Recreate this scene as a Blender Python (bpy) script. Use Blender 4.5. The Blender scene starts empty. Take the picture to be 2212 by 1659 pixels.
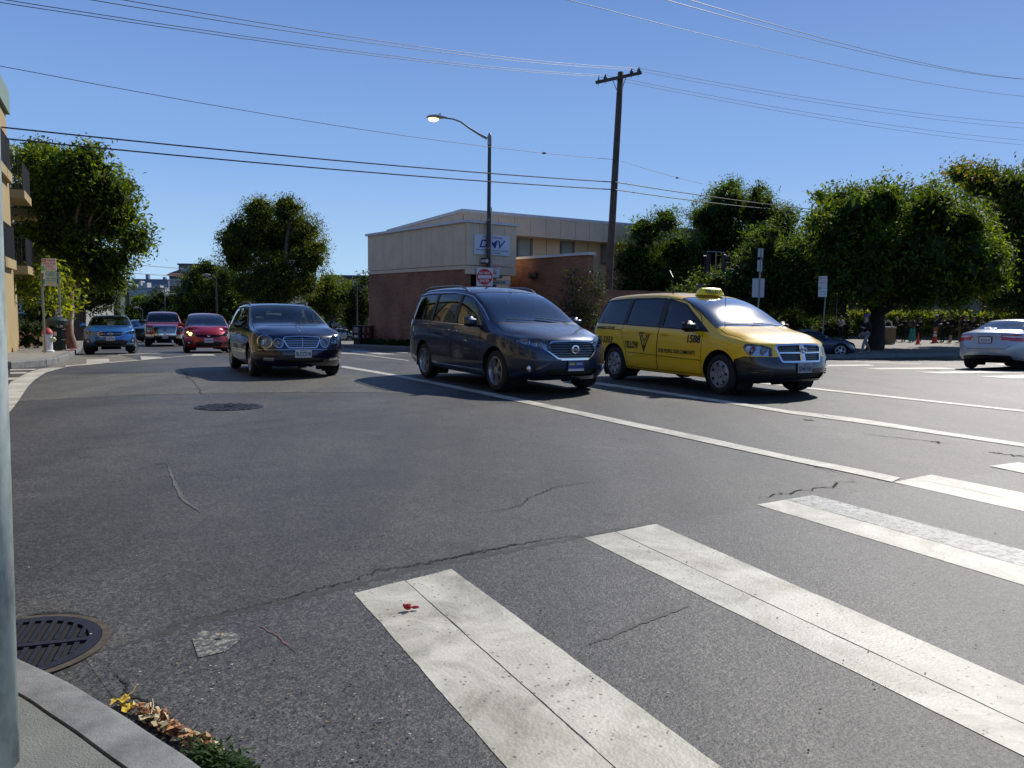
import bpy, bmesh, math, random
import numpy as np
from mathutils import Vector, Matrix, Euler
from mathutils.bvhtree import BVHTree

random.seed(7); RS = np.random.RandomState(11)
S = bpy.context.scene
COL = S.collection
R = math.radians

# ------------------------------------------------------------------ camera
F = 1700.0; CX = 1106.0; CY = 829.5          # photo measured at 2212 x 1659
CAMZ = 1.42
PITCH = math.atan(167.5 / F); ROLL = 0.0131
fw = Vector((0, math.cos(PITCH), -math.sin(PITCH)))
up0 = Vector((0, math.sin(PITCH), math.cos(PITCH)))
rt0 = Vector((1, 0, 0))
rt = rt0 * math.cos(ROLL) + up0 * math.sin(ROLL)
upv = up0 * math.cos(ROLL) - rt0 * math.sin(ROLL)
cd = bpy.data.cameras.new('camera'); cam = bpy.data.objects.new('camera', cd); COL.objects.link(cam)
cd.sensor_width = 36; cd.lens = 36 * F / 2212; cd.clip_start = 0.05; cd.clip_end = 6000
cam.matrix_world = Matrix(((rt.x, upv.x, -fw.x, 0), (rt.y, upv.y, -fw.y, 0), (rt.z, upv.z, -fw.z, CAMZ), (0, 0, 0, 1)))
S.camera = cam

# ------------------------------------------------------------------ light
SUN_EL = R(41); SUN_AZ = R(35)                # azimuth measured from the view direction towards the right
world = bpy.data.worlds.new("World"); S.world = world; world.use_nodes = True
nt = world.node_tree; bg = nt.nodes['Background']
sky = nt.nodes.new('ShaderNodeTexSky'); sky.sky_type = 'NISHITA'; sky.sun_disc = False
sky.sun_elevation = SUN_EL; sky.sun_rotation = SUN_AZ
sky.altitude = 60; sky.air_density = 1.0; sky.dust_density = 0.35; sky.ozone_density = 1.6
# the clear air low down is pale blue all the way round
tcw = nt.nodes.new('ShaderNodeTexCoord'); sxyz = nt.nodes.new('ShaderNodeSeparateXYZ'); rmp = nt.nodes.new('ShaderNodeValToRGB'); mixw = nt.nodes.new('ShaderNodeMixRGB')
nt.links.new(tcw.outputs['Generated'], sxyz.inputs[0]); nt.links.new(sxyz.outputs[2], rmp.inputs[0])
rmp.color_ramp.interpolation = 'EASE'
rmp.color_ramp.elements[0].position = 0.0; rmp.color_ramp.elements[0].color = (.93, .93, .93, 1)
rmp.color_ramp.elements[1].position = 0.6; rmp.color_ramp.elements[1].color = (.85, .85, .85, 1)
rm2 = nt.nodes.new('ShaderNodeValToRGB'); rm2.color_ramp.elements[0].position = 0.0; rm2.color_ramp.elements[0].color = (.49, .745, .98, 1)
rm2.color_ramp.elements[1].position = .40; rm2.color_ramp.elements[1].color = (.118, .245, .62, 1)
e4 = rm2.color_ramp.elements.new(1.0); e4.color = (.030, .095, .30, 1)
e3 = rm2.color_ramp.elements.new(.16); e3.color = (.26, .465, .87, 1)
sc3 = nt.nodes.new('ShaderNodeVectorMath'); sc3.operation = 'SCALE'; sc3.inputs['Scale'].default_value = 11.6
nt.links.new(sxyz.outputs[2], rm2.inputs[0]); nt.links.new(rm2.outputs[0], sc3.inputs[0]); nt.links.new(sc3.outputs[0], mixw.inputs[2])
nt.links.new(rmp.outputs[0], mixw.inputs[0]); nt.links.new(sky.outputs[0], mixw.inputs[1])
nt.links.new(mixw.outputs[0], bg.inputs[0]); bg.inputs[1].default_value = 0.085
sd = bpy.data.lights.new('sun', 'SUN'); sun = bpy.data.objects.new('sun', sd); COL.objects.link(sun)
sd.energy = 5.0; sd.angle = R(0.53); sd.color = (1.0, 0.95, 0.87)
sdir = Vector((math.sin(SUN_AZ) * math.cos(SUN_EL), math.cos(SUN_AZ) * math.cos(SUN_EL), math.sin(SUN_EL)))
sun.rotation_euler = sdir.to_track_quat('Z', 'Y').to_euler()
S.view_settings.view_transform = 'Standard'; S.view_settings.look = 'None'
S.view_settings.exposure = 0.0; S.view_settings.gamma = 1.0
S.render.engine = 'CYCLES'
S.cycles.max_bounces = 8; S.cycles.transparent_max_bounces = 12

# ------------------------------------------------------------------ pixel <-> place helpers
def ray(px, py):
    return (fw * F + rt * (px - CX) + upv * (CY - py)).normalized()
def at(px, py, Y):
    d = ray(px, py); t = Y / d.y
    return Vector((0, 0, CAMZ)) + d * t
def zat(p, py):
    """height at which the vertical line through p shows at image row py"""
    lo, hi = -20, 60
    for _ in range(40):
        m = (lo + hi) / 2
        if proj(Vector((p[0], p[1], m)))[1] > py: lo = m
        else: hi = m
    return (lo + hi) / 2
def proj(p):
    q = Vector(p) - Vector((0, 0, CAMZ))
    d = q.dot(fw)
    return CX + F * q.dot(rt) / d, CY - F * q.dot(upv) / d
_gl = ([-50, 16, 22, 27, 32, 36, 40, 46, 60, 80, 100, 200, 420], [0, 0, -.14, -.30, -.48, -.64, -.78, -.96, -1.5, -2.35, -3.0, -5.4, -7.0])
_gr = ([-50, 15, 22, 30, 38, 46, 60, 100, 420], [0, 0, -.24, -.55, -.76, -.75, -.75, -.8, -2.0])
def G(x, y):
    s = y - .15 * x
    a = 0.; b = 0.
    for o in (-1.5, 0, 1.5):
        a += np.interp(s + o, *_gl); b += np.interp(s + o, *_gr)
    k = min(1, max(0, (x + 4) / 12.)); k = k * k * (3 - 2 * k)
    e = max(0., min(22, -x) - 13.)
    q = min(1, max(0, (y - 16) / 12.)) * min(1, max(0, (46 - y) / 9.))
    return float((a * (1 - k) + b * k) / 3) - .022 * e * q
def gp(px, py, off=0.0):
    d = ray(px, py); o = Vector((0, 0, CAMZ)); t = 0.5; last = t
    while t < 900:
        q = o + d * t
        if q.z < G(q.x, q.y) + off: break
        last = t; t *= 1.03
    lo, hi = last, t
    for _ in range(30):
        m = (lo + hi) / 2; q = o + d * m
        if q.z < G(q.x, q.y) + off: hi = m
        else: lo = m
    return o + d * hi
def gz(p): return G(p[0], p[1])

# ------------------------------------------------------------------ materials
MATS = {}
def nodes(m):
    m.use_nodes = True; t = m.node_tree
    return t, t.nodes['Principled BSDF']
def mat(name, col, rough=.6, metal=0., coat=0., noise=0., nscale=8., bump=0., bscale=40., spec=None, trans=0., emit=None, estr=1., coatr=.04, det=6):
    if name in MATS: return MATS[name]
    m = bpy.data.materials.new(name); t, b = nodes(m)
    c = (*col, 1)
    b.inputs['Base Color'].default_value = c
    b.inputs['Roughness'].default_value = rough
    b.inputs['Metallic'].default_value = metal
    b.inputs['Coat Weight'].default_value = coat; b.inputs['Coat Roughness'].default_value = coatr
    if spec is not None: b.inputs['Specular IOR Level'].default_value = spec
    if emit: b.inputs['Emission Color'].default_value = (*emit, 1); b.inputs['Emission Strength'].default_value = estr
    if noise > 0:
        tc = t.nodes.new('ShaderNodeTexCoord'); n = t.nodes.new('ShaderNodeTexNoise')
        n.inputs['Scale'].default_value = nscale; n.inputs['Detail'].default_value = det; n.inputs['Roughness'].default_value = .65
        t.links.new(tc.outputs['Object'], n.inputs['Vector'])
        r = t.nodes.new('ShaderNodeValToRGB')
        r.color_ramp.elements[0].position = .3; r.color_ramp.elements[1].position = .72
        r.color_ramp.elements[0].color = tuple(max(0, x * (1 - noise)) for x in col) + (1,)
        r.color_ramp.elements[1].color = tuple(min(1, x * (1 + noise)) for x in col) + (1,)
        t.links.new(n.outputs['Fac'], r.inputs[0]); t.links.new(r.outputs[0], b.inputs['Base Color'])
    if bump > 0:
        tc = t.nodes.new('ShaderNodeTexCoord'); n = t.nodes.new('ShaderNodeTexNoise')
        n.inputs['Scale'].default_value = bscale; n.inputs['Detail'].default_value = 5
        t.links.new(tc.outputs['Object'], n.inputs['Vector'])
        bp = t.nodes.new('ShaderNodeBump'); bp.inputs['Strength'].default_value = 1; bp.inputs['Distance'].default_value = bump
        t.links.new(n.outputs['Fac'], bp.inputs['Height']); t.links.new(bp.outputs[0], b.inputs['Normal'])
    MATS[name] = m
    return m
def leafmat(name, col, rough=.62):
    if name in MATS: return MATS[name]
    m = bpy.data.materials.new(name); t, b = nodes(m)
    tc = t.nodes.new('ShaderNodeTexCoord'); n = t.nodes.new('ShaderNodeTexNoise'); n.inputs['Scale'].default_value = 2.3; n.inputs['Detail'].default_value = 6
    t.links.new(tc.outputs['Object'], n.inputs['Vector'])
    r = t.nodes.new('ShaderNodeValToRGB'); r.color_ramp.elements[0].position = .35; r.color_ramp.elements[1].position = .68
    r.color_ramp.elements[0].color = (col[0] * .6, col[1] * .68, col[2] * .7, 1); r.color_ramp.elements[1].color = (col[0] * 1.5, col[1] * 1.35, col[2] * 1.05, 1)
    t.links.new(n.outputs['Fac'], r.inputs[0]); t.links.new(r.outputs[0], b.inputs['Base Color'])
    b.inputs['Roughness'].default_value = rough; b.inputs['Specular IOR Level'].default_value = .22
    tr = t.nodes.new('ShaderNodeBsdfTranslucent'); mx = t.nodes.new('ShaderNodeMixShader'); mx.inputs[0].default_value = .45
    br = t.nodes.new('ShaderNodeMixRGB'); br.blend_type = 'MULTIPLY'; br.inputs[0].default_value = 1; br.inputs[2].default_value = (2.6, 2.3, .6, 1)
    t.links.new(r.outputs[0], br.inputs[1]); t.links.new(br.outputs[0], tr.inputs[0])
    t.links.new(b.outputs[0], mx.inputs[1]); t.links.new(tr.outputs[0], mx.inputs[2])
    t.links.new(mx.outputs[0], t.nodes['Material Output'].inputs[0])
    MATS[name] = m
    return m
def glassmat(name, tint, rough=.015, f0=1.0):
    if name in MATS: return MATS[name]
    m = bpy.data.materials.new(name); m.use_nodes = True; t = m.node_tree
    t.nodes.remove(t.nodes['Principled BSDF'])
    tr = t.nodes.new('ShaderNodeBsdfTransparent'); tr.inputs[0].default_value = (*tint, 1)
    gl = t.nodes.new('ShaderNodeBsdfGlossy'); gl.inputs['Roughness'].default_value = rough; gl.inputs[0].default_value = (1, 1, 1, 1)
    fr = t.nodes.new('ShaderNodeFresnel'); fr.inputs[0].default_value = 1.55
    mu = t.nodes.new('ShaderNodeMath'); mu.operation = 'MULTIPLY'; mu.inputs[1].default_value = f0; mu.use_clamp = True
    mx = t.nodes.new('ShaderNodeMixShader')
    t.links.new(fr.outputs[0], mu.inputs[0]); t.links.new(mu.outputs[0], mx.inputs[0])
    t.links.new(tr.outputs[0], mx.inputs[1]); t.links.new(gl.outputs[0], mx.inputs[2])
    t.links.new(mx.outputs[0], t.nodes['Material Output'].inputs[0])
    MATS[name] = m
    return m

# ------------------------------------------------------------------ objects
def tag(o, label=None, cat=None, group=None, kind=None):
    if label: o['label'] = label
    if cat: o['category'] = cat
    if group: o['group'] = group
    if kind: o['kind'] = kind
    return o
def link(name, me, mats, parent=None, smooth=False):
    o = bpy.data.objects.new(name, me); COL.objects.link(o)
    if not isinstance(mats, (list, tuple)): mats = [mats]
    for m in mats: me.materials.append(m)
    if smooth:
        me.polygons.foreach_set('use_smooth', [True] * len(me.polygons))
        if smooth != 'all' and hasattr(me, 'set_sharp_from_angle'): me.set_sharp_from_angle(angle=R(38))
    if parent is not None: o.parent = parent
    return o
def empty(name, loc, rz=0, label=None, cat=None, group=None, scale=1):
    o = bpy.data.objects.new(name, None); COL.objects.link(o); o.location = loc
    o.rotation_euler = (0, 0, rz); o.scale = (scale,) * 3; o.empty_display_size = .3
    return tag(o, label, cat, group)
def copy_tree(o, parent=None):
    c = o.copy(); COL.objects.link(c)
    if parent is not None: c.parent = parent
    for ch in list(o.children): copy_tree(ch, c)
    return c

class MB:
    """collects shapes, then links them as one mesh object"""
    def __init__(s): s.v = []; s.f = []; s.m = []; s.cm = 0
    def add(s, vs, fs, m=None):
        n = len(s.v); s.v += [tuple(p) for p in vs]
        s.f += [tuple(i + n for i in f) for f in fs]; s.m += [s.cm if m is None else m] * len(fs)
        return s
    def box(s, c, d, rz=0, m=None, M=None, bev=0, taper=1.0):
        hx, hy, hz = d[0] / 2, d[1] / 2, d[2] / 2
        T = Matrix.Translation(c) @ Matrix.Rotation(rz, 4, 'Z')
        if M is not None: T = M @ T
        if bev <= 0:
            vs = [T @ Vector((x * (taper if z > 0 else 1), y * (taper if z > 0 else 1), z)) for z in (-hz, hz) for x, y in ((-hx, -hy), (hx, -hy), (hx, hy), (-hx, hy))]
            fs = [(3, 2, 1, 0), (4, 5, 6, 7), (0, 1, 5, 4), (1, 2, 6, 5), (2, 3, 7, 6), (3, 0, 4, 7)]
            return s.add(vs, fs, m)
        b = min(bev, hx * .9, hy * .9, hz * .9); vs = []; fs = []
        rings = [(-hz, b), (-hz + b, 0), (hz - b, 0), (hz, b)]
        for z, i in rings:
            k = b
            for x, y in ((-hx + i + k, -hy + i), (hx - i - k, -hy + i), (hx - i, -hy + i + k), (hx - i, hy - i - k), (hx - i - k, hy - i), (-hx + i + k, hy - i), (-hx + i, hy - i - k), (-hx + i, -hy + i + k)):
                tp = taper if z > 0 else 1
                vs.append(T @ Vector((x * tp, y * tp, z)))
        for r in range(3):
            for j in range(8): a = r * 8 + j; c2 = r * 8 + (j + 1) % 8; fs.append((a, c2, c2 + 8, a + 8))
        fs.append(tuple(range(7, -1, -1))); fs.append(tuple(range(24, 32)))
        return s.add(vs, fs, m)
    def tube(s, pts, rads, n=8, cap=True, m=None):
        pts = [Vector(p) for p in pts]
        if not isinstance(rads, (list, tuple)): rads = [rads] * len(pts)
        vs = []; fs = []; ref = None
        for i, p in enumerate(pts):
            t = (pts[min(i + 1, len(pts) - 1)] - pts[max(i - 1, 0)]).normalized()
            if ref is None:
                ref = Vector((0, 0, 1)) if abs(t.z) < .9 else Vector((1, 0, 0))
            a = t.cross(ref).normalized(); b = a.cross(t).normalized(); ref = b
            for k in range(n):
                th = 2 * math.pi * k / n
                vs.append(p + (a * math.cos(th) + b * math.sin(th)) * rads[i])
        for i in range(len(pts) - 1):
            for k in range(n):
                a = i * n + k; c = i * n + (k + 1) % n
                fs.append((a, c, c + n, a + n))
        if cap: fs.append(tuple(range(n - 1, -1, -1))); fs.append(tuple(range((len(pts) - 1) * n, len(pts) * n)))
        return s.add(vs, fs, m)
    def cyl(s, p, r, h, n=16, m=None, r2=None):
        return s.tube([p, (p[0], p[1], p[2] + h)], [r, r if r2 is None else r2], n, True, m)
    def lathe(s, prof, M=None, n=24, m=None, cap=False, arc=None):
        M = M or Matrix(); vs = []; fs = []
        for r, z in prof:
            for k in range(n):
                th = 2 * math.pi * k / n
                vs.append(M @ Vector((r * math.cos(th), r * math.sin(th), z)))
        for i in range(len(prof) - 1):
            for k in range(n):
                a = i * n + k; c = i * n + (k + 1) % n
                fs.append((a, c, c + n, a + n))
        if cap: fs.append(tuple(range(n - 1, -1, -1))); fs.append(tuple(range((len(prof) - 1) * n, len(prof) * n)))
        return s.add(vs, fs, m)
    def prism(s, poly, z0, z1, m=None):
        n = len(poly); vs = [(x, y, z0) for x, y in poly] + [(x, y, z1) for x, y in poly]
        fs = [tuple(range(n - 1, -1, -1)), tuple(range(n, 2 * n))] + [(i, (i + 1) % n, (i + 1) % n + n, i + n) for i in range(n)]
        return s.add(vs, fs, m)
    def ball(s, c, r, n=10, m=None, M=None):
        if not isinstance(r, (tuple, list)): r = (r, r, r)
        T = (M or Matrix()) @ Matrix.Translation(c) @ Matrix.Diagonal((*r, 1))
        pr = [(max(1e-4, math.sin(math.pi * i / n)), -math.cos(math.pi * i / n)) for i in range(n + 1)]
        return s.lathe(pr, T, n + 4, m)
    def build(s, name, mats, parent=None, smooth=False):
        me = bpy.data.meshes.new(name); me.from_pydata(s.v, [], s.f)
        if any(s.m): me.polygons.foreach_set('material_index', s.m)
        me.update()
        return link(name, me, mats, parent, smooth)

_txt = {}
def text_geo(txt, size=1.0, bold=0.0, align='CENTER', xs=1.0, shear=0.0):
    """lettering as flat mesh data: (verts2d, faces), centred vertically on cap height"""
    k = (txt, bold, shear)
    if k not in _txt:
        c = bpy.data.curves.new('t', 'FONT'); c.body = txt; c.size = 1; c.align_x = 'CENTER'; c.offset = bold; c.shear = shear; c.resolution_u = 3
        o = bpy.data.objects.new('t', c); COL.objects.link(o)
        dg = bpy.context.evaluated_depsgraph_get(); dg.update()
        me = bpy.data.meshes.new_from_object(o.evaluated_get(dg))
        vs = [(v.co.x, v.co.y - .345) for v in me.vertices]; fs = [tuple(p.vertices) for p in me.polygons]
        bpy.data.objects.remove(o); bpy.data.meshes.remove(me); bpy.data.curves.remove(c)
        _txt[k] = (vs, fs)
    vs, fs = _txt[k]
    x0 = min(v[0] for v in vs); x1 = max(v[0] for v in vs)
    sh = 0 if align == 'CENTER' else (-x0 if align == 'LEFT' else -x1)
    return [((x + sh) * size * xs, y * size) for x, y in vs], fs
def fit_text(txt, width, height, bold=0.0, shear=0.0):
    """lettering scaled to a total width and cap height"""
    vs, fs = text_geo(txt, 1, bold, 'CENTER', 1, shear)
    x0 = min(v[0] for v in vs); x1 = max(v[0] for v in vs); y0 = min(v[1] for v in vs); y1 = max(v[1] for v in vs)
    return [((x - (x0 + x1) / 2) / (x1 - x0) * width, (y - (y0 + y1) / 2) / (y1 - y0) * height) for x, y in vs], fs
def plane_text(mb, M, items, m=0, off=.003):
    """items: (text, cx, cy, width, height[, bold]) laid on plane M (x right, y up, z out)"""
    for it in items:
        vs, fs = fit_text(it[0], it[3], it[4], it[5] if len(it) > 5 else .02)
        mm = it[6] if len(it) > 6 else m
        mb.add([M @ Vector((x + it[1], y + it[2], off)) for x, y in vs], fs, mm)
# ------------------------------------------------------------------ road and pavements
def asphalt(name, dark, light, sheen=.62, speck=1.0):
    m = bpy.data.materials.new(name); t, b = nodes(m)
    tc = t.nodes.new('ShaderNodeTexCoord')
    def noise(sc, det=8, rough=.7):
        n = t.nodes.new('ShaderNodeTexNoise'); n.inputs['Scale'].default_value = sc; n.inputs['Detail'].default_value = det; n.inputs['Roughness'].default_value = rough
        t.links.new(tc.outputs['Object'], n.inputs['Vector']); return n
    def ramp(src, p0, c0, p1, c1):
        r = t.nodes.new('ShaderNodeValToRGB'); r.color_ramp.elements[0].position = p0; r.color_ramp.elements[1].position = p1
        r.color_ramp.elements[0].color = (*c0, 1); r.color_ramp.elements[1].color = (*c1, 1); t.links.new(src, r.inputs[0]); return r
    def mul(a, bb, f=1.0):
        x = t.nodes.new('ShaderNodeMixRGB'); x.blend_type = 'MULTIPLY'; x.inputs[0].default_value = f
        t.links.new(a, x.inputs[1]); t.links.new(bb, x.inputs[2]); return x
    big = ramp(noise(.35, 5, .6).outputs['Fac'], .33, dark, .7, light)
    mid = ramp(noise(2.6, 7, .75).outputs['Fac'], .3, (.74, .74, .75), .72, (1.18, 1.17, 1.14))
    v = t.nodes.new('ShaderNodeTexVoronoi'); v.inputs['Scale'].default_value = 150; t.links.new(tc.outputs['Object'], v.inputs['Vector'])
    bw = t.nodes.new('ShaderNodeRGBToBW'); t.links.new(v.outputs['Color'], bw.inputs[0])
    st = ramp(bw.outputs[0], .2, (.45, .45, .46), .85, (1.7, 1.66, 1.58))
    v2 = t.nodes.new('ShaderNodeTexVoronoi'); v2.inputs['Scale'].default_value = 62; t.links.new(tc.outputs['Object'], v2.inputs['Vector'])
    bw2 = t.nodes.new('ShaderNodeRGBToBW'); t.links.new(v2.outputs['Color'], bw2.inputs[0])
    st2 = ramp(bw2.outputs[0], .25, (.68, .68, .68), .8, (1.36, 1.34, 1.3))
    c = mul(mul(mul(big.outputs[0], mid.outputs[0]).outputs[0], st.outputs[0], speck).outputs[0], st2.outputs[0], speck)
    mp = t.nodes.new('ShaderNodeMapping'); mp.vector_type = 'POINT'; mp.inputs['Rotation'].default_value = (0, 0, R(-27)); mp.inputs['Scale'].default_value = (1.5, .10, 1)
    t.links.new(tc.outputs['Object'], mp.inputs[0]); nw = t.nodes.new('ShaderNodeTexNoise'); nw.inputs['Scale'].default_value = 1; nw.inputs['Detail'].default_value = 4; t.links.new(mp.outputs[0], nw.inputs['Vector'])
    c = mul(c.outputs[0], ramp(nw.outputs['Fac'], .35, (.80, .80, .81), .65, (1.12, 1.12, 1.10)).outputs[0])
    vo = t.nodes.new('ShaderNodeTexVoronoi'); vo.inputs['Scale'].default_value = 1.1; t.links.new(tc.outputs['Object'], vo.inputs['Vector'])
    c = mul(c.outputs[0], ramp(vo.outputs['Distance'], .03, (.55, .55, .56), .10, (1, 1, 1)).outputs[0])
    t.links.new(c.outputs[0], b.inputs['Base Color'])
    b.inputs['Roughness'].default_value = sheen; b.inputs['Specular IOR Level'].default_value = .42
    bp = t.nodes.new('ShaderNodeBump'); bp.inputs['Distance'].default_value = .006; bp.inputs['Strength'].default_value = .8
    ad = t.nodes.new('ShaderNodeMath'); ad.operation = 'ADD'; t.links.new(bw.outputs[0], ad.inputs[0]); t.links.new(noise(60, 4).outputs['Fac'], ad.inputs[1])
    t.links.new(ad.outputs[0], bp.inputs['Height']); t.links.new(bp.outputs[0], b.inputs['Normal'])
    return m
ASPH = asphalt('asphalt', (.043, .043, .042), (.086, .084, .077), .54)
ASPH_L = asphalt('asphalt_pale', (.088, .088, .080), (.118, .116, .103))
ASPH_D = asphalt('asphalt_patch', (.050, .051, .054), (.070, .070, .073), .55)
def paintmat(name, col, wear, scale=14., lines=False):
    m = bpy.data.materials.new(name); t, b = nodes(m)
    tc = t.nodes.new('ShaderNodeTexCoord'); n = t.nodes.new('ShaderNodeTexNoise'); n.inputs['Scale'].default_value = scale; n.inputs['Detail'].default_value = 12; n.inputs['Roughness'].default_value = .8
    t.links.new(tc.outputs['Object'], n.inputs['Vector'])
    r = t.nodes.new('ShaderNodeValToRGB'); e = r.color_ramp.elements; e[0].position = wear - .03; e[0].color = (.10, .10, .095, 1); e[1].position = wear + .035; e[1].color = (*col, 1)
    t.links.new(n.outputs['Fac'], r.inputs[0])
    n2 = t.nodes.new('ShaderNodeTexNoise'); n2.inputs['Scale'].default_value = 2.2; n2.inputs['Detail'].default_value = 9; n2.inputs['Roughness'].default_value = .72; n2.inputs['Distortion'].default_value = .8
    t.links.new(tc.outputs['Object'], n2.inputs['Vector'])
    r2 = t.nodes.new('ShaderNodeValToRGB'); r2.color_ramp.elements[0].position = .34; r2.color_ramp.elements[0].color = (.50, .49, .46, 1); r2.color_ramp.elements[1].position = .60; r2.color_ramp.elements[1].color = (1, 1, 1, 1)
    t.links.new(n2.outputs['Fac'], r2.inputs[0])
    v = t.nodes.new('ShaderNodeTexVoronoi'); v.inputs['Scale'].default_value = 19; v.inputs['Randomness'].default_value = 1; t.links.new(tc.outputs['Object'], v.inputs['Vector'])
    r3 = t.nodes.new('ShaderNodeValToRGB'); r3.color_ramp.elements[0].position = .10; r3.color_ramp.elements[0].color = (.25, .24, .22, 1); r3.color_ramp.elements[1].position = .15; r3.color_ramp.elements[1].color = (1, 1, 1, 1)
    t.links.new(v.outputs['Distance'], r3.inputs[0])
    a = t.nodes.new('ShaderNodeMixRGB'); a.blend_type = 'MULTIPLY'; a.inputs[0].default_value = 1; t.links.new(r.outputs[0], a.inputs[1]); t.links.new(r2.outputs[0], a.inputs[2])
    c = t.nodes.new('ShaderNodeMixRGB'); c.blend_type = 'MULTIPLY'; c.inputs[0].default_value = .8; t.links.new(a.outputs[0], c.inputs[1]); t.links.new(r3.outputs[0], c.inputs[2])
    t.links.new(c.outputs[0], b.inputs['Base Color']); b.inputs['Roughness'].default_value = .55
    n4 = t.nodes.new('ShaderNodeTexNoise'); n4.inputs['Scale'].default_value = 70; n4.inputs['Detail'].default_value = 4; t.links.new(tc.outputs['Object'], n4.inputs['Vector'])
    bp = t.nodes.new('ShaderNodeBump'); bp.inputs['Distance'].default_value = .003; t.links.new(n4.outputs['Fac'], bp.inputs['Height']); t.links.new(bp.outputs[0], b.inputs['Normal'])
    MATS[name] = m
    return m
PAINT = paintmat('road_paint', (.55, .525, .44), .335)
PAINT_W = paintmat('road_paint_worn', (.52, .50, .425), .385)
PAINT_G = paintmat('road_paint_scuffed', (.40, .40, .375), .47, 20)
PAINT_X = paintmat('road_paint_flaking', (.46, .44, .37), .53, 34)
CONC = mat('concrete', (.24, .225, .19), .85, noise=.22, nscale=5, bump=.003, bscale=120)
CONC_D = mat('kerb_concrete', (.17, .172, .165), .85, noise=.38, nscale=9, bump=.003, bscale=140)
CONC_P = mat('pavement_near', (.17, .175, .155), .85, noise=.15, nscale=9, bump=.004, bscale=160, det=10)
DARK = mat('crack_black', (.008, .008, .008), .95)
TAR = mat('tar_seam', (.034, .034, .034), .8, noise=.3, nscale=20)

def sheet_mesh(poly, off, wall=0.0, step=1.5):
    """flat world polygon [(x, y)] laid on the ground at height off above it, cut fine enough to follow the slope"""
    bm = bmesh.new(); vs = [bm.verts.new((p[0], p[1], 0)) for p in poly]
    f = bm.faces.new(vs); bm.normal_update()
    if f.normal.z < 0: f.normal_flip()
    x0 = min(p[0] for p in poly); x1 = max(p[0] for p in poly); y0 = min(p[1] for p in poly); y1 = max(p[1] for p in poly)
    y = max(12.0, math.floor(y0)); st = step
    while y < y1:
        if y > y0: bmesh.ops.bisect_plane(bm, geom=bm.verts[:] + bm.edges[:] + bm.faces[:], plane_co=(0, y, 0), plane_no=(0, 1, 0), dist=1e-5)
        y += st if y < 75 else 12
    if y1 > 13:
        x = -60.0
        while x < x1:
            if x > x0: bmesh.ops.bisect_plane(bm, geom=bm.verts[:] + bm.edges[:] + bm.faces[:], plane_co=(x, 0, 0), plane_no=(1, 0, 0), dist=1e-5)
            x += 2.0 if -4 <= x < 60 else 3.0
    if wall > 0:
        be = [e for e in bm.edges if e.is_boundary]
        r = bmesh.ops.extrude_edge_only(bm, edges=be)
        nv = set(v for v in r['geom'] if isinstance(v, bmesh.types.BMVert))
        bmesh.ops.recalc_face_normals(bm, faces=bm.faces[:])
        up = sum(f.normal.z * f.calc_area() for f in bm.faces)
        if up < 0: bmesh.ops.reverse_faces(bm, faces=bm.faces[:])
        for v in bm.verts: v.co.z = G(v.co.x, v.co.y) + (off - wall if v in nv else off)
    else:
        for v in bm.verts: v.co.z = G(v.co.x, v.co.y) + off
    return bm
def sheet(name, pix, off, m, parent=None, world=False, kind=None, wall=0.0, label=None, step=1.5):
    poly = [(p[0], p[1]) for p in pix] if world else [tuple(gp(*p)[:2]) for p in pix]
    bm = sheet_mesh(poly, off, wall, step); me = bpy.data.meshes.new(name); bm.to_mesh(me); bm.free()
    o = link(name, me, m, parent)
    if kind: o['kind'] = kind
    if label: o['label'] = label
    return o

# ground: road grid, finer where the camera stands
def ground_sheet(name, xs, ys, m, dz=0.0):
    vs = [(x, y, G(x, y) + dz) for y in ys for x in xs]; n = len(xs)
    fs = [(j * n + i, j * n + i + 1, (j + 1) * n + i + 1, (j + 1) * n + i) for j in range(len(ys) - 1) for i in range(n - 1)]
    me = bpy.data.meshes.new(name); me.from_pydata(vs, [], fs)
    o = link(name, me, m, None, 'all'); o['kind'] = 'structure'; return o
road = ground_sheet('road', list(np.arange(-70, 71, 1.0)), [-14] + list(np.arange(-13, 12, 2.5)) + list(np.arange(12, 100.1, .5)), ASPH)
far = MB(); FARM = mat('far_ground', (.06, .065, .045), .9, noise=.3, nscale=.05)
ring = [(-70, -14), (70, -14), (70, 100), (-70, 100)]
def fg(x, y): return (x, y, G(x, y) - .02)
nx = list(np.linspace(-70, 70, 29)); outer = []
for (xa, ya, xb, yb) in ((-1500, 100, 1500, 420), (-1500, 420, 1500, 2500), (-1500, -1500, 1500, -14), (-1500, -14, -70, 100), (70, -14, 1500, 100)):
    far.add([(xa, ya, G(max(-70, min(70, xa)), ya) - .02), (xb, ya, G(max(-70, min(70, xb)), ya) - .02), (xb, yb, G(max(-70, min(70, xb)), yb) - .02), (xa, yb, G(max(-70, min(70, xa)), yb) - .02)], [(0, 1, 2, 3)])
far.build('ground', FARM)['kind'] = 'structure'

# asphalt patches
sheet('asphalt_patch', [(24, 868), (300, 853), (560, 848), (800, 848), (985, 852), (1000, 836), (760, 812), (400, 804), (95, 812), (55, 840)], .003, ASPH_L, road)
sheet('asphalt_patch', [(99, 806), (400, 805), (520, 803), (420, 790), (300, 782), (160, 796)], .004, ASPH_D, road)
sheet('asphalt_patch', [(180, 1419), (440, 1338), (700, 1275), (900, 1229), (1130, 1185), (1420, 1134), (1700, 1088), (2212, 1010), (2212, 1110), (2212, 1800), (500, 1800), (445, 1660), (250, 1515)], .0015, asphalt('asphalt_crossing', (.058, .059, .060), (.084, .083, .080), .52), road)

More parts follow.
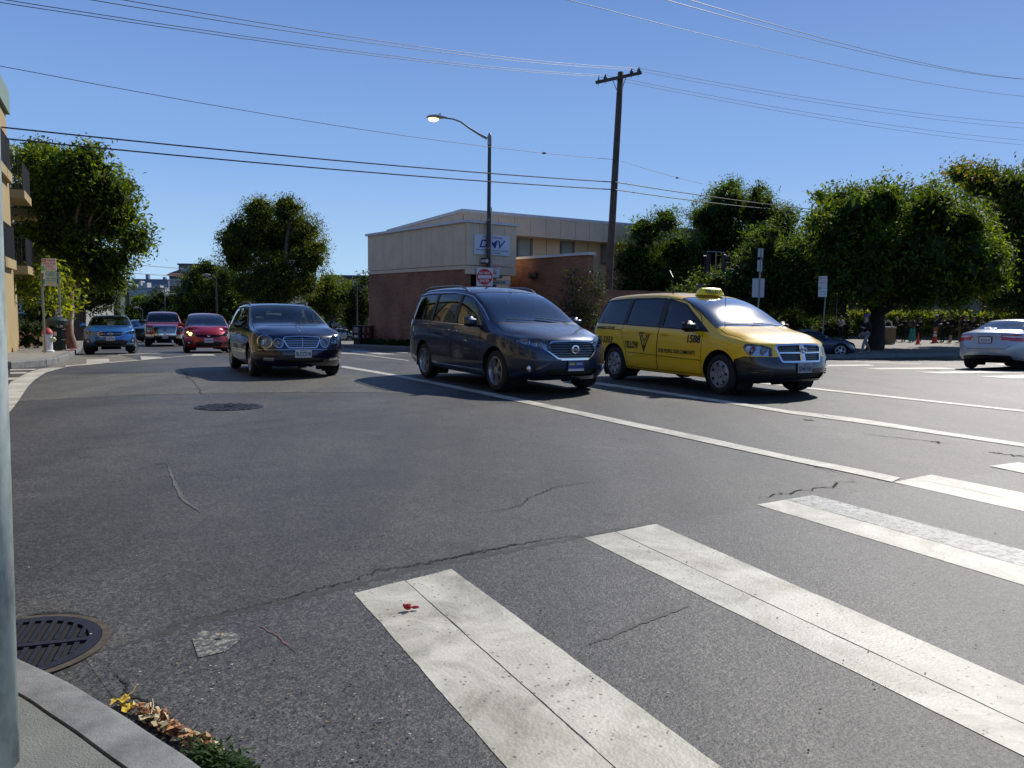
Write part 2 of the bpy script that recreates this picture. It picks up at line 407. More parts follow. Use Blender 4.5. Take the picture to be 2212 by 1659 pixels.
# markings
def mark(pix, m=None, off=.007, name='road_marking'): return sheet(name, pix, off, m or PAINT, road, step=.75)
z7 = lambda a: [(1700.7 + x / 4.326, 757.1 + y / 4.326) for x, y in a]
z6 = lambda a: [(674.8 + x / 9.6, 658.3 + y / 9.6) for x, y in a]
mark([(740, 790.5), (900, 818), (1100, 857), (1530, 947), (1700.7, 984.8), (1862.5, 1016), (1945.7, 1033.3), (1927.2, 1042.6), (1804.7, 1016), (1700.7, 995.2), (1520, 956), (1095, 863.5), (890, 821.5), (735, 794)])
mark([(1290, 826), (1450, 849), (1600, 871), (1700.7, 887), (1848.6, 903.9), (2047.4, 935), (2212, 958.7), (2400, 988), (2400, 998), (2212, 966.3), (2047.4, 942), (1839.4, 912), (1700.7, 893.5), (1600, 877), (1440, 853), (1280, 830)])
mark([(1500, 812.5), (1746.9, 837.5), (2212, 887), (2400, 907), (2400, 911.5), (2212, 890.7), (1735, 839.6), (1500, 815)])
# crossing bars of the near crosswalk, each of two rolled strips
def rough_edges(P, st=.05, j=.0011):
    rr = random.Random(int(abs(P[0].x) * 1000)); out = []
    for i, a in enumerate(P):
        b = P[(i + 1) % len(P)]; L = (b - a).length; n = max(1, int(L / st)); d = (b - a).normalized(); s = Vector((-d.y, d.x, 0)); w = 0
        if L > 30: n = 1
        for k in range(n):
            w = w * .6 + rr.gauss(0, j); out.append(a.lerp(b, k / n) + (s * w if k else s * 0))
    return out
def bar(a, b, c, d, m=PAINT, split=.5, m2=None):
    """a, b near end left and right; c, d far end right and left (pixels)"""
    A, B, C, D = [gp(*p) for p in (a, b, c, d)]
    k = split; M1 = A.lerp(B, k); M2 = D.lerp(C, k); e = (B - A).normalized() * .004
    for first, q, mm in ((True, [A, M1 - e, M2 - e, D], m), (False, [M1 + e, B, C, M2 + e], m2 or m)):
        q = rough_edges(q)
        sheet('crossing_strip', [(p.x, p.y) for p in q], .0040 if first else .0035, mm, road, world=True, step=.75)
bar((1248, 1833.5), (1797, 1833.5), (975, 1230), (765, 1283), split=.5)
bar((2750, 1903), (2900, 1785), (1417, 1132.6), (1262, 1163), PAINT_W, .42, PAINT)
bar((2600, 1383), (2600, 1292), (1757, 1070), (1635, 1091), PAINT, .5, PAINT_G)
bar((2500, 1170), (2500, 1123), (2011.6, 1025.7), (1930, 1042.3), split=.5)
mark([(2137.6, 1008), (2200, 1000), (2500, 1045), (2500, 1085)])
mark([(415, 1383), (436, 1365), (505, 1367), (520, 1383), (488, 1409), (428, 1423)], PAINT_X, .005)
0 and mark([(640, 1307), (760, 1283), (775, 1296), (650, 1330)], paintmat('paint_remnant', (.26, .26, .24), .66, 60), .005)
# far crossings
for p in ([(700, 165), (1450, 160), (1600, 175), (850, 180)], [(1200, 203), (1900, 192), (2300, 207), (1420, 218)], [(1770, 243), (2400, 226), (2500, 262), (2070, 264)], [(375, 136), (760, 133), (820, 145), (375, 151)],
          [(2300, 120), (1900, 128), (2000, 136), (2400, 130)], [(375, 94), (1250, 126), (1240, 130), (375, 99)]):
    mark(z7(p))
for p in ([(560, 993), (860, 1005), (1300, 1062), (2000, 1158), (1995, 1170), (1290, 1078), (850, 1026), (560, 1020)], [(790, 958), (1130, 962), (1230, 985), (1090, 998), (860, 980)], [(1100, 998), (1235, 985), (1770, 1030), (1390, 1034)],
          [(650, 936), (1000, 938), (1000, 943), (650, 942)], [(1510, 976), (1800, 982), (2000, 996), (1950, 1006), (1700, 994)]):
    mark(z6(p))
mark([(24.8, 886.8), (39.7, 867), (59.5, 837), (74.4, 822), (99, 805.5), (141, 794), (99, 795.8), (82, 798), (62, 805), (47, 812.4), (23.6, 826), (-10, 870), (-20, 930)])
mark([(22, 798.5), (80, 797.2), (74, 800), (22, 801)]); mark([(22, 804.5), (60, 804), (55, 807.5), (22, 808)]); mark([(10, 817), (42, 816), (30, 821), (10, 822)])
mark([(141, 793), (303, 779), (303, 777.8), (141, 790.5)]); mark([(303, 778.9), (420, 768), (420, 767.1), (303, 777.9)]); mark([(255, 767.8), (420, 760), (420, 759.2), (255, 766.6)])
mark([(187, 776.5), (235.6, 775), (236.5, 784.5), (186, 789)]); mark([(302.6, 770), (346, 771.2), (357, 774.7), (306, 777.8)]); mark([(416.7, 765.6), (458.8, 765.1), (467, 768.5), (411.7, 768.9)])
sheet('gutter', [(99, 799), (141, 791.5), (303, 778.6), (255, 767), (161, 768.5), (135, 782), (105, 792)], .0035, mat('gutter_concrete', (.15, .14, .115), .85, noise=.2, nscale=3), road)
# cracks and seams: jagged ribbons lying in the asphalt
def ribbon(pix, w, m, name='crack', jag=.012, off=.0045, n=10, world=False):
    P = [Vector(p) if world else gp(*p) for p in pix]; Q = []
    for a, b in zip(P, P[1:]):
        for k in range(n): Q.append(a.lerp(b, k / n))
    Q.append(P[-1]); vs = []; fs = []
    rr = random.Random(len(pix) * 17 + int(pix[0][0]))
    for i, q in enumerate(Q):
        t = (Q[min(i + 1, len(Q) - 1)] - Q[max(i - 1, 0)]); t = Vector((t.x, t.y, 0)).normalized(); s = Vector((-t.y, t.x, 0))
        j = rr.gauss(0, jag); ww = w * rr.uniform(.25, 1.15) * min(1, .15 + 4 * min(i, len(Q) - 1 - i) / len(Q))
        for sg in (-1, 1):
            r = q + s * (j + sg * ww / 2); vs.append((r.x, r.y, G(r.x, r.y) + off))
    for i in range(len(Q) - 1): fs.append((2 * i, 2 * i + 2, 2 * i + 3, 2 * i + 1))
    me = bpy.data.meshes.new(name); me.from_pydata(vs, [], fs); return link(name, me, m, road)
ribbon([(175, 1421), (300, 1382), (455, 1338), (600, 1302), (760, 1266), (905, 1226), (1000, 1211), (1130, 1184), (1260, 1160), (1420, 1131)], .075, TAR, 'tar_seam', .012, .0022, 14)
ribbon([(330, 1365), (455, 1331), (600, 1297), (700, 1270), (765, 1254), (820, 1232), (905, 1221), (1000, 1201), (1100, 1180), (1180, 1166), (1260, 1157), (1420, 1127)], .013, DARK, 'crack', .010, .0046, 16)
ribbon([(860, 1229), (960, 1209), (1060, 1187), (1150, 1172)], .016, DARK, 'crack', .008, .0048, 16)
ribbon([(1010, 1113), (1070, 1105), (1120, 1095), (1150, 1073), (1200, 1053), (1280, 1042), (1345, 1028)], .010, DARK, 'crack', .010, .0046, 14)
ribbon([(1540, 960), (1640, 980), (1740, 1003), (1830, 1028)], .014, DARK, 'crack', .006, .0046, 10)
ribbon([(1640, 1078), (1700, 1066), (1790, 1052), (1845, 1036)], .020, DARK, 'crack', .02, .0046, 10)
ribbon([(1700, 890), (1770, 897), (1820, 908)], .016, DARK, 'crack', .012, .009, 10)
ribbon([(1860, 936), (1900, 942), (1990, 951), (2070, 962)], .018, DARK, 'crack', .008, .0046, 10)
ribbon([(2010, 954), (2035, 958)], .09, DARK, 'pothole', .03, .0047, 10)
ribbon([(2130, 976), (2180, 983), (2240, 990)], .05, DARK, 'crack', .02, .0047, 10)
ribbon([(1735, 907), (1760, 909)], .10, DARK, 'pothole', .02, .0047, 8)
ribbon([(1270, 1393), (1330, 1370), (1400, 1340), (1490, 1310)], .04, mat('skid_stain', (.045, .045, .044), .7), 'stain', .002, .0042, 12)
ribbon([(360, 1000), (380, 1050), (395, 1080), (435, 1108)], .035, mat('chalk_stain', (.10, .10, .095), .9), 'stain', .001, .0042, 14)
ribbon([(245, 1455), (275, 1480), (268, 1500), (330, 1520), (370, 1550), (400, 1590)], .014, DARK, 'crack', .004, .0046, 14)
ribbon([(60, 1330), (100, 1326), (150, 1326), (195, 1338), (212, 1355), (205, 1372)], .045, DARK, 'crack', .004, .0046, 14)
ribbon([(380, 790), (420, 830), (450, 860)], .02, DARK, 'crack', .02, .0060, 8)
ribbon([(1820, 789), (1900, 794), (1990, 797), (2080, 806), (2212, 812)], .03, DARK, 'crack', .03, .0046, 10)
ribbon([(745, 779), (830, 782), (880, 787)], .05, DARK, 'crack', .02, .0046, 10)
ribbon([(955, 1455), (970, 1430), (1010, 1402)], .01, mat('pink_chalk', (.20, .07, .07), .9), 'stain', .004, .0042, 8) if False else ribbon([(560, 1352), (600, 1375), (640, 1412)], .016, mat('pink_chalk', (.13, .075, .075), .9), 'stain', .002, .0042, 8)

# near corner: kerb stones and pavement slabs
kout = [gp(*p, .142) for p in ((-260, 1330), (-120, 1362), (-20, 1392), (43.6, 1416), (152.8, 1466), (212.8, 1501.5), (272.8, 1537), (343.7, 1583.4), (420, 1632.5), (500, 1700), (560, 1790), (600, 1960))]
for q in kout: q.z = 0
kin = []
for i, p in enumerate(kout):
    t = (kout[min(i + 1, len(kout) - 1)] - kout[max(i - 1, 0)]).normalized(); kin.append(p + Vector((t.y, -t.x, 0)) * .155)
pav = empty('pavement', (0, 0, 0)); pav['kind'] = 'structure'
fine = []
def subdiv(P, n=5):
    Q = []
    for i in range(len(P) - 1):
        p0 = P[max(i - 1, 0)]; p1 = P[i]; p2 = P[i + 1]; p3 = P[min(i + 2, len(P) - 1)]
        for k in range(n):
            t = k / n
            Q.append(.5 * ((2 * p1) + (-p0 + p2) * t + (2 * p0 - 5 * p1 + 4 * p2 - p3) * t * t + (-p0 + 3 * p1 - 3 * p2 + p3) * t ** 3))
    Q.append(P[-1]); return Q
ko = subdiv(kout); ki = []
for i, p in enumerate(ko):
    t = (ko[min(i + 1, len(ko) - 1)] - ko[max(i - 1, 0)]).normalized(); s = Vector((-t.y, t.x, 0))
    if s.dot(Vector((-1.6, 0.9, 0)) - p) < 0: s = -s
    ki.append((p, s))
def kerbstone(i0, i1):
    mb = MB(); ring = []
    for i in range(i0, i1 + 1):
        p, s = ki[i]
        e = .004 if i == i0 else (-.004 if i == i1 else 0)
        t = Vector((s.y, -s.x, 0)) * e
        prof = [(0, 0), (.004, .115), (.012, .135), (.03, .142), (.148, .145), (.150, .05)]
        for a, z in prof: q = p + s * a; ring.append((q.x, q.y, z))
    n = 6; fs = []
    for k in range(i1 - i0):
        for j in range(n - 1): a = k * n + j; fs.append((a, a + 1, a + 1 + n, a + n))
    fs.append(tuple(range(n - 1, -1, -1))); fs.append(tuple(range((i1 - i0) * n, (i1 - i0) * n + n)))
    mb.add(ring, fs); o = mb.build('kerb_stone', CONC_D, pav, True)
for a, b in ((0, 14), (14, 36), (36, len(ko) - 1)): kerbstone(a, b)
inner = [p + s * .158 for p, s in ki]
sl = MB()
corner = Vector((-4.5, -1.2, 0))
joint_i = min(range(len(inner)), key=lambda i: abs(proj((inner[i].x, inner[i].y, .142))[0] - 300))
def slab(pts):
    mb = MB(); mb.prism([(p.x, p.y) for p in pts], .02, .142); mb.build('slab', CONC_P, pav)
q = inner[joint_i]; dirj = (gp(370, 1654) - gp(340, 1663)); dirj = (gp(202, 1659, .142) - gp(294.6, 1646, .142)).normalized(); dirj.z = 0
slab(inner[0:joint_i + 1] + [q + dirj * 4.0, Vector((-5.5, inner[0].y, 0))])
off_ = Vector((.0, -.012, 0))
slab([inner[joint_i] + off_] + inner[joint_i + 1:] + [Vector((-.6, 0.2, 0)), Vector((-5.5, 0.2, 0)), q + dirj * 4.0 + off_])
mb = MB(); mb.prism([(p.x, p.y) for p in [k[0] + k[1] * .02 for k in ki]] + [(-.7, .25), (-5.4, .25), (-5.4, kout[0].y)], 0, .02); mb.build('slab_bed', DARK, pav)

GRIME = mat('gutter_grime', (.022, .019, .015), .95, noise=.6, nscale=40)
ribbon([(p.x - .0, p.y, 0) for p in [k[0] - k[1] * .035 for k in ki[6:]]], .075, GRIME, 'gutter_grime', .010, .0052, 2, world=True)
ribbon([(p.x, p.y, 0) for p in [k[0] - k[1] * .10 for k in ki[22:44]]], .05, GRIME, 'gutter_grime', .014, .0056, 2, world=True)
# raised pavements across the street
def raised(name, pix, h=.15, m=None):
    o = sheet(name, pix, h, m or CONC, None, wall=h + .03, kind='structure', step=1.5); return o
lk = [(-200, 803), (22, 797), (99, 790), (125, 785.5), (141, 779), (158, 770), (166, 762), (182, 743), (204, 716), (226, 690)]
lw = [gp(*p) for p in lk]; far_l = lw[-1]
raised('pavement_left', [(p.x, p.y) for p in []] or lk + [(-600, 690), (-900, 803)])
rk = [(300, 684.5), (380, 697), (480, 712), (620, 732), (705, 744.5), (745, 751), (880, 757), (1100, 763), (1300, 768), (1600, 773), (1790, 775), (1950, 772), (2070, 769.5), (2212, 768), (2700, 768)]
PAVR = mat('pavement_right', (.21, .19, .16), .85, noise=.25, nscale=2, bump=.003, bscale=90)
rw = [gp(*p) for p in rk]
sheet('pavement_right', [(p.x, p.y) for p in rw] + [(69, 45), (69, 99), (-40, 99)], .15, PAVR, None, world=True, wall=.18, kind='structure')
# kerb lips (paler edge stones) on both
def kerb_line(P, w=.15, h=.155, name='kerb', side=1, m=CONC_D, seg=2.4, par=None):
    P = [Vector((p.x, p.y, 0)) for p in P]; Q = []
    for a, b in zip(P, P[1:]):
        L = (b - a).length; n = max(1, int(L / seg))
        for k in range(n): Q.append((a.lerp(b, k / n), a.lerp(b, (k + 1) / n)))
    root = empty(name, (0, 0, 0)); root['kind'] = 'structure'
    for a, b in Q:
        t = (b - a).normalized(); s = Vector((-t.y, t.x, 0)) * side; a = a + t * .012; b = b - t * .012
        vs = []
        for q in (a, b):
            g = G(q.x, q.y)
            for o_, z in ((-.02, -.05), (-.02, h - .02), (.0, h), (w, h), (w, -.02)): r = q + s * o_; vs.append((r.x, r.y, g + z))
        mb = MB(); mb.add(vs, [(i, i + 1, i + 6, i + 5) if side < 0 else (i + 5, i + 6, i + 1, i) for i in range(4)] + [(0, 1, 2, 3, 4) if side > 0 else (4, 3, 2, 1, 0), (9, 8, 7, 6, 5)])
        mb.build('kerb_stone', m, root)
    return root
kr = kerb_line(rw[3:], side=1, name='kerb_right', seg=2.6)
kl = kerb_line(lw[1:8], side=1, name='kerb_left', seg=1.2)
# ------------------------------------------------------------------ buildings
def brickmat(name, c1, c2, mortar, sx=1.0):
    m = bpy.data.materials.new(name); t, b = nodes(m)
    tc = t.nodes.new('ShaderNodeTexCoord'); sp = t.nodes.new('ShaderNodeSeparateXYZ'); cb = t.nodes.new('ShaderNodeCombineXYZ'); ad = t.nodes.new('ShaderNodeMath')
    t.links.new(tc.outputs['Object'], sp.inputs[0]); t.links.new(sp.outputs[0], ad.inputs[0]); t.links.new(sp.outputs[1], ad.inputs[1])
    t.links.new(ad.outputs[0], cb.inputs[0]); t.links.new(sp.outputs[2], cb.inputs[1])
    br = t.nodes.new('ShaderNodeTexBrick'); br.inputs['Scale'].default_value = 1; br.inputs['Brick Width'].default_value = .24 * sx; br.inputs['Row Height'].default_value = .078 * sx; br.inputs['Mortar Size'].default_value = .007
    br.inputs['Color1'].default_value = (*c1, 1); br.inputs['Color2'].default_value = (*c2, 1); br.inputs['Mortar'].default_value = (*mortar, 1)
    t.links.new(cb.outputs[0], br.inputs[0])
    n = t.nodes.new('ShaderNodeTexNoise'); n.inputs['Scale'].default_value = .7; n.inputs['Detail'].default_value = 8; t.links.new(tc.outputs['Object'], n.inputs['Vector'])
    r = t.nodes.new('ShaderNodeValToRGB'); r.color_ramp.elements[0].position = .35; r.color_ramp.elements[0].color = (.72, .70, .68, 1); r.color_ramp.elements[1].position = .7; r.color_ramp.elements[1].color = (1.15, 1.15, 1.12, 1); t.links.new(n.outputs['Fac'], r.inputs[0])
    x = t.nodes.new('ShaderNodeMixRGB'); x.blend_type = 'MULTIPLY'; x.inputs[0].default_value = 1; t.links.new(br.outputs[0], x.inputs[1]); t.links.new(r.outputs[0], x.inputs[2])
    t.links.new(x.outputs[0], b.inputs['Base Color']); b.inputs['Roughness'].default_value = .85
    bp = t.nodes.new('ShaderNodeBump'); bp.inputs['Distance'].default_value = .01; bp.invert = True; t.links.new(br.outputs['Fac'], bp.inputs['Height']); t.links.new(bp.outputs[0], b.inputs['Normal'])
    MATS[name] = m; return m
BRICK = brickmat('brick_brown', (.37, .155, .075), (.27, .11, .058), (.21, .17, .14))
PANEL = mat('panel_beige', (.68, .53, .37), .8, noise=.10, nscale=1.2, bump=.002, bscale=60)
CREAM = mat('render_cream', (.74, .62, .42), .85, noise=.12, nscale=1)
COPE = mat('coping_white', (.60, .60, .60), .6, noise=.12, nscale=2)
JOINT = mat('joint_dark', (.20, .165, .13), .9)
WGL = mat('window_pane', (.10, .125, .13), .08, coat=.3); BLIND = mat('pale_blind', (.34, .40, .38), .5)
DGL = mat('dark_pane', (.012, .014, .016), .06)
FRAME = mat('metal_frame', (.18, .19, .20), .5, metal=.3)

u = ray(-143, 645); u = Vector((u.x, u.y, 0)).normalized(); v = Vector((u.y, -u.x, 0))
A = at(1005, 661, 36.6); A.z = 0
dmv = empty('office_building', A, math.atan2(v.y, v.x), 'beige panelled office building on a brown brick base with a DMV sign', 'building')
def Lp(x, y): return A + v * x + u * y
def solve(px, f):
    lo, hi = -5., 90.; s0 = proj(f(lo + 5.01))[0] - proj(f(5))[0]
    inc = proj(f(6))[0] > proj(f(5))[0]
    lo = 0. if True else lo
    for _ in range(40):
        m = (lo + hi) / 2
        if (proj(f(m))[0] < px) == inc: lo = m
        else: hi = m
    return (lo + hi) / 2
lx = lambda px, y=0.: solve(px, lambda t: Lp(t, y)); ly = lambda px, x=0.: solve(px, lambda t: Lp(x, t))
z_roof = zat(A, 474.7); z_cop = z_roof - .12; z_pb = zat(A, 573.0); z_bt = zat(A, 581); z_bb = zat(A, 591.5)
LW = ly(797); XE = lx(1110.3)
def part(name, m, boxes, parent=None, bev=0):
    mb = MB()
    for c, d in boxes: mb.box(c, d, bev=bev)
    return mb.build(name, m, parent or dmv)
zg = -1.6
part('wall', JOINT, [((XE / 2 - .03, LW / 2, (z_roof + z_bb) / 2 - .05), (XE - .16, LW - .12, z_roof - z_bb - .1))])
part('brick_wall', BRICK, [((.16, LW / 2 + .02, (z_bt + zg) / 2), (.30, LW - .02, z_bt - zg)), ((5, LW - .16, (z_bt + zg) / 2), (9.4, .3, z_bt - zg))])
part('soffit_band', CREAM if False else PANEL, [((.0, LW / 2, (z_bt + z_pb) / 2 - .004), (.10, LW + .04, z_pb - z_bt)), ((XE / 2, -.01, (z_bb + z_pb) / 2 - .004), (XE + .02, .10, z_pb - z_bb - .01)), ((XE - .05, 2.4, (z_bb + z_pb) / 2), (.1, 4.7, z_pb - z_bb))])
pan_me = None
n = 10
for k in range(n):
    y0 = LW * k / n; o = part('wall_panel', PANEL, [((0, y0 + LW / n / 2, (z_cop + z_pb) / 2 + .008), (.10, LW / n - .016, z_cop - z_pb - .03))])
for k in range(4):
    w_ = XE / 4; part('wall_panel', PANEL, [((w_ * (k + .5), -.03, (z_cop + z_pb) / 2 + .008), (w_ - .016, .10, z_cop - z_pb - .03))])
for k in range(2): part('wall_panel', PANEL, [((XE - .03, 1.25 + 2.35 * k, (z_cop + z_pb) / 2 + .008), (.10, 2.3, z_cop - z_pb - .03))])
part('coping', COPE, [((-.04, LW / 2, (z_roof + z_cop) / 2), (.28, LW + .16, z_roof - z_cop)), ((XE / 2 + .1, -.06, (z_roof + z_cop) / 2), (XE + .02 + .0, .27, z_roof - z_cop - .004)), ((XE, 2.5, (z_roof + z_cop) / 2), (.22, 4.8, z_roof - z_cop - .008))])
part('roof', mat('roof_grey', (.20, .20, .19), .9), [((XE / 2, LW / 2, z_roof - .16), (XE - .3, LW - .3, .05))])
# entrance under the overhang
part('entrance_recess', JOINT, [((XE / 2 + .4, 2.6, 1.0), (XE + .6, .1, 5.2)), ((XE / 2, 1.3, z_bb + .03), (XE - .2, 2.5, .04))])
for k in range(4): part('door_pane', DGL, [((.55 + k * (XE - .6) / 4 + .32, 1.6, .6), ((XE - .6) / 4 - .1, .03, 4.0))])
for k in range(5): part('door_frame', FRAME, [((.52 + k * (XE - .6) / 4, 1.58, .6), (.07, .08, 4.05))])
# upper storey set back
yb_ = 3.0; xb = lx(998.6, yb_) if proj(Lp(0, yb_))[0] < 998.6 else -0.0
Bp = Lp(xb, yb_); z_up = zat(Bp, 451.8); Cp_ = lambda px, y: Lp(lx(px, y), y)
P1 = Cp_(1110.4, yb_); z_ub = zat(P1, 507.5); z_ut1 = z_up; pe = Cp_(1480, yb_); xe = lx(1480, yb_) + 7; z_ur = zat(Cp_(1316.4, yb_), 479.6); z_urr = z_up + (z_ur - z_up) * (xe - xb) / (lx(1316.4, yb_) - xb)
ylb = ly(839.6, xb); z_ul = zat(Lp(xb, ylb), 496.6)
mb = MB(); mb.add([(xb + .1, yb_ + .1, z_ub + .02), (xe, yb_ + .1, z_ub + .02), (xe, yb_ + .1, z_urr - .14), (xb + .1, yb_ + .1, z_up - .14), (xb + .1, ylb, z_ul - .14), (xb + .1, ylb, z_pb), (xe, ylb, z_ul - .14), (xe, ylb, z_pb), (xb + .1, yb_ + .1, z_pb)],
    [(0, 1, 2, 3), (8, 0, 3, 4, 5), (3, 2, 6, 4), (6, 2, 1, 7), (4, 6, 7, 5)]); mb.build('upper_wall', JOINT, dmv)
def quadpanel(name, a, b, zb0, zt0, zb1, zt1, th, m, nrm):
    mb = MB(); n_ = Vector(nrm) * th
    P = [Vector((*a, zb0)), Vector((*b, zb1)), Vector((*b, zt1)), Vector((*a, zt0))]; mb.add([tuple(p) for p in P] + [tuple(p + n_) for p in P], [(0, 1, 2, 3), (7, 6, 5, 4), (0, 4, 5, 1), (1, 5, 6, 2), (2, 6, 7, 3), (3, 7, 4, 0)]); mb.build(name, m, dmv)
npn = 24; wj = (lx(1316.4, yb_) - lx(1110.4, yb_)) / 6.6
x = xb
while x < xe - .5:
    x2 = min(x + wj, xe); zt = lambda q: z_up + (z_urr - z_up) * (q - xb) / (xe - xb) - .16
    quadpanel('wall_panel', (x + .015, yb_), (x2 - .015, yb_), z_ub, zt(x), z_ub, zt(x2), .09, PANEL, (0, -1, 0)); x = x2
y = yb_
while y < ylb - .3:
    y2 = min(y + 2.0, ylb); zt = lambda q: z_up + (z_ul - z_up) * (q - yb_) / (ylb - yb_) - .16
    quadpanel('wall_panel', (xb, y + .015), (xb, y2 - .015), z_pb, zt(y), z_pb, zt(y2), .09, PANEL, (-1, 0, 0)); y = y2
quadpanel('coping', (xb - .12, yb_ - .14), (xe + .1, yb_ - .14), z_up - .15, z_up, z_urr - .15, z_urr, .12, COPE, (0, 1, 0)); quadpanel('coping', (xb - .13, yb_ - .10), (xb - .13, ylb), z_up - .15, z_up, z_ul - .15, z_ul, .12, COPE, (1, 0, 0))
# recessed cream wall with windows below the fascia
yr = yb_ + 1.1
part('cream_wall', CREAM, [(((xe + XE) / 2, yr + .12, (z_ub + zg) / 2), (xe - XE - .02, .2, z_ub - zg)), (((xe + XE) / 2, (yb_ + yr) / 2, z_ub + .01), (xe - XE, yr - yb_ + .2, .05))])
def wind(pxa, pxb, pya, pyb, y, pm=BLIND, fr=FRAME):
    xa, xb2 = lx(pxa, y), lx(pxb, y); za = zat(Lp(xa, y), pya); zb2 = zat(Lp(xa, y), pyb); w = xb2 - xa; h = za - zb2
    mb = MB()
    for c, d in (((xa, y - .02, (za + zb2) / 2), (.09, .10, h)), ((xb2, y - .02, (za + zb2) / 2), (.09, .10, h)), (((xa + xb2) / 2, y - .022, za), (w + .09, .10, .08)), (((xa + xb2) / 2, y - .022, zb2), (w + .09, .12, .08))): mb.box(c, d)
    f = mb.build('window', fr, dmv); mb = MB(); mb.box(((xa + xb2) / 2, y + .0, (za + zb2) / 2), (w - .06, .03, h - .06)); mb.build('pane', pm, f)
z6b = lambda a, b: ((1400 + a / 2.011) / 1.8228, (750 + b / 2.011) / 1.8228)
for (a_, b_, c_, d_) in ((1272, 370, 1375, 522), (1612, 395, 1705, 540), (1930, 415, 2010, 575), (2225, 430, 2300, 590)):
    p, q = z6b(a_, b_), z6b(c_, d_); wind(p[0], q[0], p[1], q[1], yr)
for (a_, b_, c_) in ((1392, 380, 1398), (1500, 380, 1503), (1607, 380, 1610), (1722, 398, 1728), (1826, 398, 1829)):
    p = z6b(a_, b_); X_ = lx(p[0], yr); part('wall_rib', JOINT, [((X_, yr + .012, (z_ub + z_pb) / 2 - .5), (.025, .02, z_ub - z_pb + 1.4))])
# brick wing wall with its white coping, running out towards the street
xw = lx(1101, 1.4); w0 = Lp(xw, 1.4); zw = zat(w0, 557.4)
yw = None
lo, hi = -14., 1.4
for _ in range(40):
    m_ = (lo + hi) / 2
    if proj(Lp(xw, m_))[0] > 1267: lo = m_
    else: hi = m_
yw = lo
part('brick_wall', BRICK, [((xw + .15, (1.4 + yw) / 2, (zw - .1 + zg) / 2), (.30, 1.4 - yw, zw - .1 - zg)), ((xw + 4.6, yw + .15, (zw - 1.6 + zg) / 2), (8.6, .30, zw - 1.6 - zg))])
part('coping', COPE, [((xw + .13, (1.4 + yw) / 2 - .05, zw - .04), (.42, 1.4 - yw + .12, .12))])
mb = MB(); lo, hi = yw, 1.4
for _ in range(30):
    m_ = (lo + hi) / 2
    if proj(Lp(xw, m_))[0] > 1154: lo = m_
    else: hi = m_
zl = zat(Lp(xw, lo), 595); mb.box((xw - .12, lo, zl), (.26, .55, .30), bev=.05); mb.build('wall_lamp', mat('lamp_bronze', (.05, .035, .025), .5), dmv)
# the sign
xs0, xs1 = lx(1019.6), lx(1094.6); zs0 = zat(Lp(xs0, 0), 505.6); zs1 = zat(Lp(xs1, 0), 553.5)
sw, sh_ = xs1 - xs0, zs0 - zs1
sg = empty('wall_sign', Lp((xs0 + xs1) / 2, -.13) + Vector((0, 0, (zs0 + zs1) / 2)), math.atan2(v.y, v.x), 'white wall sign with big blue DMV letters on the beige building', 'sign')
PLM = Matrix(((1, 0, 0, 0), (0, 0, -1, 0), (0, 1, 0, 0), (0, 0, 0, 1)))
DB = mat('sign_blue', (.012, .03, .24), .5); SW = mat('sign_white', (.60, .63, .70), .45)
mb = MB(); mb.box((0, 0, 0), (sw, .06, sh_)); mb.build('board', SW, sg)
mb = MB(); M = Matrix.Translation((0, -.032, 0)) @ PLM
vs, fs = fit_text('DMV', sw * .74, sh_ * .40, .018, .28); mb.add([M @ Vector((x, y + .02 * sh_ + sh_ * .03, .004)) for x, y in vs], fs)
plane_text(mb, M, [('STATE OF CALIFORNIA', 0, sh_ * .38, sw * .58, sh_ * .075, .02), ('DEPARTMENT OF MOTOR VEHICLES', 0, -sh_ * .27, sw * .93, sh_ * .075, .02), ('1377 FELL STREET', 0, -sh_ * .40, sw * .50, sh_ * .075, .02)], 0, .004)
mb.build('lettering', DB, sg)

# low wing of offices behind the trees on the right
wg = empty('low_building', (0, 0, 0), 0, 'dark low brick building behind the waiting people and trees', 'building')
E0 = at(1560, 660, 62); E1 = at(2520, 660, 66); E0.z = E1.z = 0; ed = (E1 - E0).normalized(); en = Vector((-ed.y, ed.x, 0)); EL = (E1 - E0).length
wg.location = E0; wg.rotation_euler = (0, 0, math.atan2(ed.y, ed.x))
DBR = brickmat('brick_dark', (.12, .07, .05), (.09, .055, .04), (.08, .07, .06))
mb = MB(); mb.box((EL / 2, 3, 1.6), (EL, 5.6, 5.4)); mb.build('wall', DBR, wg)
mb = MB(); mb.box((EL / 2, 2.6, 4.42), (EL + .6, 7.4, .24)); mb.build('roof', mat('roof_fascia', (.28, .29, .30), .7), wg)
k = 0; xk = 1.5
while xk < EL - 2:
    mb = MB()
    for c, d in (((xk, -.0 + .14, 1.9), (.07, .1, 3.2)), ((xk + 1.9, .14, 1.9), (.07, .1, 3.2)), ((xk + .95, .142, 3.5), (1.95, .1, .07)), ((xk + .95, .142, .3), (1.95, .1, .07)), ((xk + .95, .138, 1.9), (.05, .09, 3.2))): mb.box(c, d)
    f = mb.build('window', mat('pale_frame', (.36, .37, .37), .5), wg); mb = MB(); mb.box((xk + .95, .16, 1.9), (1.86, .04, 3.1)); mb.build('pane', DGL, f)
    xk += 2.35 if k % 4 != 3 else 4.3; k += 1

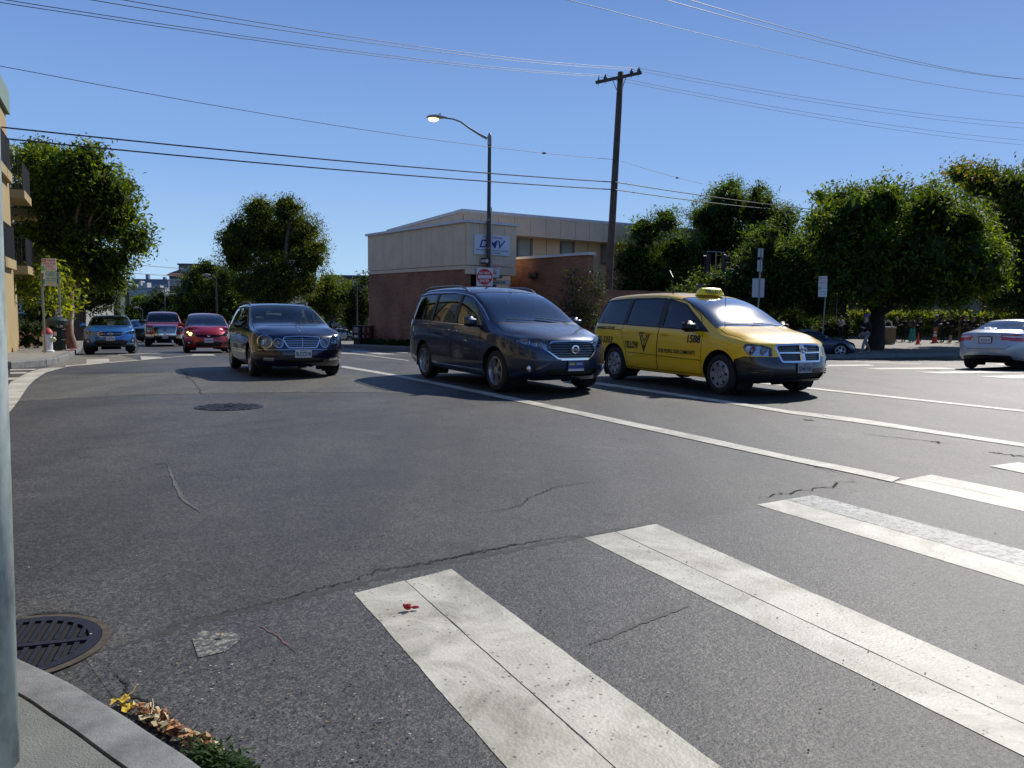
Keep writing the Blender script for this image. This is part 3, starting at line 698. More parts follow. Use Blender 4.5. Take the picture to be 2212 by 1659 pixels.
# yellow apartment building at the left edge, also mirrored in the minivan's windows
us = ray(240, 655); us = Vector((us.x, us.y, 0)).normalized(); vn = Vector((-us.y, us.x, 0))    # along the street, away from it
OCH = mat('ochre_stucco', (.35, .265, .13), .85, noise=.10, nscale=1.5, bump=.003, bscale=50); GRN = mat('parapet_green', (.17, .24, .19), .6, noise=.15, nscale=3)
EC = at(37, 648, 36.2); EC.z = 0
apt = empty('apartment_building', EC, math.atan2(-us.y, -us.x), 'ochre stucco apartment building with iron balconies at the left edge', 'building')
# local x runs back along the street towards and past the camera, local y towards the street
def ap(x, y): return EC - us * x + (-vn) * 0 + Vector((us.y, -us.x, 0)) * -y
zt = zat(EC, 331) ; AL = 46
sgn = 1
def apart(name, m, boxes, parent=None):
    mb = MB()
    for c, d in boxes: mb.box(c, d)
    return mb.build(name, m, parent or apt)
Yd = -1 if Vector((-us.y * -1, us.x * -1)).dot(Vector((1, 0))) > 0 else 1
# find which local y sign points to the street (towards +x of the world)
lyv = Matrix.Rotation(math.atan2(-us.y, -us.x), 3, 'Z') @ Vector((0, 1, 0)); YS = 1 if lyv.x > 0 else -1
apart('wall', OCH, [((AL / 2, -YS * 5, (zt - 1.2) / 2), (AL, 10, zt + 1.2))])
apart('parapet', GRN, [((AL / 2, YS * .02, zt + .0), (AL + .1, .34, .30)), ((-.05, -YS * 5, zt - .1), (.3, 10.3, .7))])
zf1 = zat(EC, 470); zf0 = zat(EC, 597)
for zf in (zf0, zf1):
    for x0 in [.25 + 6.6 * k for k in range(7)]:
        br_ = apart('balcony', OCH, [((x0 + 1.4, YS * .62, zf), (2.8, 1.24, .28))])
        mb = MB()
        for zz in (.16, 1.12):
            mb.tube([(x0 + .04, YS * .05, zf + zz), (x0 + .04, YS * 1.2, zf + zz), (x0 + 2.76, YS * 1.2, zf + zz), (x0 + 2.76, YS * .05, zf + zz)], .022, 5)
        for k in range(25): mb.tube([(x0 + .04 + 2.72 * k / 24, YS * 1.2, zf + .14), (x0 + .04 + 2.72 * k / 24, YS * 1.2, zf + 1.12)], .011, 4)
        for k in range(10):
            for xx in (x0 + .04, x0 + 2.76): mb.tube([(xx, YS * (.08 + 1.1 * k / 10), zf + .14), (xx, YS * (.08 + 1.1 * k / 10), zf + 1.12)], .011, 4)
        mb.build('railing', BLACKM if 'BLACKM' in globals() else mat('iron_black', (.01, .01, .01), .5), br_)
        mb = MB(); mb.box((x0 + 1.4, YS * .02, zf + 1.25), (1.7, .10, 2.2)); d_ = mb.build('balcony_door', FRAME, apt)
        mb = MB(); mb.box((x0 + 1.0, YS * .075, zf + 1.25), (.72, .02, 2.0)); mb.box((x0 + 1.82, YS * .075, zf + 1.25), (.72, .02, 2.0)); mb.build('pane', WGL, d_)
    for x0 in [3.6 + 6.6 * k for k in range(7)]:
        for w_, h_, zc in ((1.9, 1.5, zf + 1.75), (1.9, .55, zf + .6)):
            mb = MB(); mb.box((x0 + 1.35, YS * .01, zc), (w_ + .14, .10, h_ + .14)); f = mb.build('window', mat('bronze_frame', (.05, .04, .035), .5), apt)
            mb = MB(); mb.box((x0 + .86, YS * .068, zc), (w_ / 2 - .05, .02, h_)); mb.box((x0 + 1.84, YS * .068, zc), (w_ / 2 - .05, .02, h_)); mb.build('pane', WGL, f)
# near bay that stands proud
lo, hi = 0., 40.
for _ in range(40):
    m_ = (lo + hi) / 2; q_ = EC - us * m_ * 1.0 + lyv * YS * 1.1; q_.z = 8
    if proj(q_)[0] > 9: lo = m_
    else: hi = m_
xbay = lo; q_ = EC - us * xbay + lyv * YS * 1.1; zbay = zat(q_, 228)
apart('wall_bay', OCH, [((xbay + 2.5, YS * .55, (zbay - 1.2) / 2), (5.0, 1.1, zbay + 1.2))]); apart('parapet', GRN, [((xbay + 2.5, YS * .56, zbay + .1), (5.2, 1.3, .7))])

# pale house beyond, glimpsed through the leaves
def house(name, label, px0, px1, pyt, D, m, roofm=None, storeys=2, rot=None, depth=8):
    a = at(px0, 655, D); b = at(px1, 655, D); zt = zat((a + b) / 2, pyt); a.z = b.z = 0
    w = (b - a).length; g = G(a.x, a.y) - .3
    r = empty(name, ((a + b) / 2) + Vector((0, 0, 0)), 0, label, 'building')
    mb = MB(); mb.box((0, depth / 2, (zt + g) / 2), (w, depth, zt - g)); mb.build('wall', m, r)
    mb = MB(); mb.box((0, depth / 2, zt + .12), (w + .5, depth + .5, .3)); mb.build('roof', roofm or COPE, r)
    n = max(2, int(w / 2.6)); hs = (zt - g) / storeys
    for s_ in range(storeys):
        for k in range(n):
            xx = -w / 2 + w * (k + .5) / n; zc = g + hs * (s_ + .55)
            mb = MB(); mb.box((xx, -.01, zc), (1.15, .12, 1.45)); f = mb.build('window', COPE, r); mb = MB(); mb.box((xx, -.06, zc), (.95, .04, 1.25)); mb.build('pane', WGL, f)
    return r
house('house', 'pale house behind the hedge and sapling on the left', 28, 112, 560, 52, mat('house_white', (.42, .42, .40), .8), storeys=2)
BG1 = mat('far_hazed_wall', (.16, .19, .26), .9); BG2 = mat('far_pale_wall', (.36, .38, .38), .9); TILE = mat('red_tile', (.17, .075, .055), .85, noise=.3, nscale=2)  # far hill walls carry the blue of distance haze in their colour
a_ = house('apartment_building', 'haze tinted grey blue apartment block on top of the far hill', 287, 365, 604, 420, BG1, BG1, 3, depth=20)
b_ = house('apartment_building', 'pale stepped buildings below the grey block on the far hill', 277, 352, 622, 360, BG2, BG2, 3, depth=14)
for (x0, y0, w_, h_) in ((-6, 0, 3, 1.6), (0, 0, 2, 2.4), (5, 0, 3.4, 1.2), (-2.5, 0, 1.2, 3.2)):
    mb = MB(); mb.box((x0, 2, zat(b_.location, 622) + h_ / 2), (w_, 4, h_)); mb.build('rooftop_room', BG2, b_)
for (x0, w_, h_) in ((-3, 1.5, 3.0), (6, 1.2, 1.6), (9, .4, 2.4)):
    mb = MB(); mb.box((x0, 4, zat(a_.location, 604) + h_ / 2), (w_, 2, h_)); mb.build('chimney', BG1, a_)
c_ = house('apartment_building', 'tall grey corner building with a flat overhanging roof down the street', 388, 432, 572, 175, mat('far_grey_wall', (.17, .165, .17), .9), mat('dark_roof', (.06, .07, .09), .8), 4, depth=14)
d_ = house('apartment_building', 'narrow brown building with a red tiled roof down the street', 367, 392, 596, 172, mat('far_brown_wall', (.10, .075, .07), .9), TILE, 4, depth=12)
p = d_.location; zt_ = zat(p, 596) + .27; w_ = 2.6
mb = MB(); mb.add([(-1.7, -.6, zt_), (1.5, -.6, zt_), (1.5, 8, zt_ + 1.9), (-1.2, 8, zt_ + 1.9), (-1.7, 12, zt_), (1.5, 12, zt_)], [(0, 1, 2, 3), (3, 2, 5, 4), (0, 3, 4), (1, 5, 2)]); mb.build('tiled_roof', TILE, d_)
mb = MB(); q = c_.location; zc_ = zat(q, 572); mb.cyl((1.0, 3, zc_ + .2), .06, 1.3, 6); mb.ball((1.1, 3, zc_ + 1.6), .2, 6); mb.build('rooftop_aerial', COPE, c_)
e_ = house('building', 'dark building between the round tree and the office building', 700, 800, 600, 84, mat('far_dark_wall', (.11, .11, .12), .9), mat('dark_roof', (.06, .07, .09), .8), 3, depth=10)  # wall is one even dark grey
# far hill
mb = MB(); W_ = []
for j, (yy, hh) in enumerate(((230, -6.2), (330, 1.5), (400, 8.0), (470, 11.5), (700, 13))):
    for i in range(21): xx = -420 + 26 * i; W_.append((xx, yy, hh - 6 * abs((xx + 210) / 260.) ** 1.5 - (0 if j else 2)))
mb.add(W_, [(j * 21 + i, j * 21 + i + 1, (j + 1) * 21 + i + 1, (j + 1) * 21 + i) for j in range(4) for i in range(20)]); mb.build('hill', mat('hill_green', (.05, .065, .05), .9, noise=.4, nscale=.05), None, 'all')['kind'] = 'structure'
# ------------------------------------------------------------------ trees
BARK = mat('bark_brown', (.10, .075, .055), .9, noise=.35, nscale=6, bump=.02, bscale=14)
BARK_R = mat('bark_reddish', (.22, .115, .075), .85, noise=.35, nscale=5, bump=.02, bscale=12)
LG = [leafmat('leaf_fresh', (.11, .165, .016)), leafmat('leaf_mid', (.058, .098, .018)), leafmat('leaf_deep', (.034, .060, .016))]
LD = [leafmat('leaf_dull', (.040, .065, .018)), leafmat('leaf_dark', (.022, .040, .014)), leafmat('leaf_darkest', (.015, .028, .012))]
LY = [leafmat('leaf_yellow', (.20, .25, .025)), leafmat('leaf_lime', (.13, .18, .022)), leafmat('leaf_mid', (.05, .09, .02))]
LF = [leafmat('leaf_willow', (.085, .15, .030)), leafmat('leaf_willow_deep', (.045, .088, .024)), leafmat('leaf_dark', (.022, .04, .014))]
LR = [leafmat('leaf_bronze', (.15, .11, .03)), leafmat('leaf_mid', (.05, .09, .02)), leafmat('leaf_deep', (.026, .052, .016))]
def leaves(blobs, size, dens, seed=1, clump=.28, k=12, aspect=.42, droop=.25, core=True, mw=(.34, .40, .26), spiky=0.0, thin=9999):
    """leaf blades in tufts through the outer part of each lobe -> (verts, n faces, material index)"""
    rs = np.random.RandomState(seed); V = []; Mi = []
    for bi, (c, rad) in enumerate(blobs):
        rad = np.array(rad, float); c = np.array(c, float); area = 4 * math.pi * (rad.mean() ** 2)
        n = max(6, int(area * dens * 1.15 / k * (1 if bi < thin else .45))); d = rs.normal(size=(n, 3)); d /= np.linalg.norm(d, axis=1)[:, None]
        q = rs.rand(n); rr = np.where(q < .74, .80 + .26 * rs.rand(n) ** .8, .30 + .5 * rs.rand(n))
        rr = rr * (1 + .10 * np.sin(d[:, 0] * 5 + seed) * np.cos(d[:, 2] * 6 + c[0]))
        if spiky: rr = rr * (1 + spiky * (rs.rand(n) ** 6))
        P = c + d * rad * rr[:, None]
        mi = rs.choice(3, n, p=mw)
        lp = np.repeat(P, k, 0) + rs.normal(size=(n * k, 3)) * clump * np.array([1, 1, .75]); out = np.repeat(d, k, 0)
        m = np.repeat(mi, k); flip = rs.rand(n * k) < .18; m = np.where(flip, rs.randint(0, 3, n * k), m)
        ax = out * .55 + rs.normal(size=(n * k, 3)) * .75; ax[:, 2] -= droop; ax /= np.linalg.norm(ax, axis=1)[:, None]
        sd = np.cross(ax, rs.normal(size=(n * k, 3)) * .6 + np.array([0, 0, 1.])); sd /= np.linalg.norm(sd, axis=1)[:, None] + 1e-6
        s = size * (.65 + .7 * rs.rand(n * k))[:, None]; up = np.cross(sd, ax)
        a = lp - ax * s * .5; b = lp + sd * s * aspect * .5 + up * s * .05; t = lp + ax * s * .5; e = lp - sd * s * aspect * .5 + up * s * .05
        V.append(np.stack([a, b, t, e], 1).reshape(-1, 3)); Mi.append(m)
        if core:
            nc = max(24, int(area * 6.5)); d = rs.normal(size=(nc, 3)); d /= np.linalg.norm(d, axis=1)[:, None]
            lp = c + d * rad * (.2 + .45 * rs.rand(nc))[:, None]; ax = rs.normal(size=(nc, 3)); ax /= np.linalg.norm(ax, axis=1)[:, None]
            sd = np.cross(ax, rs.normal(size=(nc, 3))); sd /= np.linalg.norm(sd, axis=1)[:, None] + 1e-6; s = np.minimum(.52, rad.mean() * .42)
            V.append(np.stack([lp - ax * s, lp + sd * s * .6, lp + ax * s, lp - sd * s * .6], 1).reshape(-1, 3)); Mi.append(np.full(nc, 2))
    return np.concatenate(V), np.concatenate(Mi)
def leafobj(name, V, Mi, mats, parent):
    n = len(Mi); me = bpy.data.meshes.new(name); me.vertices.add(n * 4); me.vertices.foreach_set('co', V.astype(np.float32).ravel())
    me.loops.add(n * 4); me.loops.foreach_set('vertex_index', np.arange(n * 4, dtype=np.int32)); me.polygons.add(n)
    me.polygons.foreach_set('loop_start', np.arange(0, n * 4, 4, dtype=np.int32)); me.polygons.foreach_set('loop_total', np.full(n, 4, dtype=np.int32))
    me.polygons.foreach_set('material_index', Mi.astype(np.int32)); me.update(calc_edges=True)
    return link(name, me, mats, parent)
_seed = [100]
def limb(mb, a, b, r0, r1, bend=.12, n=6, rr=random):
    a = Vector(a); b = Vector(b); L = (b - a).length; P = []; off = Vector((rr.gauss(0, 1), rr.gauss(0, 1), rr.gauss(0, .4))) * L * bend
    for i in range(n + 1):
        t = i / n; P.append(a.lerp(b, t) + off * math.sin(math.pi * t) + Vector((rr.gauss(0, 1), rr.gauss(0, 1), 0)) * L * .012)
    mb.tube(P, [r0 + (r1 - r0) * (i / n) for i in range(n + 1)], 7)
    return P
def tree(name, label, base, D, blobs, mats, leaf=.2, dens=60, trunk=.2, fork=None, limbs=5, bark=None, group=None, cat='tree', flat=1.0, z0=None, deep=0, **kw):
    """base: pixel of the trunk's foot (or None), blobs: (px, py, radius px[, depth offset m])"""
    _seed[0] += 1; rr = random.Random(_seed[0])
    B = []
    for b in blobs:
        dd = b[3] if len(b) > 3 else rr.uniform(-.8, .8) * b[2] * D / F
        c = at(b[0], b[1], D + dd); r = b[2] * (D + dd) / F; B.append((c, r))
    nb = len(B)
    if deep:
        for b in blobs:
            for o_ in (deep, -deep):
                y_ = b[1] + 6; c = at(b[0] + rr.uniform(-15, 15), y_, D + o_); B.append((c, b[2] * D / F * .85))
    bx = base if base else blobs[0][0]; f = at(bx, 655, D); f.z = G(f.x, f.y) + (.1 if z0 is None else z0)
    root = empty(name, f, 0, label, cat, group); off = np.array(f)
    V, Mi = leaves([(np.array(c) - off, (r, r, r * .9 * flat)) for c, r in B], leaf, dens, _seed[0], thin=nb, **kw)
    leafobj('crown', V, Mi, mats, root)
    mb = MB(); fz = fork if fork is not None else max(.8, (min(c.z - r for c, r in B) - f.z) * .9 + .6); fk = Vector((0, 0, fz)); 
    P = limb(mb, (0, 0, -.25), fk, trunk * 1.15, trunk * .85, .03, 6, rr)
    tg = sorted(B[:nb], key=lambda q: rr.random())[:limbs]
    for c, r in tg:
        c = c - f; mid = P[-1].lerp(c, .5) + Vector((0, 0, .1)); Q = limb(mb, P[-1] - Vector((0, 0, .1)), c, trunk * .55, trunk * .16, .09, 7, rr)
        for k in range(3):
            e = c + Vector((rr.gauss(0, .5), rr.gauss(0, .5), rr.uniform(0, .8))) * r; limb(mb, Q[4 + k % 3], e, trunk * .16, trunk * .04, .1, 4, rr)
    mb.build('trunk', bark or BARK, root, 'all')
    return root
tree('street_tree', 'tall leafy tree with a reddish forked trunk by the litter bin', 152, 34.5, [(120, 368, 56), (185, 358, 56), (75, 345, 40), (275, 400, 20), (312, 500, 16), (300, 530, 26), (255, 610, 26), (240, 415, 52), (150, 440, 72), (225, 480, 62), (290, 520, 32), (262, 445, 34), (175, 545, 62), (120, 510, 56), (215, 590, 44), (285, 475, 20), (255, 560, 34), (150, 400, 60), (100, 420, 40)],
    LG, .20, 92, .20, 2.7, 8, BARK_R, clump=.24, k=14, spiky=.07)
tree('street_tree', 'dark tree behind the yellow apartment building', 70, 44, [(70, 365, 52, 3), (100, 340, 34), (55, 440, 58), (75, 520, 66), (110, 590, 60), (60, 610, 50), (130, 470, 60), (40, 520, 40)], LR, .22, 60, .3, 3.5, 4, mw=(.16, .34, .50))
tree('street_tree', 'dark broad tree behind the reddish trunk on the left pavement', 172, 52, [(215, 590, 52), (245, 560, 34), (190, 640, 44), (160, 600, 50), (250, 610, 26), (230, 640, 30)], LD, .22, 60, .38, 2.6, 4)
tree('sapling', 'young yellow green tree behind the parking signs', 112, 30.2, [(85, 580, 26), (62, 612, 26), (110, 610, 32), (142, 640, 28), (88, 650, 28), (50, 640, 16), (150, 668, 14), (125, 585, 14)], LY, .22, 55, .05, 1.9, 5, BARK, clump=.2, k=8, core=False, spiky=.3, mw=(.4, .4, .2))
tree('street_tree', 'big round dark green tree behind the navy estate car', 595, 66, [(590, 520, 78), (528, 505, 46), (650, 505, 50), (515, 555, 42), (665, 560, 42), (560, 458, 36), (622, 455, 36), (590, 600, 66), (540, 618, 40), (655, 612, 40), (590, 640, 44), (500, 520, 30), (688, 535, 22)],
    [leafmat('leaf_cypress', (.13, .15, .03)), leafmat('leaf_dull', (.04, .065, .018)), leafmat('leaf_dark', (.022, .04, .014))], .17, 105, .5, 3.2, 6, clump=.24, k=14)
tree('street_tree', 'bright green bushy tree right of the big round tree', 715, 70, [(712, 622, 34), (690, 650, 34), (742, 645, 30), (720, 672, 36), (755, 620, 14)], LG, .22, 60, .3, 1.6, 4)
tree('street_tree', 'dark tree at the corner of the brick building', 775, 66, [(775, 640, 30), (765, 678, 30), (790, 605, 18), (785, 665, 30), (770, 700, 30)], LD, .2, 60, .25, 1.6, 3)
tree('street_tree', 'yellow topped tree left of the big round tree', 430, 92, [(448, 580, 22), (420, 620, 34), (462, 628, 44), (400, 650, 28), (492, 602, 34), (510, 655, 40), (440, 660, 40), (470, 690, 40), (395, 680, 26), (428, 592, 20)], [LY[1], LD[0], LD[1]], .26, 44, .4, 3, 4, mw=(.14, .36, .5))
tree('street_tree', 'dark green street tree above the red pickup', 350, 120, [(348, 655, 32), (320, 668, 26), (370, 680, 30), (345, 690, 36), (380, 650, 22)], LD, .4, 18, .4, 3, 3)
tree('street_tree', 'pale green street tree beside the traffic signal down the street', 300, 135, [(300, 655, 22), (284, 672, 20), (318, 680, 24), (300, 695, 24)], LG, .4, 18, .4, 3, 3)
tree('street_tree', 'olive tree further down the left pavement', 232, 95, [(232, 655, 26), (246, 680, 18), (215, 670, 24), (225, 700, 22)], LD, .3, 30, .3, 2, 3)
tree('street_tree', 'yellow green willowy tree right of the wooden utility pole', 1400, 45, [(1395, 505, 40), (1372, 565, 48), (1440, 480, 34), (1412, 610, 56), (1465, 545, 50), (1358, 625, 34), (1350, 560, 26), (1480, 620, 50)], LF, .20, 96, .22, 1.4, 5, aspect=.28, spiky=.20, clump=.2)
tree('street_tree', 'tall feathery tree rising highest behind the taxi', 1590, 51, [(1570, 440, 50), (1528, 470, 44), (1632, 450, 46), (1688, 478, 40), (1560, 520, 70), (1650, 535, 74), (1580, 402, 22), (1640, 412, 18), (1700, 540, 50), (1520, 545, 46), (1600, 600, 70)], LF, .20, 80, .3, 2, 6, aspect=.28, spiky=.24, clump=.22, mw=(.25, .4, .35), deep=3)
tree('street_tree', 'lighter willowy tree hanging low above the taxi', 1655, 41.5, [(1640, 535, 42), (1700, 560, 54), (1600, 590, 50), (1765, 600, 46), (1540, 620, 50), (1690, 625, 60), (1620, 650, 44), (1760, 655, 40), (1660, 500, 22), (1480, 650, 40)], LF, .19, 92, .2, 1.2, 5, aspect=.28, spiky=.20, clump=.2, mw=(.42, .36, .22), deep=2.2)
big = tree('street_tree', 'broad ficus tree with a thick dark trunk beside the walking person', 1897, 41.5, [(1830, 455, 62), (1915, 440, 58), (2005, 452, 62), (2070, 485, 60), (1795, 520, 58), (1880, 530, 82), (1985, 550, 88), (2080, 560, 76), (2132, 545, 42), (1800, 590, 50), (1870, 610, 52), (1975, 625, 48), (2060, 625, 44), (2130, 600, 42), (1760, 480, 26), (1770, 420, 14)],
    LG, .22, 88, .42, 2.0, 9, mat('bark_black', (.035, .028, .024), .9, noise=.3, nscale=5, bump=.02, bscale=12), clump=.26, k=14, mw=(.32, .40, .28), spiky=.06, deep=3.6)
tree('street_tree', 'tall dark ficus at the right edge behind the silver car', 2215, 52, [(2118, 392, 46), (2070, 372, 26), (2190, 410, 56), (2205, 480, 68), (2190, 560, 70), (2250, 520, 80), (2220, 630, 60), (2290, 620, 80), (2160, 640, 34)], LR, .24, 64, .45, 2.6, 6, clump=.34, mw=(.24, .40, .36), deep=3.5)
tree('street_tree', 'dark tree further back between the two ficus trees', 2040, 74, [(1980, 560, 60), (2060, 590, 60), (2130, 600, 60), (1900, 590, 60), (1820, 600, 60), (1960, 640, 50), (2060, 650, 46), (2150, 655, 40), (1850, 650, 40)], LD, .34, 30, .3, 3, 5, deep=4)
tree('street_tree', 'dark tree further back behind the blank white sign', 1700, 70, [(1640, 580, 60), (1720, 570, 60), (1780, 600, 60), (1560, 610, 60), (1480, 620, 56), (1420, 640, 44), (1660, 650, 46), (1760, 655, 40), (1560, 665, 46)], LD, .34, 30, .3, 3, 5, deep=4)
for k, (x_, y_, d_) in enumerate(((1480, 688, 50), (1560, 690, 52), (1640, 694, 52), (1710, 696, 50))):
    tree('shrub', ('dark shrub under the willowy trees, nearest the utility pole', 'dark shrub directly behind the taxi roof', 'dark shrub left of the blank white sign', 'dark shrub behind the roadster')[k], x_, d_, [(x_, y_, 34), (x_ - 30, y_ + 12, 28), (x_ + 32, y_ + 10, 28), (x_, y_ - 26, 24)], LD, .2, 60, .06, .3, 3, cat='shrub', group='dark shrubs under the trees')
tree('shrub', 'twiggy brown bush in front of the brick wall left of the utility pole', 1262, 34.5, [(1262, 640, 40), (1238, 600, 20), (1290, 605, 24), (1230, 670, 30), (1290, 680, 34), (1265, 700, 34)], [leafmat('leaf_olive', (.035, .035, .02)), leafmat('leaf_dark', (.022, .04, .014)), leafmat('leaf_darkest', (.015, .028, .012))], .12, 90, .08, .3, 9, mat('twig_brown', (.13, .085, .06), .9), cat='shrub', spiky=.2, core=False, clump=.16)
# bare twigs standing out of it
tw = MB(); rr = random.Random(5); root = [o for o in COL.objects if o.get('label', '').startswith('twiggy brown')][0]
for k in range(110):
    a = Vector((rr.uniform(-.5, .5), rr.uniform(-.3, .3), rr.uniform(.6, 2.6))); b = a + Vector((rr.uniform(-1.6, .7), rr.uniform(-.5, .5), rr.uniform(.2, 1.5))); limb(tw, a, b, .016, .005, .12, 4, rr)
tw.build('branch', MATS['twig_brown'], root)
# hedges
def hedge(name, label, a, b, h, w, mats, leaf=.13, dens=70, z0=.15, mw=(.34, .4, .26), step=.5, lift=0):
    a = Vector((a[0], a[1], 0)); b = Vector((b[0], b[1], 0)); L = (b - a).length; n = max(2, int(L / step)); B = []; rr = random.Random(int(L * 10)); c0 = (a + b) / 2
    _seed[0] += 1
    for i in range(n):
        p = a.lerp(b, (i + .5) / n); g = G(p.x, p.y) + z0; zz = h * .3
        while zz < h: B.append((np.array(p - c0) + np.array([rr.uniform(-.1, .1), rr.uniform(-.1, .1), g + min(zz, h - w * .4)]), (w * .62, w * .55, w * .55 * rr.uniform(.9, 1.12)))); zz += w * .7
    root = empty(name, c0, 0, label, 'hedge'); V, Mi = leaves(B, leaf, dens, _seed[0], clump=.10, k=8, mw=mw); leafobj('foliage', V, Mi, mats, root)
    mb = MB(); d = (b - a).normalized()
    for i in range(n): p = a.lerp(b, (i + .5) / n) - c0; mb.cyl((p.x, p.y, G(p.x + c0.x, p.y + c0.y)), .03, h * .6, 5)
    mb.build('stems', BARK, root); root.children[-1]['kind'] = 'stuff'
    return root
ha = at(1835, 690, 58.5); hb_ = at(2235, 690, 58.5)
hedge('hedge', 'long hedge with sunlit yellow green tops behind the queue of people', ha, hb_, 2.0, .9, LY, .15, 80, mw=(.45, .35, .2))
hc = at(1690, 690, 55); hd_ = at(1832, 690, 57)
hedge('hedge', 'dark hedge behind the roadster', hc, hd_, 1.5, .9, LD, .15, 60)
hedge('hedge', 'clipped dark hedge along the left pavement behind the hydrant', at(40, 700, 37), at(120, 700, 37), 1.2, .8, LD, .12, 80)
hedge('hedge', 'tall dark hedge in front of the pale house on the left', at(52, 700, 42), at(128, 700, 42), 2.3, .9, LD, .13, 70)
hedge('hedge', 'low ground cover along the brick wall of the office building', Lp(-.5, 2), Lp(-.5, 10.5), .45, .5, LD, .1, 90)
# ------------------------------------------------------------------ poles, wires, signs, street furniture
GALV = bpy.data.materials.new('galvanised_worn'); _t, _b = nodes(GALV)
_tc = _t.nodes.new('ShaderNodeTexCoord'); _mp = _t.nodes.new('ShaderNodeMapping'); _mp.inputs['Scale'].default_value = (1, 1, .45); _n = _t.nodes.new('ShaderNodeTexNoise'); _n.inputs['Scale'].default_value = 7; _n.inputs['Detail'].default_value = 9; _n.inputs['Roughness'].default_value = .62
_r = _t.nodes.new('ShaderNodeValToRGB'); _r.color_ramp.elements[0].position = .36; _r.color_ramp.elements[0].color = (.20, .235, .225, 1); _r.color_ramp.elements[1].position = .52; _r.color_ramp.elements[1].color = (.46, .54, .51, 1)
_e = _r.color_ramp.elements.new(.66); _e.color = (.62, .68, .66, 1)
_t.links.new(_tc.outputs['Object'], _mp.inputs[0]); _t.links.new(_mp.outputs[0], _n.inputs['Vector']); _t.links.new(_n.outputs['Fac'], _r.inputs[0]); _t.links.new(_r.outputs[0], _b.inputs['Base Color'])
_b.inputs['Roughness'].default_value = .5; _b.inputs['Metallic'].default_value = .25; MATS['galvanised_worn'] = GALV
STEEL = mat('sign_post_steel', (.24, .25, .25), .5, metal=.4, noise=.2, nscale=9)
WOOD = mat('pole_wood', (.085, .065, .05), .9, noise=.4, nscale=3, bump=.01, bscale=30)
GREENP = mat('pole_green', (.035, .055, .05), .5); POLEG = mat('lamp_pole_dark', (.045, .048, .045), .6, noise=.25, nscale=2)
SREV = mat('sign_back', (.40, .41, .44), .45, metal=.2); SWH = mat('sign_face_white', (.64, .64, .64), .4); SRED = mat('sign_red', (.52, .012, .02), .4); SGRN = mat('sign_green', (.02, .30, .13), .4); SBLK = mat('sign_black', (.012, .012, .013), .5)
PL = Matrix(((1, 0, 0, 0), (0, 0, -1, 0), (0, 1, 0, 0), (0, 0, 0, 1)))

# foreground pole
pb = at(6, 1650, 2.05); pb.z = .13
root = empty('street_pole', pb, 0, 'worn galvanised pole standing close by on the near pavement', 'pole')
e0 = at(45, 1659, 2.05); e1 = at(18, 686, 2.05); e2 = at(0, 250, 2.05); r_ = .085
mb = MB(); e1 = at(1, 240, 2.05); dx = (e1.x - e0.x) / (e1.z - e0.z)
bx0 = e0.x + dx * (.14 - e0.z) - r_ * 1.2
mb.tube([(bx0 - pb.x, 0, 0), (bx0 - pb.x + dx * 1.3, 0, 1.3), (bx0 - pb.x + dx * 3.2, 0, 3.2), (bx0 - pb.x + dx * 6.2, 0, 6.2)], [r_, r_ * .99, r_ * .96, r_ * .9], 32); mb.build('pole', GALV, root, 'all')

# street lamp with signs
def upright(name, label, px, D, cat, h=None, z=.15, group=None):
    p = at(px, 661, D); p.z = G(p.x, p.y) + z
    return empty(name, p, 0, label, cat, group), p
lamp, lp = upright('street_lamp', 'street lamp already lit on a tall dark pole beside the minivan', 1054, 37, 'street lamp')
zt_ = zat(lp, 297) - lp.z
mb = MB(); mb.tube([(0, 0, 0), (0, 0, 2.5), (0, 0, zt_)], [.115, .105, .078], 14); mb.build('pole', POLEG, lamp, True)
mb = MB(); mb.tube([(0, 0, zt_ - .35), (0, 0, zt_ + .05), (0, 0, zt_ + .16), (0, 0, zt_ + .22)], [.095, .095, .06, .01], 12); mb.build('cap', STEEL, lamp, True)
arm = []
for px, py in ((1052, 299), (1035, 290), (1013, 276), (995, 263), (978, 257), (962, 255)):
    q = at(px, py, 37); arm.append((q.x - lp.x, 0, q.z - lp.z))
mb = MB(); mb.tube(arm, [.065, .055, .045, .04, .035, .035], 10); mb.build('arm', STEEL, lamp, True)
q = at(945, 254, 37); c = (q.x - lp.x, 0, q.z - lp.z); mb = MB()
prof = [(-.52, .0, .02), (-.46, .07, .09), (-.30, .13, .15), (-.05, .15, .17), (.15, .11, .14), (.34, .06, .09), (.44, .04, .06)]
vs = []; n_ = 12
for x, hz, wy in prof:
    for k in range(n_): a = math.pi * 2 * k / n_; zz = math.sin(a); vs.append((c[0] + x, math.cos(a) * wy, c[2] + (zz * hz if zz > 0 else zz * hz * .45)))
mb.add(vs, [(i * n_ + k, i * n_ + (k + 1) % n_, (i + 1) * n_ + (k + 1) % n_, (i + 1) * n_ + k) for i in range(len(prof) - 1) for k in range(n_)] + [tuple(range(n_)), tuple(range((len(prof) - 1) * n_, len(prof) * n_))[::-1]])
mb.cyl((c[0] + .12, 0, c[2] + .10), .035, .10, 8); mb.build('lamp_head', mat('lamp_head_grey', (.30, .29, .27), .6), lamp, True)
mb = MB(); mb.ball((c[0] - .18, 0, c[2] - .055), (.24, .14, .13), 10); mb.build('lamp_lens', mat('sodium_glow', (1, .7, .3), .4, emit=(1, .58, .16), estr=7), lamp, True)
mb = MB(); mb.tube([(.125, .0, 2.0), (.12, .0, 6.5)], .025, 8); mb.build('conduit', mat('conduit_pale', (.5, .5, .48), .5), lamp)
for z_ in (3.2, 4.6, 5.9):
    mb = MB(); mb.cyl((0, 0, z_), .115, .05, 14); mb.build('band', STEEL, lamp)

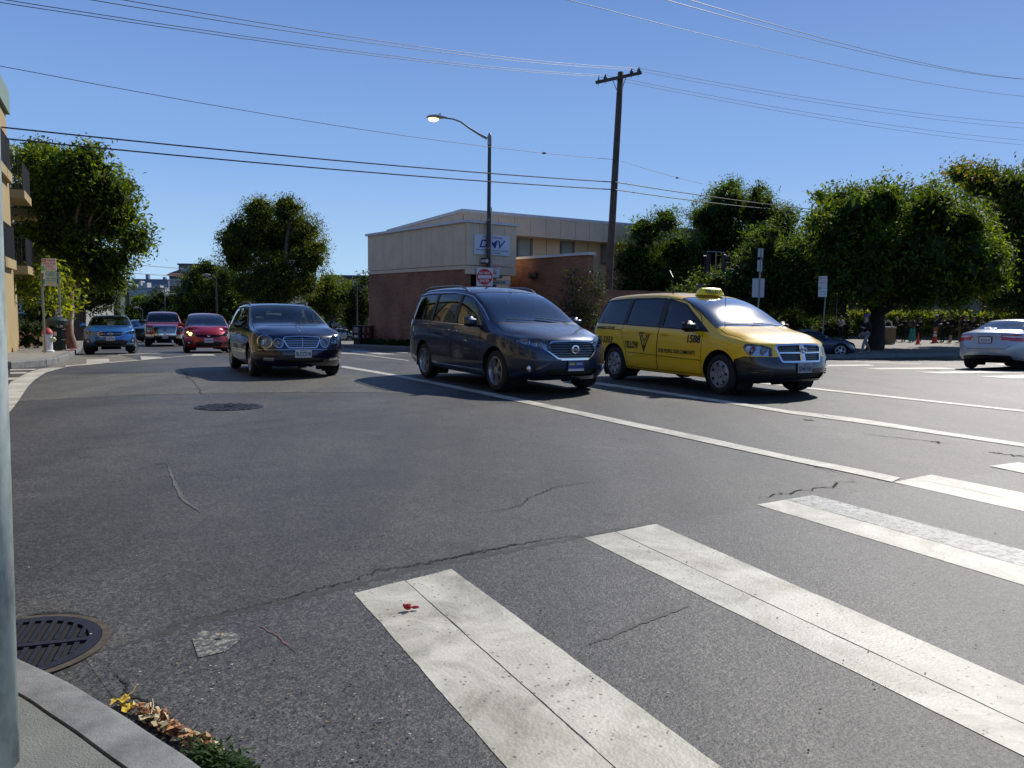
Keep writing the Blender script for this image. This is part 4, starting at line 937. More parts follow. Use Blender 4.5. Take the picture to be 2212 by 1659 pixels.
def board(px, py, D, w, h, yaw, name, label, cat='sign', face=SWH, rim=None, th=.012, shape=None, group=None):
    p = at(px, py, D); r = empty(name, p, yaw, label, cat, group); mb = MB()
    if shape: mb.add([(x, -th / 2, z) for x, z in shape] + [(x, th / 2, z) for x, z in shape], [tuple(range(len(shape))), tuple(range(2 * len(shape) - 1, len(shape) - 1, -1))] + [(i + len(shape), (i + 1) % len(shape) + len(shape), (i + 1) % len(shape), i) for i in range(len(shape))])
    else:
        P = rc([(-w / 2, -h / 2), (w / 2, -h / 2), (w / 2, h / 2), (-w / 2, h / 2)], min(w, h) * .07, 3); n = len(P)
        mb.add([(x, -th / 2, z) for x, z in P] + [(x, th / 2, z) for x, z in P], [tuple(range(n)), tuple(range(2 * n - 1, n - 1, -1))] + [(i + n, (i + 1) % n + n, (i + 1) % n, i) for i in range(n)])
    mb.build('board', face, r); return r
def rc(pts, r=.03, n=4):
    P = [Vector(p) for p in pts]; out = []
    for i, p in enumerate(P):
        a = P[i - 1] - p; b = P[(i + 1) % len(P)] - p; k = min(r, a.length * .45, b.length * .45); a = a.normalized() * k; b = b.normalized() * k
        for j in range(n + 1): t = j / n; q = (p + a) * (1 - t) ** 2 + p * 2 * t * (1 - t) + (p + b) * t ** 2; out.append((q.x, q.y))
    return out
def lay(r, name, m, polys=(), texts=(), off=.010):
    mb = MB()
    for P in polys: mb.add([(x, -off, z) for x, z in P], [tuple(range(len(P)))])
    if texts: plane_text(mb, PL, texts, 0, off + .001)
    return mb.build(name, m, r)
def circ(cx, cy, r, n=32): return [(cx + r * math.cos(2 * math.pi * k / n), cy + r * math.sin(2 * math.pi * k / n)) for k in range(n)]
def rect(cx, cy, w, h): return [(cx - w / 2, cy - h / 2), (cx + w / 2, cy - h / 2), (cx + w / 2, cy + h / 2), (cx - w / 2, cy + h / 2)]
SD = 36.75
s_ = board(1047, 598, SD, .762, .85, 0, 'do_not_enter_sign', 'square white sign with a red disc reading DO NOT ENTER on the lamp pole')
lay(s_, 'disc', SRED, [circ(0, 0, .365)]); lay(s_, 'bar', SWH, [rect(0, .0, .62, .145)], off=.013); lay(s_, 'lettering', SWH, texts=[('DO NOT', 0, .175, .52, .125, .035)], off=.013); lay(s_, 'lettering', SWH, texts=[('ENTER', 0, -.185, .44, .125, .035)], off=.013)
s_ = board(1069, 585, 37.15, .44, .60, R(8), 'tow_away_sign', 'red and white tow away no stopping sign behind the red disc sign')
lay(s_, 'red_band', SRED, [rect(0, .235, .42, .10), rect(-.155, .135, .10, .085)]); lay(s_, 'lettering', SWH, texts=[('TOW-AWAY', 0, .235, .36, .06, .02), ('NO', -.155, .135, .08, .06, .02)], off=.012); lay(s_, 'red_lettering', SRED, texts=[('STOPPING', .05, .135, .26, .075, .02), ('ANY', -.02, .0, .20, .085, .03), ('TIME', -.02, -.11, .23, .085, .03)])
s_ = board(1047.5, 563.5, 36.8, .42, .30, R(-18), 'one_way_sign', 'small black and white ONE WAY arrow sign on the lamp pole', face=SBLK)
lay(s_, 'arrow', SWH, [[(-.18, -.055), (.08, -.055), (.08, -.12), (.19, 0), (.08, .12), (.08, .055), (-.18, .055)]]); lay(s_, 'lettering', SBLK, texts=[('ONE WAY', -.045, 0, .22, .065, .02)], off=.013)
s_ = board(1080.5, 610.5, 38.3, 1.02, .22, R(6), 'street_name_sign', 'white street name sign reading BAKER in black letters')
lay(s_, 'border', SBLK, [rect(0, .095, .98, .008), rect(0, -.095, .98, .008), rect(.488, 0, .008, .19)]); lay(s_, 'lettering', SBLK, texts=[('BAKER', -.05, 0, .66, .105, .03)])
s_ = board(1079, 599.5, 38.3, .30, .115, R(6), 'block_number_sign', 'tiny plate reading 300 with an arrow above the street name'); lay(s_, 'arrow', SBLK, [rect(-.09, 0, .055, .014)]); lay(s_, 'lettering', SBLK, (), [('300', .045, 0, .15, .06, .02)])
for px in (1043, 1100):
    p = at(px, 661, 38.45); p.z = G(p.x, p.y) + .15; r_2 = empty('sign_post', p, 0, 'slim post %s of the BAKER street name sign' % ('at the left end' if px < 1060 else 'at the right end'), 'post'); mb = MB(); mb.cyl((0, 0, 0), .03, zat(p, 606) - p.z, 8); mb.build('pole', STEEL, r_2)
s_ = board(1049, 624, SD, .26, .30, 0, 'bicycle_sign', 'small red sign with a white bicycle under the red disc sign', face=SRED)
mb = MB()
for cx in (-.055, .055): mb.tube([(cx + .04 * math.cos(a), -.012, -.03 + .04 * math.sin(a)) for a in np.linspace(0, 2 * math.pi, 15)], .005, 4, False)
for a, b in (((-.055, -.03), (-.01, .03)), ((-.01, .03), (.035, .03)), ((.035, .03), (.055, -.03)), ((-.01, .03), (.005, -.03)), ((.005, -.03), (.035, .03)), ((-.055, -.03), (.005, -.03)), ((.035, .03), (.03, .055)), ((-.025, .04), (0, .04))): mb.tube([(a[0], -.012, a[1]), (b[0], -.012, b[1])], .005, 4)
mb.build('bicycle_symbol', SWH, s_)

# wooden utility pole
D_ = 37.0
p0 = at(1307, 660, D_); p0 = Vector((at(1307, 740, D_).x, D_, 0)); p0.z = G(p0.x, p0.y) + .1
up_, = (empty('utility_pole', p0, 0, 'tall leaning wooden utility pole with a crossarm and insulators', 'utility pole'),)
tp = at(1341, 156, D_)
mb = MB(); P = [];
for k in range(9): t = k / 8; P.append(Vector((0, 0, 0)).lerp(tp - p0, t))
mb.tube(P, [.19 - .055 * k / 8 for k in range(9)], 14); mb.build('pole', WOOD, up_, 'all')
ca = at(1285, 185, D_ - .2) - p0; cb = at(1389, 150, D_ - .2) - p0; yv = Vector((0, -.6, 0))
ca.y -= .5; cb.y += .5
mb = MB(); d = (cb - ca).normalized(); M = Matrix.Translation((ca + cb) / 2) @ d.to_track_quat('X', 'Z').to_matrix().to_4x4(); L_ = (cb - ca).length; mb.box((0, 0, 0), (L_, .11, .14), M=M, bev=.01); mb.build('crossarm', WOOD, up_)
ins = []
for t, m_, r_ in ((.055, mat('glass_green', (.12, .25, .22), .2), .04), (.20, mat('porcelain_brown', (.035, .014, .012), .12, coat=1), .085), (.78, MATS['porcelain_brown'], .085), (.945, MATS['porcelain_brown'], .085)):
    q = ca.lerp(cb, t); mb = MB(); mb.cyl((q.x, q.y, q.z - .16), .012, .28, 6); mb.build('pin', STEEL, up_)
    mb = MB(); mb.lathe([(r_ * 1.0, .08), (r_ * 1.05, .10), (r_ * .8, .17), (r_ * .45, .20), (r_ * .5, .23), (r_ * .38, .26), (.001, .27)], Matrix.Translation(q), 14); mb.build('insulator', m_, up_, True); ins.append(q + p0 + Vector((0, 0, .23)))
mid = P[-1] - (P[-1] - P[-2]).normalized() * 1.05
for t in (.36, .66):
    q = ca.lerp(cb, t); mb = MB(); mb.tube([q - Vector((0, 0, .05)), mid], .018, 5); mb.build('brace', STEEL, up_)

# wires
WIRE = mat('cable_black', (.008, .008, .012), .6)
def wire(name, label, pts, r, sag=.0, extra=None, group=None, n=14):
    """pts: world points; each span hangs a little"""
    c0 = Vector(pts[0]); V = []
    for a, b in zip(pts, pts[1:]):
        a = Vector(a); b = Vector(b); L = (b - a).length
        for k in range(n): t = k / n; V.append(a.lerp(b, t) - Vector((0, 0, 4 * sag * L / 30 * t * (1 - t))) - c0)
    V.append(Vector(pts[-1]) - c0); mb = MB(); mb.tube(V, r, 5)
    o = mb.build(name, WIRE, None); o.location = c0; tag(o, label, 'cable', group); return o
PW = 'power wires overhead'
labs = ['thin overhead wire on the green glass insulator, lowest of the crossarm wires', 'overhead wire on the left brown insulator of the crossarm', 'overhead wire on the inner right insulator of the crossarm', 'topmost overhead wire, on the outer right end of the crossarm']
for k, (lx_, rx_) in enumerate((((210, 0), (2212, 297)), ((255, 0), (2212, 287)), ((432, 0), (2212, 261)), ((495, 0), (2212, 251)))):
    a = at(*lx_, 17.5); q = at(*lx_, 17.5); I = ins[k]; a2 = a + (a - I) * .5; b = at(rx_[0], rx_[1], 58); b2 = b + (b - I) * .4
    wire('overhead_wire', labs[k], [a2, I, b2], .0085, .35, group=PW)
# phone cables lower down
for k, (a_, m_, b_, r_, sg_, lb) in enumerate((((5, 254), (1333, 394), (1985, 470), .030, .06, 'upper of the two thick black cables crossing the sky to the left edge'), ((5, 278), (1331, 410), (1850, 462), .030, .06, 'lower of the two thick black cables crossing the sky to the left edge'))):
    A_ = at(*a_, 24.0); I = at(m_[0], m_[1], 36.8); B_ = at(*b_, 56)
    wire('overhead_cable', lb, [A_ + (A_ - I) * .6, I, B_], r_ * .8, sg_ * 4)
A_ = at(0, 101, 20); I = at(1333, 345, 36.8); B_ = at(1520, 398, 44)
w_ = wire('guy_wire', 'single wire sagging from upper left to the pole between the cables and the crossarm wires', [A_ + (A_ - I) * .4, I], .009, .5)
w2_ = wire('guy_wire', 'short wire dropping right from the pole into the feathery tree', [I + Vector((.15, 0, -.05)), B_], .009, .15)
for (px, py, Dd, w) in ((1210, 325, 34.9, w_), (1457, 381, 40.7, w2_)):
    q = at(px, py, Dd); 
    q = min((w.location + v_.co for v_ in w.data.vertices), key=lambda t_: abs(proj(t_)[0] - px)); mb = MB(); mb.box((0, 0, 0), (.17, .07, .085), bev=.02); o = mb.build('wire_clamp', mat('clamp_grey', (.25, .27, .28), .5), w); o.location = q - w.location
for (a_, b_, D1, D2, lb) in (((1228, 0), (2212, 208), 20, 46, 'lowest of the three wires in the top right of the sky'), ((1440, 0), (2212, 171), 18, 44, 'middle of the three wires in the top right of the sky'), ((1490, 0), (2230, 172), 17.6, 44.3, 'uppermost of the three wires in the top right of the sky')):
    A_ = at(*a_, D1); B_ = at(*b_, D2); wire('overhead_wire', lb, [A_ + (A_ - B_) * .3, A_, B_, B_ + (B_ - A_) * .4], .0085, .25, group=None)
for (ya, yb, lb) in ((571, 580, 'upper faint wire across the far end of the street'), (590, 597, 'lower faint wire across the far end of the street')):
    wire('overhead_wire', lb, [at(255, ya - 2, 130), at(395, yb, 150)], .05, .05)

# blank sign from behind, right parking sign, signal
r, p = upright('sign_post', 'tall post with three blank pale sign backs behind the taxi', 1638, 33, 'sign post', z=.15)
tl = at(1643, 537, 33) - p; mb = MB(); mb.tube([(0, 0, 0), (tl.x * .9, 0, tl.z)], .03, 8); mb.build('pole', STEEL, r)
for (px, py, w, h, yw, nm) in ((1638, 622, .50, .78, 0, 'sign_back'), (1641.5, 571, .20, .60, 0, 'sign_back'), (1643, 549, .22, .48, 0, 'sign_back')):
    q = at(px, py, 32.93) - p; P = rc([(-w / 2, -h / 2), (w / 2, -h / 2), (w / 2, h / 2), (-w / 2, h / 2)], .03, 3); mb = MB(); n = len(P)
    mb.add([(x + q.x, q.y, z + q.z) for x, z in P] + [(x + q.x, q.y + .01, z + q.z) for x, z in P], [tuple(range(n)), tuple(range(2 * n - 1, n - 1, -1))] + [(i + n, (i + 1) % n + n, (i + 1) % n, i) for i in range(n)]); mb.build(nm, SREV, r)
mb = MB(); mb.tube([(tl.x * .5, -.10, tl.z * .5 - 0), (tl.x * .9, -.10, tl.z)], .022, 8); mb.build('bracket', STEEL, r)
r, p = upright('sign_post', 'slim post carrying two small parking signs above the roadster', 1779, 35, 'sign post')
tl = at(1785, 618, 35) - p; mb = MB(); mb.tube([(0, 0, 0), (tl.x * .9, 0, tl.z)], .03, 8); mb.build('pole', STEEL, r)
s_ = board(1777.5, 608, 34.93, .38, .46, 0, 'no_parking_sign', 'red and white NO PARKING sign, the upper one above the roadster'); lay(s_, 'red_panel', SRED, [rect(-.12, .14, .10, .11)]); lay(s_, 'panel_lettering', SWH, texts=[('NO', -.12, .14, .08, .07, .02)], off=.013); lay(s_, 'lettering', SRED, texts=[('PARKING', .06, .14, .20, .05, .02), ('8AM TO 10AM', 0, .02, .28, .045, .01), ('WEDNESDAY', 0, -.07, .30, .05, .02), ('STREET CLEANING', 0, -.17, .30, .025, .01)])
s_ = board(1777, 630, 34.93, .38, .45, 0, 'parking_limit_sign', 'green and white 2 HOUR PARKING sign, the lower one above the roadster'); lay(s_, 'green_panel', SGRN, [rect(-.12, .14, .10, .11)]); lay(s_, 'panel_lettering', SWH, texts=[('2', -.12, .14, .05, .08, .02)], off=.013); lay(s_, 'lettering', SGRN, texts=[('HOUR', .07, .15, .18, .05, .02), ('PARKING', 0, .0, .28, .065, .02), ('9AM - 6PM', 0, -.12, .26, .05, .01)])

def signal(name, label, px, D, py0, py1, heads, glow=None):
    p = at(px, 661, D); p.z = G(p.x, p.y) + .15; r = empty(name, p, 0, label, 'traffic light'); tl = at(px + 3, py0, D) - p
    mb = MB(); mb.tube([(0, 0, 0), (tl.x, 0, tl.z - 1.25)], .065, 10); mb.build('pole', GREENP, r, True)
    mb = MB(); mb.tube([(tl.x, 0, tl.z - 1.6), (tl.x, 0, tl.z)], .032, 8); mb.tube([(tl.x - .48, 0, tl.z - .02), (tl.x - .40, 0, tl.z + .04), (tl.x + .40, 0, tl.z), (tl.x + .48, 0, tl.z - .06)], .028, 6); mb.tube([(tl.x - .45, 0, tl.z - 1.14), (tl.x + .45, 0, tl.z - 1.2)], .028, 6); mb.cyl((tl.x, 0, tl.z - 1.6), .085, .5, 8); mb.build('bracket', STEEL, r, True)
    for sx, yw, lit in heads:
        cx = tl.x + sx; M = Matrix.Translation((cx, 0, tl.z - .60)) @ Matrix.Rotation(yw, 4, 'Z')
        mb = MB(); mb.box((0, 0, 0), (.30, .18, 1.02), M=M, bev=.03); h = mb.build('signal_head', SHK if 'SHK' in globals() else mat('signal_black', (.018, .018, .018), .5), r)
        for k in range(3):
            zc = .32 - .32 * k; mb = MB(); seg = [(.125 * math.cos(a), 0, zc + .125 * math.sin(a)) for a in np.linspace(R(-35), R(215), 13)]
            vs = [M @ Vector((x, -.09, z)) for x, _, z in seg] + [M @ Vector((x, -.30, z - .015)) for x, _, z in seg]; mb.add(vs, [(i, i + 1, i + 14, i + 13) for i in range(12)]); mb.build('visor', mat('signal_black', (.018, .018, .018), .5), h)
            mb = MB(); vs = [M @ Vector((.10 * math.cos(a), -.095, zc + .10 * math.sin(a))) for a in np.linspace(0, 2 * math.pi, 17)[:-1]]; mb.add(vs, [tuple(range(16))])
            mb.build('lens', mat('green_glow', (.1, .8, .5), .3, emit=(.05, .9, .5), estr=1.5) if (k == 2 and lit) else mat(('lens_red', 'lens_amber', 'lens_green')[k], ((.08, .01, .01), (.08, .05, .01), (.01, .05, .03))[k], .3), h)
    return r
signal('traffic_light', 'twin traffic light heads on a green post above the taxi roof', 1544, 40, 545, 700, ((-.42, R(-62), 0), (.40, R(58), 1)))
mb = MB(); q = at(1612, 625, 30)
r, p = upright('mounting_bracket', 'short horizontal grey tube just behind the taxi roof sign', 1508, 39.5, 'bracket'); q = at(1504, 616, 39.5) - p; q2 = at(1540, 617, 39.5) - p
mb.tube([q, q2], .05, 8); mb.tube([(0, 0, 0), (q.x, 0, q.z)], .03, 6); mb.build('tube', STEEL, r, True)
# far traffic light and lamps along the street
r, p = upright('traffic_light', 'far traffic light hanging on a long arm over the street', 192, 75, 'traffic light'); tt = at(195, 588, 75) - p; mb = MB(); mb.tube([(0, 0, 0), (0, 0, tt.z)], .10, 8); q = at(201, 604, 75) - p; q2 = at(272, 585, 75) - p; mb.tube([q, at(222, 594, 75) - p], [.07, .05], 6); mb.build('pole', STEEL, r)
q = at(275, 640, 118); r = empty('traffic_light', q, 0, 'black traffic light head high over the far crossing', 'traffic light'); mb = MB(); mb.box((0, 0, -.4), (.62, .3, 2.1), bev=.05); mb.build('signal_head', mat('signal_black', (.018, .018, .018), .5), r)
q = at(275, 629, 118); mb = MB(); tl = at(330, 615, 118) - q
for k in range(3):
    m2 = MB(); m2.ball((0, -.17, .25 - k * .65), (.2, .06, .2), 8); m2.build('lens', mat('lens_far', (.06, .05, .05), .3), r)
mb = MB(); mb.tube([(0, 0, .6), (.2, 0, .9), (5.6, 0, 1.3), (5.6, 0, -8)], .09, 6); mb.build('mast', STEEL, r)
def lampfar(label, hx, hy, D, px):
    p = at(px, 661, D); p.z = G(p.x, p.y); r = empty('street_lamp', p, 0, label, 'street lamp', None); h = at(hx, hy, D) - p; top = h.z - .35
    mb = MB(); mb.tube([(0, 0, 0), (0, 0, top)], [.10, .07], 8); mb.tube([(0, 0, top), (h.x * .4, 0, top + .35), (h.x, 0, h.z)], .045, 6); mb.build('pole', POLEG, r, True)
    mb = MB(); mb.ball((h.x, 0, h.z), (.42, .16, .13), 8); mb.build('lamp_head', mat('lamp_head_grey', (.30, .29, .27), .6), r, True)
lampfar('street lamp in front of the yellow topped tree above the red hatchback', 446, 594, 75, 468)
lampfar('street lamp between the red pickup and the grey corner building', 372, 636, 95, 386)
lampfar('smaller street lamp above the left corner of the red pickup', 294, 664.5, 110, 307)
r, p = upright('street_post', 'thin pole beside the brick building corner', 771, 49, 'post'); mb = MB(); mb.cyl((0, 0, 0), .06, 3.6, 8); mb.build('pole', POLEG, r)

# left corner: parking signs, hydrant, litter bin, planter
r, p = upright('sign_post', 'leaning post nearest the kerb with a white and green sign turned side on', 96, 27, 'sign post'); p2 = gp(98, 761.5, .15); r.location = p2; tl = at(89.5, 590, p2.y) - p2
mb = MB(); mb.tube([(0, 0, 0), (tl.x, 0, tl.z)], .03, 8); mb.build('pole', STEEL, r)
s_ = board(93.5, 594, p2.y - .02, .35, .55, R(-43), 'parking_limit_sign', 'green and white sign seen almost edge on beside the NO PARKING sign', face=SWH); lay(s_, 'green_panel', SGRN, [rect(0, .19, .33, .14)]); lay(s_, 'green_panel', SGRN, [rect(0, -.19, .33, .14)]); lay(s_, 'lettering', SGRN, texts=[('2 HR', 0, 0, .2, .1, .02)])
pp = gp(133, 757, .15); pp = Vector((pp.x, pp.y, pp.z)); r = empty('sign_post', pp, 0, 'post behind the litter bin carrying the NO PARKING TUESDAY sign', 'sign post'); tl = at(126.5, 588, pp.y) - pp; mb = MB(); mb.tube([(0, 0, 0), (tl.x, 0, tl.z)], .032, 8); mb.build('pole', STEEL, r)
Dp = pp.y - .05; kk = Dp / F
s_ = board(106, 571.5, Dp, 31 * kk, 26 * kk, 0, 'no_parking_sign', 'NO PARKING 12 noon to 2pm TUESDAY sign in red and white'); w_, h_ = 31 * kk, 26 * kk
lay(s_, 'red_panel', SRED, [rect(-w_ * .33, h_ * .33, w_ * .28, h_ * .26)]); lay(s_, 'panel_lettering', SWH, texts=[('NO', -w_ * .33, h_ * .33, w_ * .22, h_ * .17, .03)], off=.013)
lay(s_, 'lettering', SRED, texts=[('PARKING', w_ * .16, h_ * .33, w_ * .58, h_ * .15, .02), ('12NOON TO 2PM', 0, h_ * .07, w_ * .84, h_ * .14, .02), ('TUESDAY', 0, -h_ * .16, w_ * .62, h_ * .13, .02), ('STREET CLEANING', 0, -h_ * .38, w_ * .86, h_ * .08, .01)])
s_ = board(108, 602, Dp, 29 * kk, 31 * kk, 0, 'parking_limit_sign', 'pale green 2 HOUR PARKING sign under the NO PARKING TUESDAY sign', face=mat('faded_green_face', (.40, .52, .50), .5)); w_, h_ = 29 * kk, 31 * kk
lay(s_, 'green_panel', SGRN, [rect(-w_ * .36, h_ * .33, w_ * .22, h_ * .22)]); lay(s_, 'panel_lettering', SWH, texts=[('2', -w_ * .36, h_ * .33, w_ * .10, h_ * .15, .02)], off=.013); lay(s_, 'lettering', mat('faded_green_ink', (.10, .28, .22), .5), texts=[('HOUR', w_ * .15, h_ * .38, w_ * .42, h_ * .09, .02), ('PARKING', w_ * .12, h_ * .25, w_ * .56, h_ * .10, .02), ('9AM   6PM', 0, h_ * .02, w_ * .8, h_ * .09, .02), ('MON - FRI', 0, -h_ * .12, w_ * .8, h_ * .07, .02)])
lay(s_, 'badge', mat('badge_orange', (.75, .42, .10), .5), [circ(-w_ * .02, -h_ * .33, h_ * .09)])

hp_ = gp(104, 760.5, .15); r = empty('fire_hydrant', hp_, 0, 'white fire hydrant with a red cap on the left corner', 'fire hydrant'); r.scale = (.86,) * 3
WH = mat('hydrant_white', (.62, .62, .60), .55, noise=.15, nscale=8); RD = mat('hydrant_red', (.36, .03, .035), .6, noise=.2, nscale=9)
mb = MB(); mb.lathe([(.20, 0), (.20, .05), (.15, .07), (.145, .55), (.17, .58), (.17, .62)], None, 20); mb.build('barrel', WH, r, True)
mb = MB(); mb.lathe([(.185, .62), (.185, .66), (.165, .70), (.13, .77), (.07, .82), (.04, .83), (.04, .87), (.001, .88)], None, 20); mb.build('bonnet', RD, r, True)
mb = MB(); M = Matrix.Translation((0, 0, .44)) @ Matrix.Rotation(R(90), 4, 'Y')
mb.lathe([(.07, .12), (.07, .19), (.085, .19), (.085, .24), (.05, .26), (.03, .29), (.001, .29)], M, 12); mb.build('outlet_cap', mat('outlet_yellow', (.50, .47, .30), .6), r, True)
mb = MB(); M = Matrix.Translation((0, 0, .44)) @ Matrix.Rotation(R(-90), 4, 'Y'); mb.lathe([(.07, .12), (.07, .19), (.085, .19), (.085, .24), (.001, .26)], M, 12); mb.build('outlet_cap', MATS['outlet_yellow'], r, True)

bn = gp(125, 758.5, .15); r = empty('litter_bin', bn, 0, 'dark green litter bin with a round roof behind the hydrant', 'litter bin'); r.scale = (.80,) * 3
BG_ = mat('bin_green', (.012, .03, .025), .45)
mb = MB(); mb.lathe([(.29, .03), (.27, .03), (.27, .86), (.29, .86), (.30, .90), (.27, .92)], None, 24); mb.build('body', mat('bin_dark', (.006, .012, .010), .7), r, True)
mb = MB()
for k in range(24):
    for s2 in (1, -1):
        P = [(.285 * math.cos(2 * math.pi * k / 24 + s2 * t * .9), .285 * math.sin(2 * math.pi * k / 24 + s2 * t * .9), .06 + .78 * t) for t in np.linspace(0, 1, 7)]; mb.tube(P, .008, 3, False)
for z_ in (.05, .45, .85): mb.tube([(.285 * math.cos(a), .285 * math.sin(a), z_) for a in np.linspace(0, 2 * math.pi, 25)], .012, 4, False)
o = mb.build('lattice', BG_, r); o['kind'] = 'stuff'
mb = MB(); mb.lathe([(.40, 1.04), (.42, 1.22), (.40, 1.24), (.28, 1.31), (.10, 1.36), (.001, 1.37)], None, 28); mb.build('roof', BG_, r, True)
for k in range(4):
    a = math.pi / 4 + k * math.pi / 2; mb = MB(); mb.tube([(.27 * math.cos(a), .27 * math.sin(a), .86), (.37 * math.cos(a), .37 * math.sin(a), 1.08)], .015, 5); mb.build('stay', BG_, r)
mb = MB(); mb.box((.10, -.290, .70), (.10, .01, .16)); mb.build('notice', mat('notice_white', (.5, .5, .48), .6), r)

RB = mat('planter_brick', (.27, .09, .055), .85, noise=.25, nscale=9)
q0 = gp(38, 752, .15); q1 = gp(84, 746, .15); r = empty('brick_planter', q0, math.atan2(q1.y - q0.y, q1.x - q0.x), 'low red brick planter against the left building', 'planter'); L_ = (q1 - q0).length
bmesh_brick = None
for row in range(6):
    n_ = max(2, int(L_ / .42))
    for k in range(n_):
        w_ = L_ / n_; o_ = (row % 2) * w_ / 2; x0 = k * w_ + o_; x1 = min(x0 + w_ - .02, L_)
        if x1 - x0 < .05: continue
        mb = MB(); mb.box(((x0 + x1) / 2, .15, row * .13 + .06), (x1 - x0, .30, .115)); mb.build('brick', RB, r)
mb = MB(); mb.box((L_ / 2, .18, .36), (L_ - .04, .30, .72)); mb.build('core', CONC, r)
rs = random.Random(3); mb = MB()
for k in range(70):
    a = rs.uniform(0, 6.28); b = Vector((rs.uniform(0, L_), .4, .6)); l = rs.uniform(.5, 1.1); t = rs.uniform(.2, .9); e = b + Vector((math.cos(a) * l * t, math.sin(a) * l * t, l * (1 - t * .5))); m_ = b.lerp(e, .5) + Vector((0, 0, .12)); s2 = Vector((-math.sin(a), math.cos(a), 0)) * .02
    mb.add([b - s2, b + s2, m_ + s2, m_ - s2, e], [(0, 1, 2, 3), (3, 2, 4)])
mb.build('spiky_plant', mat('flax_bronze', (.09, .04, .045), .6), r)
mb = MB(); a, b = gp(36, 778.5, .10), gp(60, 776, .10)
sheet('red_kerb_paint', [(148, 768.6), (156, 759.5), (161, 760.2), (153, 770.2)], .156, mat('kerb_red', (.34, .07, .06), .7, noise=.25, nscale=6), kl)
mb = MB(); a, b = gp(55, 786), gp(88, 783.5); d = (b - a); mb.add([(a.x, a.y - .03, a.z + .02), (b.x, b.y - .03, b.z + .02), (b.x, b.y - .03, b.z + .10), (a.x, a.y - .03, a.z + .10)], [(0, 1, 2, 3)])
mb.build('drain_inlet', DARK, kl)

# newspaper boxes by the brick corner
for k, (px, w, m_, lb) in enumerate(((848, .5, mat('box_black', (.012, .012, .014), .5), 0), (864, .45, mat('box_darkred', (.12, .012, .012), .5), 0), (880, .5, mat('box_red', (.10, .008, .01), .5), 0))):
    px = (774.0, 787.0, 796.0)[k] ; p = gp(px, 743.5, .15); r = empty('newspaper_box', p, R(-20), ('black newspaper box, leftmost by the brick corner', 'dark red newspaper box between the other two boxes', 'deep red newspaper box against the brick wall')[k], 'newspaper box', 'newspaper boxes at the brick corner')
    mb = MB(); mb.box((0, 0, .62), (w, .45, .85), bev=.03); mb.box((0, 0, .1), (w * .8, .35, .2)); mb.build('cabinet', m_, r); mb = MB(); mb.box((0, -.232, .80), (w * .6, .01, .30)); mb.build('window', mat('box_window', (.25, .24, .22), .3) if k != 1 else mat('box_window_pink', (.35, .2, .2), .4), r)
    mb = MB(); mb.box((0, -.232, .45), (w * .45, .01, .14)); mb.build('label', mat('box_label', (.5, .5, .5), .5), r)

# wooden litter bin and cones under the ficus
p = gp(1916, 743, .15); r = empty('litter_bin', p, 0, 'square wooden litter bin with an open dome lid behind the ficus trunk', 'litter bin'); r.scale = (1.15,) * 3
for k in range(5):
    mb = MB(); mb.box((-.24 + .12 * k, -.29, .45), (.105, .03, .86)); mb.build('slat', mat('bin_wood', (.26, .17, .09), .8), r)
mb = MB(); mb.box((0, 0, .44), (.58, .54, .84)); mb.build('liner', mat('bin_brown', (.12, .08, .05), .8), r)
mb = MB(); mb.box((0, 0, .90), (.64, .62, .07)); mb.tube([(-.22, 0, .93), (-.18, 0, 1.15), (0, 0, 1.27), (.18, 0, 1.15), (.22, 0, .93)], .05, 8); mb.build('lid', mat('bin_lid', (.42, .42, .38), .6), r)
CO = mat('cone_orange', (.75, .045, .02), .5); CW = mat('cone_white', (.70, .70, .68), .4)
for k, (px, py, h, st, lb) in enumerate(((1982.5, 744, .72, False, 'small plain red orange traffic cone, left of the two on the pavement'), (2018.5, 740.5, 1.0, True, 'taller orange traffic cone with white bands, right of the two'))):
    p = gp(px, py, .15); r = empty('traffic_cone', p, 0, lb, 'traffic cone', 'traffic cones by the queue'); s2 = h
    mb = MB(); mb.box((0, 0, .02), (.36 * s2, .36 * s2, .04)); mb.build('base', CO, r)
    mb = MB(); mb.lathe([(.16 * s2, .04), (.035 * s2, s2), (.001, s2)], None, 18); mb.build('cone', CO, r, True)
    if st:
        for a_, b_ in ((.42, .56), (.64, .76)):
            f_ = lambda z: .16 * s2 + (.035 - .16) * s2 * (z - .04) / (s2 - .04) + .004
            mb = MB(); mb.lathe([(f_(a_), a_), (f_(b_), b_)], None, 18); mb.build('band', CW, r, True)

# manhole, storm grate, bits on the road
IRON = mat('cast_iron', (.030, .028, .034), .5, metal=.5, noise=.3, nscale=20); IRON2 = mat('cast_iron_dark', (.010, .010, .012), .6)
p = gp(495, 879.5); r = empty('manhole_cover', (p.x, p.y, .004), R(5), 'cast iron manhole cover with a raised grid in the middle of the road', 'manhole cover')
hx_ = [(.43 * math.cos(a), .36 * math.sin(a)) for a in np.linspace(0, 2 * math.pi, 21)[:-1]]
mb = MB(); mb.prism([(x * 1.06, y * 1.06) for x, y in hx_], -.02, .004); mb.build('ring', IRON, r); mb = MB(); mb.prism([(x * .97, y * .97) for x, y in hx_], -.01, .006); mb.build('plate', IRON2, r)
mb = MB()
for i in range(-6, 7):
    for j in range(-5, 6):
        x, y = i * .062, j * .062
        if (x / .40) ** 2 + (y / .33) ** 2 < 1 and (abs(x) > .12 or abs(y) > .1) and (i + j) % 2 == 0: mb.box((x, y, .008), (.045, .04, .008))
for q, d in (((0, .085, .008), (.20, .02, .01)), ((0, -.085, .008), (.20, .02, .01)), ((-.1, 0, .008), (.02, .17, .01)), ((.1, 0, .008), (.02, .17, .01)), ((0, 0, .008), (.12, .04, .01))): mb.box(q, d)
